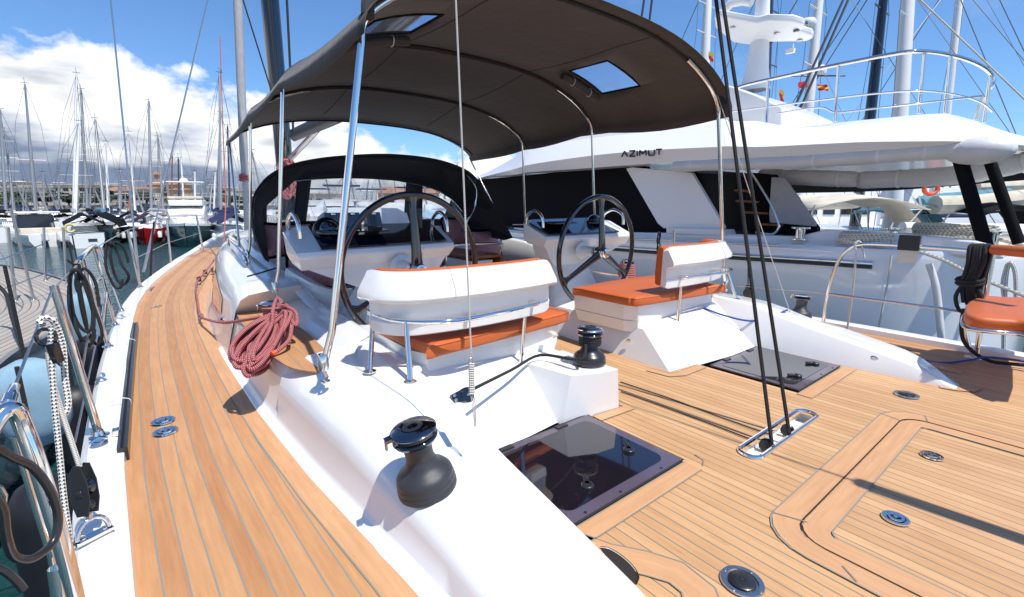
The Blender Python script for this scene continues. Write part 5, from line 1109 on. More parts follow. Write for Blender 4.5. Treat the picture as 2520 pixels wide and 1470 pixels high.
# ------------------------------------------------------------ big white motor yacht to starboard
AZ = empty('motor_yacht', (8.5, 7, SEA), 'large white motor yacht with black window band and flybridge moored to starboard', 'motor yacht')
def zg(y): return pw([(.4, .64), (1.9, .64), (4.6, .58), (7.5, .56), (14, .85), (22, 1.2)], y)      # gunwale height
plan = [(8.6, .38), (7.4, .42), (6.75, .60), (6.35, .95), (6.12, 1.5), (6.03, 2.2), (6.0, 3.2), (6.0, 5), (6.0, 8), (6.1, 12), (6.5, 16), (7.4, 20), (8.6, 23)]
PP = smooth([Vector((a, b_, 0)) for a, b_ in plan], 4); rows = []
for f_, dx in ((0, .10), (-.03, .03), (-.10, 0), (-.32, .015), (-.9, .10), (-1.6, .25), (-2.6, .55)):
    r_ = []
    for i, p in enumerate(PP):
        a = PP[max(i-1, 0)]; c = PP[min(i+1, len(PP)-1)]; d = (c-a).normalized(); n = Vector((-d.y, d.x, 0)); n = Vector((d.y, -d.x, 0))
        q = p+n*dx*(1 if p.y > 2 else .15); r_.append(V(q.x, q.y, zg(p.y)+f_))
    rows.append(r_)
mb = MB(); mb.grid(rows); mb.grid([[V(17-p.x, p.y, p.z) for p in r_] for r_ in rows]); mb.grid([[p for p in rows[0]], [V(8.5, p.y, p.z+.01) for p in rows[0]], [V(17-p.x, p.y, p.z) for p in rows[0]]])
build(mb, 'hull', M_['hullgrey'], AZ, ang=40)
mb = MB()
for dz, r_, y1 in ((-.155, .028, 1.35), (-.005, .012, 2.3)):
    P = [V(p.x-.012, p.y, zg(p.y)+dz) for p in PP if p.y > y1 and p.y < 18 and p.x < 7.5][::1]; mb.tube(P, r_, 10)
P = [V(p.x-.008, p.y, zg(p.y)-.20) for p in PP if 1.35 < p.y < 18]; mb.tube(P, .016, 8, mi=1)
build(mb, 'rubbing_strake', [M_['chrome'], M_['mastd']], AZ)
def slab(pts, x, d, name, m, parent=AZ, dxs=None, bevel=0, **k):
    mb = MB(); P = [W(*q, x=(x if dxs is None else dxs[i])) for i, q in enumerate(pts)]; mb.prism(P, V(d, 0, 0)); return build(mb, name, M_[m] if isinstance(m, str) else m, parent, bevel=bevel, **k)
slab([(1130, 446), (1250, 436), (1550, 406), (1590, 410), (1640, 585), (1400, 590), (1262, 578), (1080, 560)], 6.55, .1, 'side_window', 'blackcv')
slab([(1540, 415), (1555, 412), (1702, 425), (1782, 560), (1775, 568), (1632, 562), (1618, 550)], 6.45, .08, 'side_panel', 'white', bevel=.01)
slab([(1690, 415), (1890, 430), (1990, 600), (1780, 590), (1700, 560)], 7.3, .1, 'saloon_window', 'glass')
slab([(1850, 425), (1905, 430), (2010, 560), (2012, 592), (1880, 596), (1860, 590)], 7.0, .12, 'cockpit_side', 'blackcv')
slab([(1898, 436), (1930, 437), (2007, 548), (2006, 558), (1894, 548), (1892, 530)], 6.85, .05, 'canvas_screen', 'greycv', bevel=.01)
for i, (a, c, yy) in enumerate(((1808, 1868, 466), (1810, 1880, 492), (1830, 1905, 520), (1858, 1940, 549))):
    mb = MB(); p, q = W(a, yy, x=6.95), W(c-15, yy+3, x=6.95); mb.prism([p, q, q+V(.25, 0, 0), p+V(.25, 0, 0)], V(0, 0, -.03)); build(mb, 'step', M_['wood'], AZ)
tubeobj(smooth([W(1836, 420, x=6.6), W(1850, 428, x=6.6), W(1895, 500, x=6.6), W(1915, 548, x=6.6), W(1916, 562, x=6.6), W(1900, 576, x=6.6), W(1860, 572, x=6.6)], 4), .015, 'stair_rail', 'chrome', AZ)
# bulwark / coaming above the gunwale
P = [(1262, 560), (1400, 570), (1560, 572), (1790, 576), (1960, 582), (2030, 566), (2200, 574), (2400, 592), (2470, 612), (2470, 640), (2200, 618), (2000, 612), (1600, 600), (1265, 585)]
slab(P, 6.35, .3, 'bulwark', 'hullgrey', bevel=.03)
slab([(1640, 562), (1780, 566), (1785, 580), (1640, 574)], 6.3, .3, 'bulwark_cap', 'gelw')
# flybridge overhang lofted from the bow aft
st = [  # px, top z-line, upper crease, lower crease, bottom, bottom lip
 (1150, 447, 447, 448, 450, 452), (1200, 428, 430, 433, 437, 440), (1268, 386, 400, 416, 430, 434), (1306, 354, 384, 405, 424, 428), (1450, 334, 360, 384, 414, 419), (1600, 315, 347, 370, 403, 408), (1764, 294, 333, 362, 396, 402), (1790, 300, 331, 360, 394, 402), (1860, 298, 338, 362, 392, 404), (1953, 311, 336, 358, 388, 402),
 (2120, 296, 334, 350, 378, 396), (2286, 281, 330, 348, 366, 386), (2351, 284, 330, 348, 362, 380), (2432, 308, 334, 350, 362, 374), (2500, 336, 344, 356, 366, 372), (2560, 352, 356, 362, 370, 374)]
rows = []
for px, a, b_, c, d, e in st:
    k = max(0, (px-2286)/274.0); k2 = max(0, (1275-px)/125.0); sh = .9*k*k+.3*k2
    A, B, C_, D_, E2 = W(px, a, x=6.75+sh), W(px, b_, x=6.30+sh), W(px, c, x=6.12+sh), W(px, d, x=6.22+sh), W(px, e, x=6.5+sh)
    rows.append([V(11.5, A.y, A.z+.02), V(7.6, A.y, A.z+.02), A, A.lerp(B, .5)+V(-.05, 0, .03), B, C_, D_, E2, V(7.6, E2.y, E2.z+.05), V(11.5, E2.y, E2.z+.05)])
rows = [[p for p in r_] for r_ in zip(*[smooth(col, 3) for col in zip(*rows)])]
mb = MB(); mb.grid(rows); mb.poly(rows[-1]); fo = build(mb, 'flybridge', M_['white'], AZ, ang=11)
# windscreen with rolled clear covers between flybridge coaming and canopy
slab([(1305, 362), (1322, 340), (1345, 326), (1480, 302), (1619, 283), (1640, 308), (1700, 312), (1450, 345)], 6.9, .05, 'windscreen', 'glass')
tubeobj([W(1370, 326, x=7.1), W(1450, 312, x=7.1), W(1560, 296, x=7.1), W(1660, 282, x=7.1), W(1740, 280, x=7.1)], [.08, .10, .13, .15, .13], 'rolled_screen', 'whitecv', AZ, 12)
tubeobj(smooth([W(1600, 270, x=7.2), W(1635, 275, x=7.2), W(1645, 300, x=7.2)], 4), .03, 'hoop', 'blk', AZ)
slab([(1760, 205), (1800, 212), (1862, 234), (1925, 264), (1925, 335), (1760, 335)], 7.4, 2.0, 'helm_module', 'white', bevel=.03)
# raised letters on the side
def strokes(parts, ox, y0_, mbx, px0, py0, sc, x):
    for poly in parts:
        for a, c in zip(poly, poly[1:]):
            p = W(px0+(ox+a[0])*sc, py0+(1-a[1])*sc*0.95-(ox+a[0])*sc*.055, x=x); q = W(px0+(ox+c[0])*sc, py0+(1-c[1])*sc*.95-(ox+c[0])*sc*.055, x=x); mbx.bar(p, q, .012, .022)
L_ = {'A': [[(0, 0), (.5, 1), (1, 0)]], 'Z': [[(0, 1), (1, 1), (0, 0), (1, 0)]], 'I': [[(0, 0), (0, 1)]], 'M': [[(0, 0), (0, 1), (.55, .35), (1.1, 1), (1.1, 0)]], 'U': [[(0, 1), (0, .1), (.1, 0), (.9, 0), (1, .1), (1, 1)]], 'T': [[(0, 1), (1, 1)], [(.5, 1), (.5, 0)]]}
ox = 0
for ch, adv in (('A', 1.35), ('Z', 1.35), ('I', .42), ('M', 1.55), ('U', 1.3), ('T', 1.2)):
    mb = MB(); strokes(L_[ch], ox, 0, mb, 1530, 373, 14.2, 6.12); build(mb, 'letter', M_['blkg'], fo); ox += adv
mb = MB(); mb.lathe([(0, -.03), (.035, -.03), (.03, .02)], W(1509, 377, x=6.2), (1, 0, 0), 12); build(mb, 'deck_light', M_['blk'], fo)
# rolled white side curtain under the overhang
def roll(pts, x, r, name='rolled_curtain', seed=1, straps=4):
    P = smooth([W(*q, x=x) for q in pts], 7); rd = random.Random(seed); mb = MB(); R_ = [r*(1+rd.uniform(-.05, .05)) for _ in P]; R_[0] = r*.9; R_[-1] = r*.9
    mb.tube(P, R_, 12); o = build(mb, name, M_['whitecv'], AZ, ang=80)
    for k in range(straps):
        i = int((k+.7)/straps*(len(P)-1)); c = P[i]; mb = MB(); mb.lathe([(r*1.0, -.014), (r*1.04, -.012), (r*1.04, .012), (r*1.0, .014)], c, (P[i]-P[i-1]), 14); build(mb, 'strap', M_['gelw'], o)
roll([(1660, 410), (1760, 405), (1950, 398), (2140, 385), (2280, 374), (2380, 366), (2440, 358)], 6.26, .082, seed=3, straps=7)
roll([(1870, 434), (1990, 438), (2110, 442)], 7.2, .10, seed=5, straps=2); roll([(2112, 444), (2300, 436), (2400, 426), (2480, 408), (2540, 396)], 7.3, .105, seed=6, straps=4)
mb = MB(); P = [W(q[0], q[1], x=6.3) for q in ((2370, 370), (2400, 352), (2440, 352), (2460, 360), (2455, 378), (2420, 385), (2385, 388), (2350, 385))]; c = sum(P, Vector())/8; mb.ball(c, .16, 12, sq=(1, 1.6, .8)); build(mb, 'cover_bag', M_['whitecv'], AZ, ang=180)
# two black struts
for a, c, r_ in (((2361, 388), (2432, 628), .058), ((2434, 392), (2508, 600), .045)):
    tubeobj([W(*a, x=6.45), W(*c, x=6.45)], r_, 'overhang_strut', 'blackcv', AZ, 16)
# flybridge rails
RX = 6.9
top = [(1815, 216), (1835, 209), (1900, 194), (2020, 168), (2130, 146), (2200, 133), (2250, 127), (2300, 129), (2360, 141), (2410, 160), (2438, 182), (2444, 205), (2436, 218)]
tubeobj(smooth([W(*q, x=RX+max(0, (q[0]-2250)/200)) for q in top], 5), .022, 'top_rail', 'chrome', AZ, 10)
for L in ([(1800, 275), (1900, 262), (2015, 247), (2130, 233), (2250, 224), (2320, 228), (2380, 240), (2420, 256), (2442, 275)], [(1910, 280), (2015, 265), (2056, 277), (2120, 271), (2250, 256), (2340, 245), (2420, 236)]):
    tubeobj(smooth([W(*q, x=RX+max(0, (q[0]-2250)/200)) for q in L], 5), .011, 'mid_rail', 'chrome', AZ, 8)
for a, c in (((1890, 196), (1886, 315)), ((2064, 158), (2056, 300)), ((2276, 129), (2262, 280)), ((2340, 133), (2326, 280)), ((2437, 190), (2422, 302)), ((2420, 240), (2400, 295))):
    tubeobj([W(*a, x=RX+max(0, (a[0]-2250)/200)), W(*c, x=RX+max(0, (a[0]-2250)/200))], .020, 'rail_post', 'chrome', AZ, 10)
# radar mast
rm_ = MB(); rows = []
for (l, r_, y_) in ((1820, 1893, 224), (1836, 1890, 170), (1853, 1892, 80), (1862, 1893, 0), (1868, 1894, -90)):
    p, q = W(l, y_, x=8.2), W(r_, y_, x=8.2); c = (p+q)/2; hw_ = (q-p).length/2
    rows.append([c+V(math.sin(a)*hw_*.7, math.cos(a)*hw_, 0) for a in [2*PI*k/20 for k in range(20)]])
rm_.grid(rows, closed=True); rd_ = build(rm_, 'radar_mast', M_['white'], AZ, ang=60)
mb = MB(); W8 = lambda q, z_=0: W(*q, x=8.0)
o = [(1786, 62), (1800, 30), (1815, 24), (1880, 50), (1905, 44), (1955, 50), (1974, 62), (1972, 72), (1958, 82), (1979, 97), (1976, 108), (1955, 118), (1893, 114), (1868, 112), (1835, 120), (1800, 108)]
hub = W(1878, 80, x=8.0); P = [hub+V((W8(q)-hub).z*-1.15*(1), (W8(q)-hub).y, (W8(q)-hub).z*.55) for q in o]
mb.prism(P, V(0, 0, .10)); build(mb, 'radar_wing', M_['white'], rd_, bevel=.03)
for q in ((1823, 62), (1905, 86), (1950, 80), (1944, 112)):
    c = W8(q); c = hub+V((c-hub).z*-1.15, (c-hub).y, (c-hub).z*.55); mb = MB(); mb.lathe([(0, -.012), (.035, -.012), (.045, -.004), (.045, 0)], c, (0, 0, 1), 14); build(mb, 'down_light', M_['steel' if q[0] != 1950 else 'blk'], rd_)
mb = MB(); mb.bar(W(1935, 128, x=8), W(1955, 124, x=8), .06, .06); mb.tube([W(1952, 108, x=8), W(1952, 122, x=8)], .01); build(mb, 'camera', M_['white'], rd_)
tubeobj([W(1778, 30, x=8.2), W(1800, 8, x=8.2), W(1830, 2, x=8.2), W(1850, 6, x=8.2)], .07, 'antenna_arm', 'white', rd_, 12)
# deck gear on its quarter: bollards, cleat and mooring ropes
for px, py, x_ in ((1968, 584, 6.3), (2196, 588, 6.6), (2440, 600, 6.6)):
    p = W(px, py, x=x_); p.z -= .03; mb = MB(); mb.lathe([(.09, 0), (.09, .012), (.05, .02), (.05, .12), (.10, .135), (.10, .15), (0, .155)], p, (0, 0, 1), 20); build(mb, 'capstan', M_['chrome'], AZ)
def line(pts, x, r, lab, m='twist', n=6): return tubeobj(smooth([W(*q, x=x) if len(q) == 2 else W(q[0], q[1], x=q[2]) for q in pts], n), r, 'mooring_rope', m, None, 8, label=lab, cat='rope')
rd = random.Random(2)
def hank(px, py, x, w_, h_, n, lab):
    mb = MB(); c = W(px, py, x=x)
    for k in range(n): mb.tube([c+V(rd.uniform(-.01, .01)+.10*math.sin(a), w_*math.cos(a)*rd.uniform(.94, 1.06), -h_/2+h_*k/n+.01*math.sin(a*2)) for a in [2*PI*j/18 for j in range(18)]], .016, 7, True)
    return build(mb, 'coiled_rope', M_['twist'], None, lab, 'rope')
hank(2130, 585, 6.25, .24, .11, 5, 'cream twisted rope coiled on the motor yacht deck beside its small capstan')
hank(2345, 566, 6.9, .33, .14, 6, 'large cream rope coil on the aft deck of the motor yacht, near the black struts')
line([(2060, 590, 6.2), (2140, 600, 6.1), (2215, 606, 6.05), (2238, 612, 6.0), (2320, 640, 5.95), (2400, 680, 5.9), (2480, 712, 5.9), (2600, 760, 5.9)], 6, .016, 'cream twisted mooring rope slanting down across the motor yacht stern quarter')
line([(2400, 570, 6.7), (2460, 590, 6.6), (2600, 625, 6.6)], 6.6, .016, 'upper cream mooring rope leading off the motor yacht stern to the right')
line([(2194, 628, 5.98), (2180, 720, 5.95), (2147, 875, 5.92)], 5.95, .009, 'thin white vertical fender line on the grey white motor yacht hull', 'wline')
line([(2150, 628, 6.03), (2168, 650, 5.95), (2190, 900, 5.95)], 5.95, .0, 'x') if False else None
tubeobj(smooth([W(2128, 630, x=5.98), W(2142, 660, x=5.96), W(2150, 720, x=5.94), W(2158, 800, x=5.92), W(2166, 900, x=5.9)], 5), .035, 'hose', 'whitecv', None, 10, label='fat white hose hanging down the motor yacht stern quarter', cat='hose') if False else None
tubeobj(smooth([W(2286, 650, x=5.98), W(2302, 700, x=5.97), W(2312, 780, x=5.97), W(2322, 900, x=5.97)], 5), .030, 'hose', 'whitecv', None, 10, label='fat white hose hanging down the motor yacht stern quarter', cat='hose')
line([(2480, 650, 6.0), (2468, 700, 6.0), (2478, 760, 6.0), (2490, 800, 6.0), (2500, 740, 6.0), (2498, 670, 6.0), (2484, 648, 6.0), (2474, 700, 6.0), (2470, 860, 6.0)], 6.0, .016, 'grey flecked rope hank hanging on the stern of the motor yacht', 'bwrope', 5)

# ------------------------------------------------------------ marina behind: generic boats
def place(px, py): p = W(px, py, z=SEA); return V(p.x, p.y, SEA)
def msh(a, c, r, n=6): mb = MB(); mb.tube([a, a.lerp(c, .5), c], [r, r*.9, r*.62], n); return mb
def hullmesh(L, B, H, stern=.8, n=12):
    rows = []
    for i in range(n+1):
        t = i/n; y = -L/2+L*t; w_ = B/2*(stern+(1-stern)*math.sin(PI*min(1, t*1.6)/2))*(1-max(0, (t-.45)/.55)**2.1); w_ = max(w_, .03); h = H*(1+.22*t*t)
        rows.append([V(-w_, y, h), V(-w_*1.0, y+.0, h*.55), V(-w_*.82, y-.02, .12), V(-w_*.55, y-.05, -.3), V(w_*.55, y-.05, -.3), V(w_*.82, y-.02, .12), V(w_, y, h*.55), V(w_, y, h)])
    return rows
BN = [0]
HDS = {}
def sailboat(px, py, tip, L=10, hull='gel', cover='navycv', mast='alu', label='', rake=None, yaw=0., group='sailing boats moored across the harbour', basepx=None, hide_hull=False, mr=None, stripe=None, bimini=False, extras=True):
    """tip = pixel of the mast head; the boat stands at its own distance"""
    g = place(px, py); root = empty('sailboat', g, label, 'sailboat', group)
    R = Matrix.Translation(g) @ Matrix.Rotation(yaw, 4, 'Z'); B = L*.31; H = L*.095+.1
    fw = (Vector((math.sin(YAW)*math.cos(PIT), math.cos(YAW)*math.cos(PIT), -math.sin(PIT)))); dep = (g-EYE).dot(fw)
    if not hide_hull:
        mb = MB(R); rows = hullmesh(L, B, H); mb.grid(rows); mb.poly(rows[0]); mb.grid([[r_[0], r_[0].lerp(r_[-1], .5)+V(0, 0, .06), r_[-1]] for r_ in rows]); build(mb, 'hull', M_[hull], root, ang=40)
        mb = MB(R); cb = []
        for y, w_, h in ((-L*.12, B*.30, .1), (-L*.11, B*.30, .42), (L*.08, B*.27, .45), (L*.22, B*.16, .30), (L*.27, B*.08, .05)): cb.append([V(-w_, y, H), V(-w_*.85, y, H+h), V(w_*.85, y, H+h), V(w_, y, H)])
        mb.grid(cb); mb.poly(cb[0]); cb_ = build(mb, 'cabin', M_['gel'], root, ang=30)
        mb = MB(R)
        for s in (-1, 1): mb.box((s*B*.275, L*.02, H+.26), (.03, L*.16, .12))
        build(mb, 'cabin_windows', M_['glass'], cb_)
        if extras:
            mb = MB(R); y0 = -L*.14; mb.grid([[V(math.cos(a)*B*.3, y0+k*L*.06, H+.1+(.75-.25*k)*math.sin(a)) for a in [PI*j/8 for j in range(9)]] for k in (0, 1)]); build(mb, 'sprayhood', M_[cover], root, solid=.02)
            mb = MB(R)
            for s in (-1, 1):
                ps = [V(s*B*.47, -L*.47+L*.8*k/6, H) for k in range(7)]
                for p in ps: mb.tube([p, p+V(0, 0, .6)], .016, 5)
                mb.tube([p+V(0, 0, .6) for p in ps], .012, 5)
            mb.tube([V(-B*.4, -L*.49, H+.6), V(B*.4, -L*.49, H+.6)], .02, 5); build(mb, 'guard_rail', M_['steel'], root)
    base = R @ V(0, L*.06, H+.3)
    tp = W(*tip, t=dep); b2 = W(*(basepx or (px, py)), t=dep); 
    if basepx: base = V(b2.x, b2.y, SEA+H+.2)
    r0 = mr or L*.0105
    mb = msh(base, tp, r0, 8); ms_ = build(mb, 'mast', M_[mast], root, ang=60)
    ax = R.to_3x3() @ V(1, 0, 0)
    for f_, w_ in ((.45, .12), (.72, .09)):
        mb = MB(); c = base.lerp(tp, f_); mb.tube([c-ax*L*w_*.7, c, c+ax*L*w_*.7], .014, 5); build(mb, 'spreader', M_[mast], ms_)
    mb = MB()
    for s in (-1, 1):
        q = base+ax*s*B*.45; q.z = SEA+H; mb.tube([q, base.lerp(tp, .45)+ax*s*L*.096, base.lerp(tp, .72)+ax*s*L*.072, tp], .011, 4)
    fy = R.to_3x3() @ V(0, 1, 0); q = g+fy*L*.5; q.z = SEA+H+.1; mb.tube([q, tp], .016, 5); q = g-fy*L*.5; q.z = SEA+H+.1; mb.tube([q, tp], .010, 4)
    build(mb, 'rigging', M_['wire'], ms_)
    if not hide_hull:
        a = base+V(0, 0, .75); c = a-fy*L*.36; mb = MB(); mb.tube([a, a.lerp(c, .5)+V(0, 0, .02), c], [.16, .15, .09], 8); build(mb, 'boom_cover', M_[cover], root, ang=80)
    mb = MB(); mb.tube([tp, tp+V(0, 0, .5)], .012, 4); mb.bar(tp+V(-.25, 0, .1), tp+V(.25, 0, .1), .03, .03); build(mb, 'masthead_gear', M_['blk'], ms_)
    return root
# masts on the port horizon: (foot px, top px, top py, colour, boat waterline py)
port = [
 (98, 61, 207, 'alu', 598, 'navycv', 'gel', 'tall dark blue footed mast left of the paired white masts, leaning slightly left'),
 (46, 13, 328, 'alu', 590, 'cream', 'gel', 'mast with cream boom cover, second from the left edge'),
 (21, 0, 270, 'alu', 606, 'blackcv', 'gel', 'tall mast half cut by the left edge of the picture'),
 (183, 188, 182, 'mastw', 606, 'blackcv', 'gel', 'tallest bright white mast, highest on the port side'),
 (199, 194, 300, 'mastw', 590, 'greycv', 'gel', 'short white mast directly beside the tallest white one'),
 (226, 199, 221, 'alu', 586, 'blackcv', 'green', 'tall grey mast just right of the tallest white mast, green hull'),
 (262, 234, 293, 'alu', 582, 'teal', 'gel', 'mid height mast above the black covered boat stern'),
 (274, 260, 350, 'mastw', 578, 'navycv', 'gel', 'white footed mast behind the cream draped cockpit'),
 (341, 316, 326, 'mastw', 582, 'navycv', 'gel', 'white mast over the navy covered boat left of the red hull'),
 (386, 366, 249, 'alu', 586, 'greycv', 'gel', 'tall grey mast with two pairs of spreaders right of the red hull'),
 (412, 388, 338, 'alu', 580, 'cream', 'gel', 'slim mast between the red hull and the flybridge cruiser'),
 (426, 424, 382, 'wood', 572, 'cream', 'gel', 'brown wooden mast behind the flybridge cruiser bow'),
 (447, 439, 391, 'mastd', 576, 'navycv', 'gel', 'dark mast behind the radar arch of the flybridge cruiser'),
 (459, 442, 323, 'mastw', 572, 'greycv', 'gel', 'white mast rising behind the flybridge cruiser'),
 (484, 479, 423, 'mastw', 570, 'navycv', 'gel', 'short white mast right of the flybridge cruiser'),
 (556, 540, 181, 'alu', 590, 'navycv', 'gel', 'tall mast beside the thin red rope, left of the bimini'),
 (548, 543, 278, 'alu', 580, 'navycv', 'gel', 'shorter mast close beside the thin red rope'),
 (575, 560, 310, 'mastd', 578, 'greycv', 'gel', 'dark mast left of the bimini post'),
 (112, 105, 425, 'alu', 566, 'cream', 'gel', 'short distant mast over the left hand trees'),
 (150, 144, 418, 'alu', 564, 'greycv', 'gel', 'short distant mast left of the tallest white one'),
 (300, 296, 420, 'alu', 565, 'navycv', 'gel', 'short far mast between two taller ones, left of the red hull'),
 (322, 326, 408, 'wood', 566, 'cream', 'gel', 'tan coloured mast behind the white one by the navy covers'),
 (500, 494, 454, 'alu', 562, 'greycv', 'gel', 'very short far mast right of the flybridge cruiser'),
 (520, 522, 436, 'alu', 563, 'teal', 'gel', 'short far mast above the white boat by the yacht side deck'),
 (534, 530, 424, 'mastw', 566, 'navycv', 'gel', 'short white mast above the yacht side deck')]
rd = random.Random(21)
for i, (bx, tx, ty, mc, wy, cv, hc, lb) in enumerate(port):
    wy = min(wy, 588)-(4 if i % 2 else 0)
    sailboat(bx, wy, (tx, ty), L=rd.uniform(9.5, 12), hull=hc, cover=cv, mast=mc, label=lb, yaw=rd.choice([0, PI, .1])+rd.uniform(-.16, .16))
# boats with character on the near side of that basin
def cruiser():
    g = place(470, 599); R = Matrix.Translation(g) @ Matrix.Rotation(3.02, 4, 'Z') @ Matrix.Scale(.74, 4)
    ro = empty('motor_cruiser', g, 'white flybridge motor cruiser with dark green hull facing us across the water', 'motor cruiser'); L, B, H = 11, 4.3, 1.55
    rows = hullmesh(L, B, H); mb = MB(R); mb.grid(rows); mb.poly(rows[0]); build(mb, 'hull', M_['green'], ro, ang=40)
    mb = MB(R); mb.grid([[V(p.x*1.02, p.y, p.z+.0) for p in (r_[0], r_[0]+V(0, 0, .22), r_[0].lerp(r_[-1], .5)+V(0, 0, .3), r_[-1]+V(0, 0, .22), r_[-1])] for r_ in rows]); build(mb, 'deck', M_['gel'], ro, ang=30)
    mb = MB(R); cb = []
    for y, w_, h in ((-3.6, 1.75, 1.9), (-1.0, 1.75, 2.0), (.6, 1.65, 1.5), (2.0, 1.35, .9), (3.4, .7, .3)): cb.append([V(-w_, y, H+.1), V(-w_*.86, y, H+h), V(0, y, H+h+.06), V(w_*.86, y, H+h), V(w_, y, H+.1)])
    mb.grid(cb); mb.poly(cb[0]); build(mb, 'cabin', M_['gel'], ro, ang=25)
    mb = MB(R); mb.grid([[V(-1.38, .70, H+1.38), V(0, .74, H+1.44), V(1.38, .70, H+1.38)], [V(-1.25, 1.7, H+1.07), V(0, 1.8, H+1.12), V(1.25, 1.7, H+1.07)]]); build(mb, 'windscreen', M_['greycv'], ro)
    mb = MB(R); mb.prism([V(-1.6, -3.4, H+2.0), V(1.6, -3.4, H+2.0), V(1.35, .2, H+2.0), V(-1.35, .2, H+2.0)], V(0, 0, .55)); build(mb, 'flybridge', M_['gel'], ro, bevel=.08)
    mb = MB(R); mb.box((0, -1.2, H+2.75), (2.8, 2.4, .25)); build(mb, 'canvas_cover', M_['cream'], ro, bevel=.08)
    mb = MB(R); mb.box((0, -1.9, H+4.25), (3.3, 1.7, .12)); mb.ball((0, -1.9, H+4.3), .38, 12, top=True); tp_ = build(mb, 'hard_top', M_['gel'], ro, bevel=.04)
    for s in (-1, 1):
        for y in (-2.6, -1.2): mb = MB(R); mb.tube([V(s*1.4, y-.1, H+2.3), V(s*1.35, y, H+4.2)], .05); build(mb, 'post', M_['steel'], ro)
    mb = MB(R)
    ps = [V(s*w_, y, H+.25) for s, w_, y in ((-1, 2.0, -2), (-1, 1.9, .5), (-1, 1.45, 2.8), (-1, .6, 4.6), (1, .6, 4.6), (1, 1.45, 2.8), (1, 1.9, .5), (1, 2.0, -2))]
    mb.tube([p+V(0, 0, .65) for p in ps], .025, 6)
    for p in ps: mb.tube([p, p+V(0, 0, .65)], .022, 6)
    build(mb, 'bow_rail', M_['steel'], ro)
    for s, y in ((-1, 1.5), (1, 1.8), (1, -1.5)):
        mb = MB(R); mb.lathe([(0, 0), (.16, .08), (.17, .5), (.08, .62)], (s*2.15, y, .7), (0, 0, 1), 12); build(mb, 'fender', M_['gel'], ro)
cruiser()
def openboat():
    g = place(95, 601); R = Matrix.Translation(g) @ Matrix.Rotation(.30, 4, 'Z') @ Matrix.Scale(.80, 4)
    ro = empty('motor_boat', g, 'white open motor boat with dark windscreen cover, hard top and twin outboards at far left', 'motor boat'); L, B, H = 9, 3.3, 1.0
    rows = hullmesh(L, B, H); mb = MB(R); mb.grid(rows); mb.poly(rows[0]); mb.grid([[r_[0], r_[-1]] for r_ in rows]); build(mb, 'hull', M_['gel'], ro, ang=40)
    mb = MB(R); mb.box((0, -1.5, 1.2), (2.6, 1.0, .5)); mb.box((0, .5, 1.15), (1.9, 2.4, .5)); build(mb, 'seats', M_['cream'], ro, bevel=.08)
    mb = MB(R); mb.box((0, .0, 1.95), (2.5, 1.8, 1.25), taper=.9); build(mb, 'windscreen_cover', M_['mastd'], ro, bevel=.1)
    mb = MB(R); mb.box((0, -.3, 2.75), (2.9, 2.8, .14)); build(mb, 'hard_top', M_['gel'], ro, bevel=.05)
    for x in (-.45, .45):
        mb = MB(R); mb.box((x, -4.9, .85), (.45, .7, .7), taper=.75); o = build(mb, 'outboard_motor', M_['gelw'], ro, bevel=.1); mb = MB(R); mb.box((x, -4.9, .2), (.18, .4, .8)); build(mb, 'lower_leg', M_['blk'], o)
openboat()
def classic(px, py, hull, label, yaw, L, cover, drape):
    g = place(px, py); R = Matrix.Translation(g) @ Matrix.Rotation(yaw, 4, 'Z') @ Matrix.Scale(.80, 4); ro = empty('moored_yacht', g, label, 'boat'); B, H = L*.33, 1.15
    rows = hullmesh(L, B, H, .7); mb = MB(R); mb.grid(rows); mb.poly(rows[0]); mb.grid([[r_[0], r_[0].lerp(r_[-1], .5)+V(0, 0, .1), r_[-1]] for r_ in rows]); build(mb, 'hull', M_[hull], ro, ang=40)
    mb = MB(R); mb.box((0, -.6, H+.25), (B*.62, L*.42, .5), taper=.85); build(mb, 'cabin', M_['gel'], ro, bevel=.08)
    mb = MB(R); mb.grid([[V(x, y, H+1.5-abs(x)*.62+.12*math.sin(y*2)) for x in (-B*.42, -B*.2, 0, B*.2, B*.42)] for y in [-L*.42+L*.55*k/8 for k in range(9)]])
    if drape: mb.grid([[V(B*.42, y, H+1.35-B*.147+.12*math.sin(y*2)) for y in [-L*.42+L*.55*k/8 for k in range(9)]], [V(B*.5, y, H+.35) for y in [-L*.42+L*.55*k/8 for k in range(9)]]])
    build(mb, 'cover', M_[cover], ro, ang=60)
    for s, y in ((-1, -2), (1, -2), (1, 1)): mb = MB(R); mb.lathe([(0, 0), (.15, .08), (.16, .5), (.07, .62)], (s*B*.5, y, .4), (0, 0, 1), 12); build(mb, 'fender', M_['gelw'], ro)
    return R, ro, H, L, B
R, ro, H, L, B = classic(212, 602, 'gel', 'white sterned yacht with yellow horseshoe buoy under a draped black cover', .10, 9, 'blackcv', True)
mb = MB(R); mb.tube([V(-.9+.28*math.cos(a), -L*.5-.05, H+.45+.3*math.sin(a)) for a in [PI*(.5+1.7*k/12)-PI*.35 for k in range(13)]], .09, 8); build(mb, 'horseshoe_buoy', mat('pale_yellow', (.65, .58, .25), .7), ro)
mb = MB(R); mb.box((.3, -L*.5-.02, .62), (.55, .05, .22)); build(mb, 'locker_hatch', M_['mastd'], ro)
mb = MB(R); mb.grid([[V(x, y, H+1.0-abs(x)*.3) for x in (-.9, 0, .9)] for y in (-L*.42, -L*.2)]); build(mb, 'cream_drape', M_['cream'], ro)
classic(268, 597, 'green', 'grey green hulled yacht tucked behind the white sterned one', -.12, 8.5, 'blackcv', True)
classic(374, 596, 'red', 'small bright red hulled boat left of the green flybridge cruiser', 3.0, 7.5, 'greycv', False)
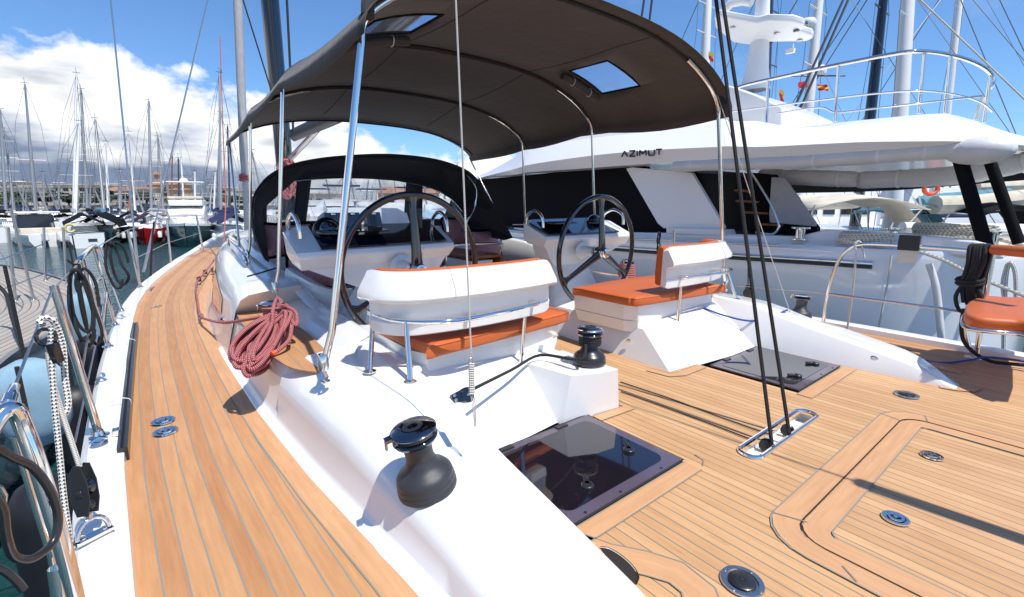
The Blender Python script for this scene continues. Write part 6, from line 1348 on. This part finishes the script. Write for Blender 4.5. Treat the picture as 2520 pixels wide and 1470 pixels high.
classic(328, 590, 'navycv', 'navy hulled boat with navy cover left of the red boat', 3.1, 8.5, 'navycv', False)
classic(560, 598, 'gel', 'white boat with navy bimini tops behind the yacht port shrouds', .1, 8.5, 'navycv', False)
# quay, pontoons, second basin
mb = MB(); a = W(-150, 570, z=SEA+.6); c = W(620, 566, z=SEA+.6); fw2 = V(math.sin(YAW), math.cos(YAW), 0)
mb.prism([a, c, c+fw2*3, a+fw2*3], V(0, 0, -.6)); build(mb, 'pontoon', M_['stone'], kind='structure')
# rows of far boats: simple boats behind, over the whole background
far = []; rd = random.Random(77)
mastc = ['alu', 'mastw', 'alu', 'alu', 'mastd', 'mastw']
base = sailboat(300, 560, (300, 455), L=10, label='small distant yacht in the packed far row', group='far rows of moored yachts', extras=False)
base_loc = WL[base.name].copy()
import bpy as _b
for ch in list(base.children):
    for g_ in list(ch.children): pass
k = 0
words = ['left', 'right']
def farboat(px, dist, scale_z, yaw, label):
    d = ray(px, 500); d.z = 0; d.normalize(); p = V(d.x*dist, d.y*dist, SEA); o = dup(base, p, yaw, label, 'far rows of moored yachts'); o.scale = (1, 1, scale_z); return o
for i in range(34):
    px = lerp(-20, 640, i/33)+rd.uniform(-9, 9); farboat(px, rd.uniform(62, 120), rd.uniform(.75, 1.25), rd.uniform(-.4, .4)+(0 if rd.random() < .5 else PI), 'small distant yacht in the packed far row')
for i in range(34):
    px = lerp(660, 1300, i/33)+rd.uniform(-9, 9); farboat(px, rd.uniform(38, 110), rd.uniform(.8, 1.5), rd.uniform(-.4, .4)+(0 if rd.random() < .5 else PI), 'small distant yacht in the packed far row')
for i in range(18):
    px = lerp(1900, 2560, i/17)+rd.uniform(-9, 9); farboat(px, rd.uniform(32, 80), rd.uniform(.8, 1.3), rd.uniform(-.4, .4)+(0 if rd.random() < .5 else PI), 'small distant yacht in the packed far row')
# white motor yacht seen through the sprayhood window
def express(px, py, label, yaw, L=12):
    g = place(px, py); R = Matrix.Translation(g) @ Matrix.Rotation(yaw, 4, 'Z'); ro = empty('motor_boat', g, label, 'motor boat', 'white motor boats ahead'); B, H = L*.34, 1.5
    rows = hullmesh(L, B, H); mb = MB(R); mb.grid(rows); mb.poly(rows[0]); mb.grid([[r_[0], r_[0].lerp(r_[-1], .5)+V(0, 0, .25), r_[-1]] for r_ in rows]); build(mb, 'hull', M_['gel'], ro, ang=40)
    mb = MB(R); cb = []
    for y, w_, h in ((-L*.3, 1.6, 1.5), (-L*.05, 1.6, 1.6), (L*.12, 1.3, .9), (L*.3, .7, .35)): cb.append([V(-w_, y, H+.1), V(-w_*.85, y, H+h), V(w_*.85, y, H+h), V(w_, y, H+.1)])
    mb.grid(cb); mb.poly(cb[0]); build(mb, 'cabin', M_['gel'], ro, ang=25)
    mb = MB(R); mb.grid([[V(-1.3, -L*.03, H+1.45), V(1.3, -L*.03, H+1.45)], [V(-1.15, L*.10, H+1.0), V(1.15, L*.10, H+1.0)]]); build(mb, 'windscreen', M_['glass'], ro)
    mb = MB(R); mb.box((0, -L*.2, H+2.7), (2.8, 2.6, .08)); build(mb, 'bimini_top', M_['navycv'], ro)
express(760, 574, 'white motor boat ahead between the mast and the sprayhood centre', 2.6, 13); express(930, 572, 'tall white motor boat ahead behind the near wheel rim', 2.9, 14); express(1120, 574, 'white motor boat just left of the black hood flap', 2.4, 13); express(850, 590, 'white motor boat with navy top seen through the middle sprayhood window', 2.8); express(1010, 580, 'white motor boat behind the near wheel, through the sprayhood window', 2.5, 11); express(1100, 600, 'broad white motor boat seen through the right sprayhood window', 2.2, 10)
# large masts to starboard
def bigmast(f, tp_, dist, r, m, label, taper=.8):
    p, q = W(*f, t=dist), W(*tp_, t=dist); g = V(p.x, p.y, SEA); ro = empty('sailing_yacht', g, label, 'sailing yacht', 'yachts moored beyond the motor yacht')
    q2 = q+(q-p)*.35; mb = MB(); mb.tube([V(p.x, p.y, SEA+1), p, q, q2], [r, r, r*taper, r*taper*.9], 14); ms_ = build(mb, 'mast', M_[m], ro, ang=60)
    R = Matrix.Translation(g) @ Matrix.Rotation(.1, 4, 'Z'); rows = hullmesh(13, 4, 1.3); mb = MB(R); mb.grid(rows); mb.poly(rows[0]); mb.grid([[r_[0], r_[0].lerp(r_[-1], .5)+V(0, 0, .2), r_[-1]] for r_ in rows]); build(mb, 'hull', M_['gel'], ro, ang=40)
    for f_ in (.35, .68): mb = MB(); c = p.lerp(q2, f_); mb.tube([c-V(.9, 0, 0), c, c+V(.9, 0, 0)], .035, 6); build(mb, 'spreader', M_[m], ms_)
    mb = MB()
    for s in (-1, 1): mb.tube([g+V(2*s, 0, 1.3), p.lerp(q2, .35)+V(.9*s, 0, 0), p.lerp(q2, .68)+V(.9*s, 0, 0), q2], .012, 5)
    mb.tube([g+V(0, 6.5, 1.4), q2], .022, 6); mb.tube([g+V(0, -6.5, 1.3), q2], .012, 5); build(mb, 'rigging', M_['wire'], ms_)
    return ro, p, q
bigmast((2200, 505), (2234, 0), 17, .27, 'mastw', 'yacht with the thickest white mast right of the black one, over the motor yacht rails')
bigmast((2140, 300), (2174, 0), 19, .20, 'blkg', 'yacht with the glossy black mast over the motor yacht rails')
bigmast((1985, 310), (2016, 0), 19, .20, 'mastw', 'yacht with a white mast carrying a radar, right of the radar wing')
bigmast((2330, 280), (2362, 0), 24, .17, 'mastw', 'yacht with a slim pale mast near the right hand rail curve')
bigmast((1734, 160), (1742, 0), 24, .24, 'mastw', 'yacht with a white mast just left of the radar wing, above the bimini corner')
bigmast((1888, 300), (1900, 0), 26, .10, 'mastd', 'yacht with a thin dark mast close behind the radar mast')
# black boom with sail bag, white booms and covers beyond
def boomyacht(pts, dep, r, m, label, name='covered_boom', cat='boom'):
    P = [W(*q, t=dep) for q in pts]; mb = MB(); mb.tube(smooth(P, 4), r, 10); return build(mb, name, M_[m], None, label, cat, ang=70)
boomyacht([(1950, 458), (2190, 452), (2470, 430), (2600, 422)], 14, .22, 'blackcv', 'long black sail cover stretching behind the motor yacht cockpit')
boomyacht([(2220, 560), (2350, 562), (2600, 566)], 11, .13, 'white', 'white horizontal boom behind the motor yacht stern')
boomyacht([(2300, 505), (2420, 500), (2600, 480)], 15, .30, 'cream', 'cream sail cover behind the black struts')
boomyacht([(2265, 500), (2300, 492), (2480, 478)], 17, .22, 'teal', 'teal sail cover under the orange lifebuoy')
boomyacht([(1960, 500), (2080, 496), (2110, 492)], 18, .3, 'cream', 'cream covered boom left of the thickest white mast')
boomyacht([(2400, 462), (2480, 458), (2600, 455)], 22, .3, 'cream', 'pale sail cover at the right edge under the overhang')
# cream bimini boat
def canopyboat(px, py, dep, label, m='cream', s=1.0):
    c = W(px, py, t=dep); g = V(c.x, c.y, SEA); ro = empty('sailboat', g, label, 'sailboat'); ax = V(math.cos(YAW), -math.sin(YAW), 0); fy = V(math.sin(YAW), math.cos(YAW), 0)
    mb = MB(); mb.grid([[c+ax*u*1.5*s+fy*v_*1.1+V(0, 0, .30*(1-u*u)-.12*abs(v_)) for u in (-1, -.7, -.35, 0, .35, .7, 1)] for v_ in (-1, -.5, 0, .5, 1)]); build(mb, 'canopy', M_[m], ro, ang=60, solid=.02)
    for u in (-.95, .95):
        for v_ in (-.9, .9): mb = MB(); mb.tube([c+ax*u*1.5*s+fy*v_*1.1, c+ax*u*1.2*s+fy*v_*.4+V(0, 0, -1.1)], .025, 6); build(mb, 'frame_tube', M_['steel'], ro)
    R = Matrix.Translation(g) @ Matrix.Rotation(.2, 4, 'Z'); rows = hullmesh(11, 3.6, c.z-SEA-1.0); mb = MB(R); mb.grid(rows); mb.poly(rows[0]); mb.grid([[r_[0], r_[0].lerp(r_[-1], .5)+V(0, 0, .2), r_[-1]] for r_ in rows]); build(mb, 'hull', M_['gel'], ro, ang=40)
    mb = MB(); mb.grid([[c+ax*1.5*s*.9+fy*v_, c+ax*(1.5*s+.9)+fy*v_+V(0, 0, -1.0)] for v_ in (-.5, .1, .5)]); build(mb, 'side_curtain', M_[m], ro)
canopyboat(2075, 505, 13, 'boat with a peaked cream canvas awning behind the motor yacht cockpit steps')
canopyboat(2215, 520, 16, 'boat with teal sprayhood beside the thickest white mast', 'teal', .6)
canopyboat(2420, 520, 15, 'boat with black cockpit cover between the two black struts', 'blackcv', .7)
# lifebuoy on a rail
c = W(2291, 464, t=13); mb = MB(); ax = V(math.cos(YAW), -math.sin(YAW), 0); mb.tube([c+ax*math.cos(a)*.19+V(0, 0, math.sin(a)*.16) for a in [2*PI*k/20 for k in range(20)]], .055, 10, True)
build(mb, 'lifebuoy', M_['lbuoy'], None, 'orange red ring lifebuoy hanging under the motor yacht overhang', 'lifebuoy')
mb = MB(); c0 = W(2268, 515, t=13.2)
for e in ((2235, 517), (2237, 500), (2246, 488), (2262, 482)): mb.bar(c0.lerp(W(*e, t=13.2), .1), W(*e, t=13.2), .05, .02)
build(mb, 'folded_fan', M_['white'], None, 'white fan of flat blades spread in front of black canvas', 'fan')
# white superstructure beyond
def block(px0, px1, py0, py1, dep, label, m='white'):
    a, c = W(px0, py1, t=dep), W(px1, py0, t=dep); ro = empty('motor_yacht', V(a.x, a.y, SEA), label, 'motor yacht'); mb = MB(); d_ = V(math.sin(YAW), math.cos(YAW), 0)*3
    p = [V(a.x, a.y, SEA), V(c.x, c.y, SEA), V(c.x, c.y, SEA)+d_, V(a.x, a.y, SEA)+d_]; z1 = c.z-SEA
    mb.grid([p+[p[0]], [q+V(0, 0, z1*.6) for q in p+[p[0]]], [q.lerp(sum(p, Vector())/4, .12)+V(0, 0, z1) for q in p+[p[0]]]]); mb.poly([q.lerp(sum(p, Vector())/4, .12)+V(0, 0, z1) for q in p]); build(mb, 'superstructure', M_[m], ro, bevel=.1)
    for k in range(4):
        t0 = .12+k*.2; mb = MB(); q0, q1 = p[0].lerp(p[1], t0), p[0].lerp(p[1], t0+.13); off = -d_.normalized()*.02; mb.prism([q0+off+V(0, 0, z1*.62), q1+off+V(0, 0, z1*.62), q1+off*.2+V(0, 0, z1*.8)-off*4, q0+off*.2+V(0, 0, z1*.8)-off*4], off); build(mb, 'window', M_['glass'], ro)
block(1960, 2180, 468, 500, 26, 'white motor yacht with dark oval windows far behind the cream awning')
block(2230, 2560, 462, 500, 30, 'long white superstructure far behind the lifebuoy')
# radar dome with marks on the near white mast, second dome, burgees
c = W(1986, 62, t=18.6); mb = MB(); mb.lathe([(.0, .22), (.26, .20), (.32, .12), (.33, 0), (.30, -.06), (0, -.08)], c, (0, 0, 1), 24); dm = build(mb, 'radar_dome', M_['white'], None, 'white radar dome marked B&G on the mast right of the radar wing', 'radar', ang=50)
M = Matrix.Translation(c+ray(1986, 62).normalized()*-.335+V(0, 0, .08)) @ Matrix.Rotation(-YAW, 4, 'Z') @ Matrix.Rotation(PI/2, 4, 'X'); text('B&G', .17, M, 'maker_mark', M_['blk'], dm, .004)
mb = MB(); mb.lathe([(0, -.25), (.1, -.25), (.14, -.08), (.05, -.08)], c+V(.1, 0, 0), (0, 0, 1), 10); build(mb, 'bracket', M_['steel'], dm)
c = W(2019, 175, t=19); mb = MB(); mb.lathe([(0, .24), (.14, .2), (.22, .08), (.23, -.05), (.20, -.14), (0, -.15)], c, (0, 0, 1), 20); dm2 = build(mb, 'satellite_dome', M_['white'], None, 'rounded white satellite dome on a crossarm above the rails', 'antenna dome', ang=60)
mb = MB(); mb.tube([W(1925, 187, t=19), W(2080, 187, t=19)], .03, 6); build(mb, 'crossarm', M_['mastd'], dm2)
def flag(px, py, w_, h_, dep, ms, label, rot=.1):
    c = W(px, py, t=dep); s = dep/F; mb = MB(); ax = V(math.cos(YAW), -math.sin(YAW), 0); fy = V(math.sin(YAW), math.cos(YAW), 0); bands = len(ms); rows = []
    for j in range(bands*2+1):
        rows.append([c+ax*(u*w_*s)+fy*.05*math.sin(u*7+j)+V(0, 0, -h_*s*j/(bands*2)-rot*u*w_*s) for u in [k/8 for k in range(9)]])
    for b_ in range(bands): mb.grid(rows[2*b_:2*b_+3], mi=b_)
    return build(mb, 'flag', [M_[q] for q in ms], None, label, 'flag')
flag(1966, 202, 22, 15, 18, ['flagr', 'flagr'], 'plain red flag flying left of the white mast over the rails', -.1)
flag(2013, 207, 26, 14, 18, ['flagr', 'flagy', 'flagr'], 'small red and yellow striped ensign right of the white mast')
flag(1920, 215, 12, 36, 17, ['flagy', 'flagr', 'flagy'], 'drooping yellow and red flag just right of the radar mast', 1.2)
flag(1745, 125, 12, 20, 20, ['flagy', 'flagr'], 'yellow and red pennant left of the radar wing', .6)
# loose rigging lines crossing the starboard sky
for i, (a, c, d_, r_) in enumerate((((2010, 230), (2120, -10), 16, .035), ((1960, 340), (2075, -10), 16, .05), ((2270, -5), (2520, 260), 22, .03), ((2520, 360), (2360, -10), 22, .03), ((2500, 330), (2430, 150), 20, .02), ((2460, -5), (2520, 120), 20, .02), ((2100, 250), (2250, 10), 24, .02), ((1960, 20), (1990, -20), 18, .03), ((1700, 0), (1735, 60), 20, .06))):
    pass
mb = MB()
for a, c, d_, r_ in (((1935, 310), (2080, -10), 15, .04), ((1950, 312), (2092, -10), 15, .04)): mb.tube([W(*a, t=d_), W(*c, t=d_)], r_, 6)
build(mb, 'twin_backstays', M_['mastd'], None, 'pair of thick black stays slanting up to the right past the radar wing', 'rigging')
for a, c, d_, r_, lb in (((2180, -80), (2600, 320), 20, .035, 'pale chain like stay falling to the right across the starboard sky'), ((2360, -10), (2500, 330), 21, .02, 'thin dark stay falling to the right edge beyond the rails'), ((2455, -10), (2560, 210), 21, .02, 'thin wire stay at the top right corner'), ((2060, 330), (2330, -20), 23, .015, 'thin wire stay rising to the right behind the black mast'), ((1890, 330), (1925, -10), 21, .012, 'thin halyard wire just right of the radar mast')):
    tubeobj([W(*a, t=d_), W(*c, t=d_)], r_, 'stay', 'wire' if r_ < .03 else 'cream', None, 5, label=lb, cat='rigging')
# ------------------------------------------------------------ shore: quay, town, trees
d0 = fw2
mb = MB(); a = W(-600, 512, t=150); c = W(1800, 512, t=150); a.z = c.z = SEA+2.3; mb.prism([V(a.x, a.y, SEA-.5), V(c.x, c.y, SEA-.5), V(c.x, c.y, SEA-.5)+d0*400, V(a.x, a.y, SEA-.5)+d0*400], V(0, 0, 2.6)); build(mb, 'shore', M_['stone'], kind='structure')
def house(px, w_px, top, dep, m, label, roof=None, rows_=2, cols=4, tower=False):
    s = dep/F; c = W(px, top, t=dep); wd = w_px*s; ax = V(math.cos(YAW), -math.sin(YAW), 0); g = V(c.x, c.y, SEA+2); h = c.z-g.z; D_ = d0*min(wd, 12)
    ro = empty('building', g, label, 'building', 'buildings along the far shore'); mb = MB(); p = [g-ax*wd/2, g+ax*wd/2, g+ax*wd/2+D_, g-ax*wd/2+D_]; mb.prism(p, V(0, 0, h)); build(mb, 'wall', M_[m], ro)
    mb = MB(); e = .5; q = [g-ax*(wd/2+e)-d0*e+V(0, 0, h), g+ax*(wd/2+e)-d0*e+V(0, 0, h), g+ax*(wd/2+e)+D_+V(0, 0, h), g-ax*(wd/2+e)+D_+V(0, 0, h)]
    if roof == 'gable': m1, m2 = (q[0]+q[3])/2+V(0, 0, wd*.12), (q[1]+q[2])/2+V(0, 0, wd*.12); mb.add(q+[m1, m2], [(0, 1, 5, 4), (3, 4, 5, 2), (0, 4, 3), (1, 2, 5), (0, 3, 2, 1)]); build(mb, 'roof', M_['roof'], ro)
    elif roof == 'spire': m1 = sum(q, Vector())/4+V(0, 0, wd*1.1); mb.add(q+[m1], [(0, 1, 4), (1, 2, 4), (2, 3, 4), (3, 0, 4)]); build(mb, 'roof', M_['roof'], ro)
    else: mb.prism(q, V(0, 0, .5)); build(mb, 'roof', M_['wallB'], ro)
    for i in range(rows_):
        for j in range(cols):
            z0 = h*(.45+.5*i/max(rows_, 1)); c_ = g+ax*wd*((j+.5)/cols-.5)-d0*.06; mb = MB(); ww = wd/cols*.32; mb.prism([c_-ax*ww+V(0, 0, z0), c_+ax*ww+V(0, 0, z0), c_+ax*ww+V(0, 0, z0+h*.16), c_-ax*ww+V(0, 0, z0+h*.16)], d0*.04); build(mb, 'window', M_['glass'], ro)
for a in ((60, 160, 462, 190, 'wallB', 'long low pale building above the trees at far left', None, 1, 6), (190, 120, 456, 185, 'wallB', 'flat roofed pale apartment block left of the church', None, 2, 6), (8, 70, 448, 210, 'wallB', 'pale block at the left edge of the shore', None, 2, 3), (300, 90, 470, 180, 'wallA', 'low ochre house behind the far masts', 'gable', 1, 4),
          (395, 66, 455, 170, 'wallA', 'ochre building with clay roof beside the church tower', 'gable', 2, 4), (383, 9, 430, 172, 'wallA', 'ochre church tower with pyramid roof', 'spire', 1, 1), (350, 46, 466, 165, 'wallB', 'gabled pale house left of the church tower', 'gable', 1, 3), (432, 40, 468, 168, 'wallA', 'low ochre house right of the church tower', 'gable', 1, 3),
          (535, 44, 463, 175, 'wallB', 'two storey pale house near the bimini post', None, 2, 3), (590, 60, 470, 180, 'wallB', 'low pale building behind the mast', None, 1, 4), (760, 120, 478, 190, 'wallB', 'low pale building seen through the sprayhood', None, 1, 5), (1000, 140, 476, 190, 'wallA', 'low ochre building far behind the near wheel', 'gable', 1, 5)):
    house(*a)
def tree(px, top, w_px, dep, m, label, palm=False):
    s = dep/F; c = W(px, top, t=dep); g = V(c.x, c.y, SEA+2); h = c.z-g.z; r = w_px*s/2; ro = empty('tree', g, label, 'tree', 'trees along the far shore'); rd = random.Random(int(px*7+top))
    mb = MB(); mb.tube([g, g+V(.1, 0, h*.4), g+V(.2, 0, h*.75)], [r*.10, r*.08, r*.03], 7)
    if not palm:
        for k in range(4): a = rd.uniform(0, 6.28); mb.tube([g+V(.1, 0, h*.4), g+V(math.cos(a)*r*.55, math.sin(a)*r*.55, h*.7)], [r*.05, r*.02], 5)
    build(mb, 'trunk', M_['bark'], ro); mb = MB()
    if palm:
        for k in range(16):
            a = 2*PI*k/16+rd.uniform(-.2, .2); t0 = g+V(.2, 0, h*.75); P = [t0, t0+V(math.cos(a)*r*.5, math.sin(a)*r*.5, h*.25*rd.uniform(.5, 1)), t0+V(math.cos(a)*r, math.sin(a)*r, h*.02)]
            P = smooth(P, 4); n = V(-math.sin(a), math.cos(a), 0)*r*.10; mb.grid([[p-n*(1-i/9) for i, p in enumerate(P)], P, [p+n*(1-i/9) for i, p in enumerate(P)]])
    else:
        cl = [(rd.gauss(0, .42), rd.gauss(0, .42), rd.uniform(.45, .95)) for _ in range(14)]
        for _ in range(1500):
            a = rd.choice(cl); d = V(rd.gauss(0, 1), rd.gauss(0, 1), rd.gauss(0, 1)).normalized()*rd.uniform(.6, 1)*r*.36; p = g+V(a[0]*r, a[1]*r, a[2]*h)+V(d.x, d.y, d.z*.6)
            if p.z > g.z+h: p.z = g.z+h-rd.random()
            u = V(rd.gauss(0, 1), rd.gauss(0, 1), rd.gauss(0, 1)).normalized()*rd.uniform(.22, .45); v_ = u.orthogonal().normalized()*rd.uniform(.2, .4); mb.add([p-u, p+v_, p+u, p-v_], [(0, 1, 2, 3)])
    build(mb, 'crown', M_[m], ro, recalc=False)
for a in ((80, 474, 56, 143, 'leaf', 'yellow green tree right of the left hand blocks'), (165, 480, 46, 144, 'leafd', 'dark green tree behind the paired white masts'), (215, 482, 44, 144, 'leaf', 'green bushy tree behind the white sterned yacht'), (285, 480, 40, 146, 'leafd', 'dark green tree left of the navy covered boat'), (560, 482, 50, 146, 'leaf', 'green tree close to the bimini post'), (600, 484, 46, 146, 'leafd', 'dark tree behind the furled sail'), (10, 472, 60, 150, 'leaf', 'light green tree at the left edge of the shore'), (60, 482, 60, 148, 'leaf', 'second light green tree from the left edge'), (110, 478, 50, 145, 'leafd', 'dark round tree left of the paired white masts'), (128, 470, 44, 146, 'leafd', 'dark tree nearest the left of the paired white masts'), (30, 490, 60, 140, 'leaf', 'low bushy tree in front of the left hand blocks'),
          (195, 488, 40, 150, 'leafd', 'small dark tree behind the white masts'), (248, 466, 34, 150, 'leafd', 'dark tree with ragged crown right of the white masts'), (262, 470, 26, 148, 'leafd', 'narrow dark tree beside a white footed mast'), (300, 486, 40, 150, 'leaf', 'low green tree among far masts'), (357, 474, 48, 148, 'leafd', 'round dark pine below the church tower'),
          (500, 486, 34, 150, 'leaf', 'low green tree right of the flybridge cruiser'), (530, 484, 30, 148, 'leaf', 'green tree in front of the two storey pale house'), (470, 488, 30, 150, 'leafd', 'low dark tree behind the flybridge cruiser'), (420, 488, 34, 150, 'leafd', 'low dark tree right of the church tower')): tree(*a)
tree(241, 462, 26, 149, 'leafd', 'palm tree beside a white footed mast', True); tree(340, 480, 20, 149, 'leafd', 'small palm left of the round dark pine', True)
# fit the two-ended cord's owner
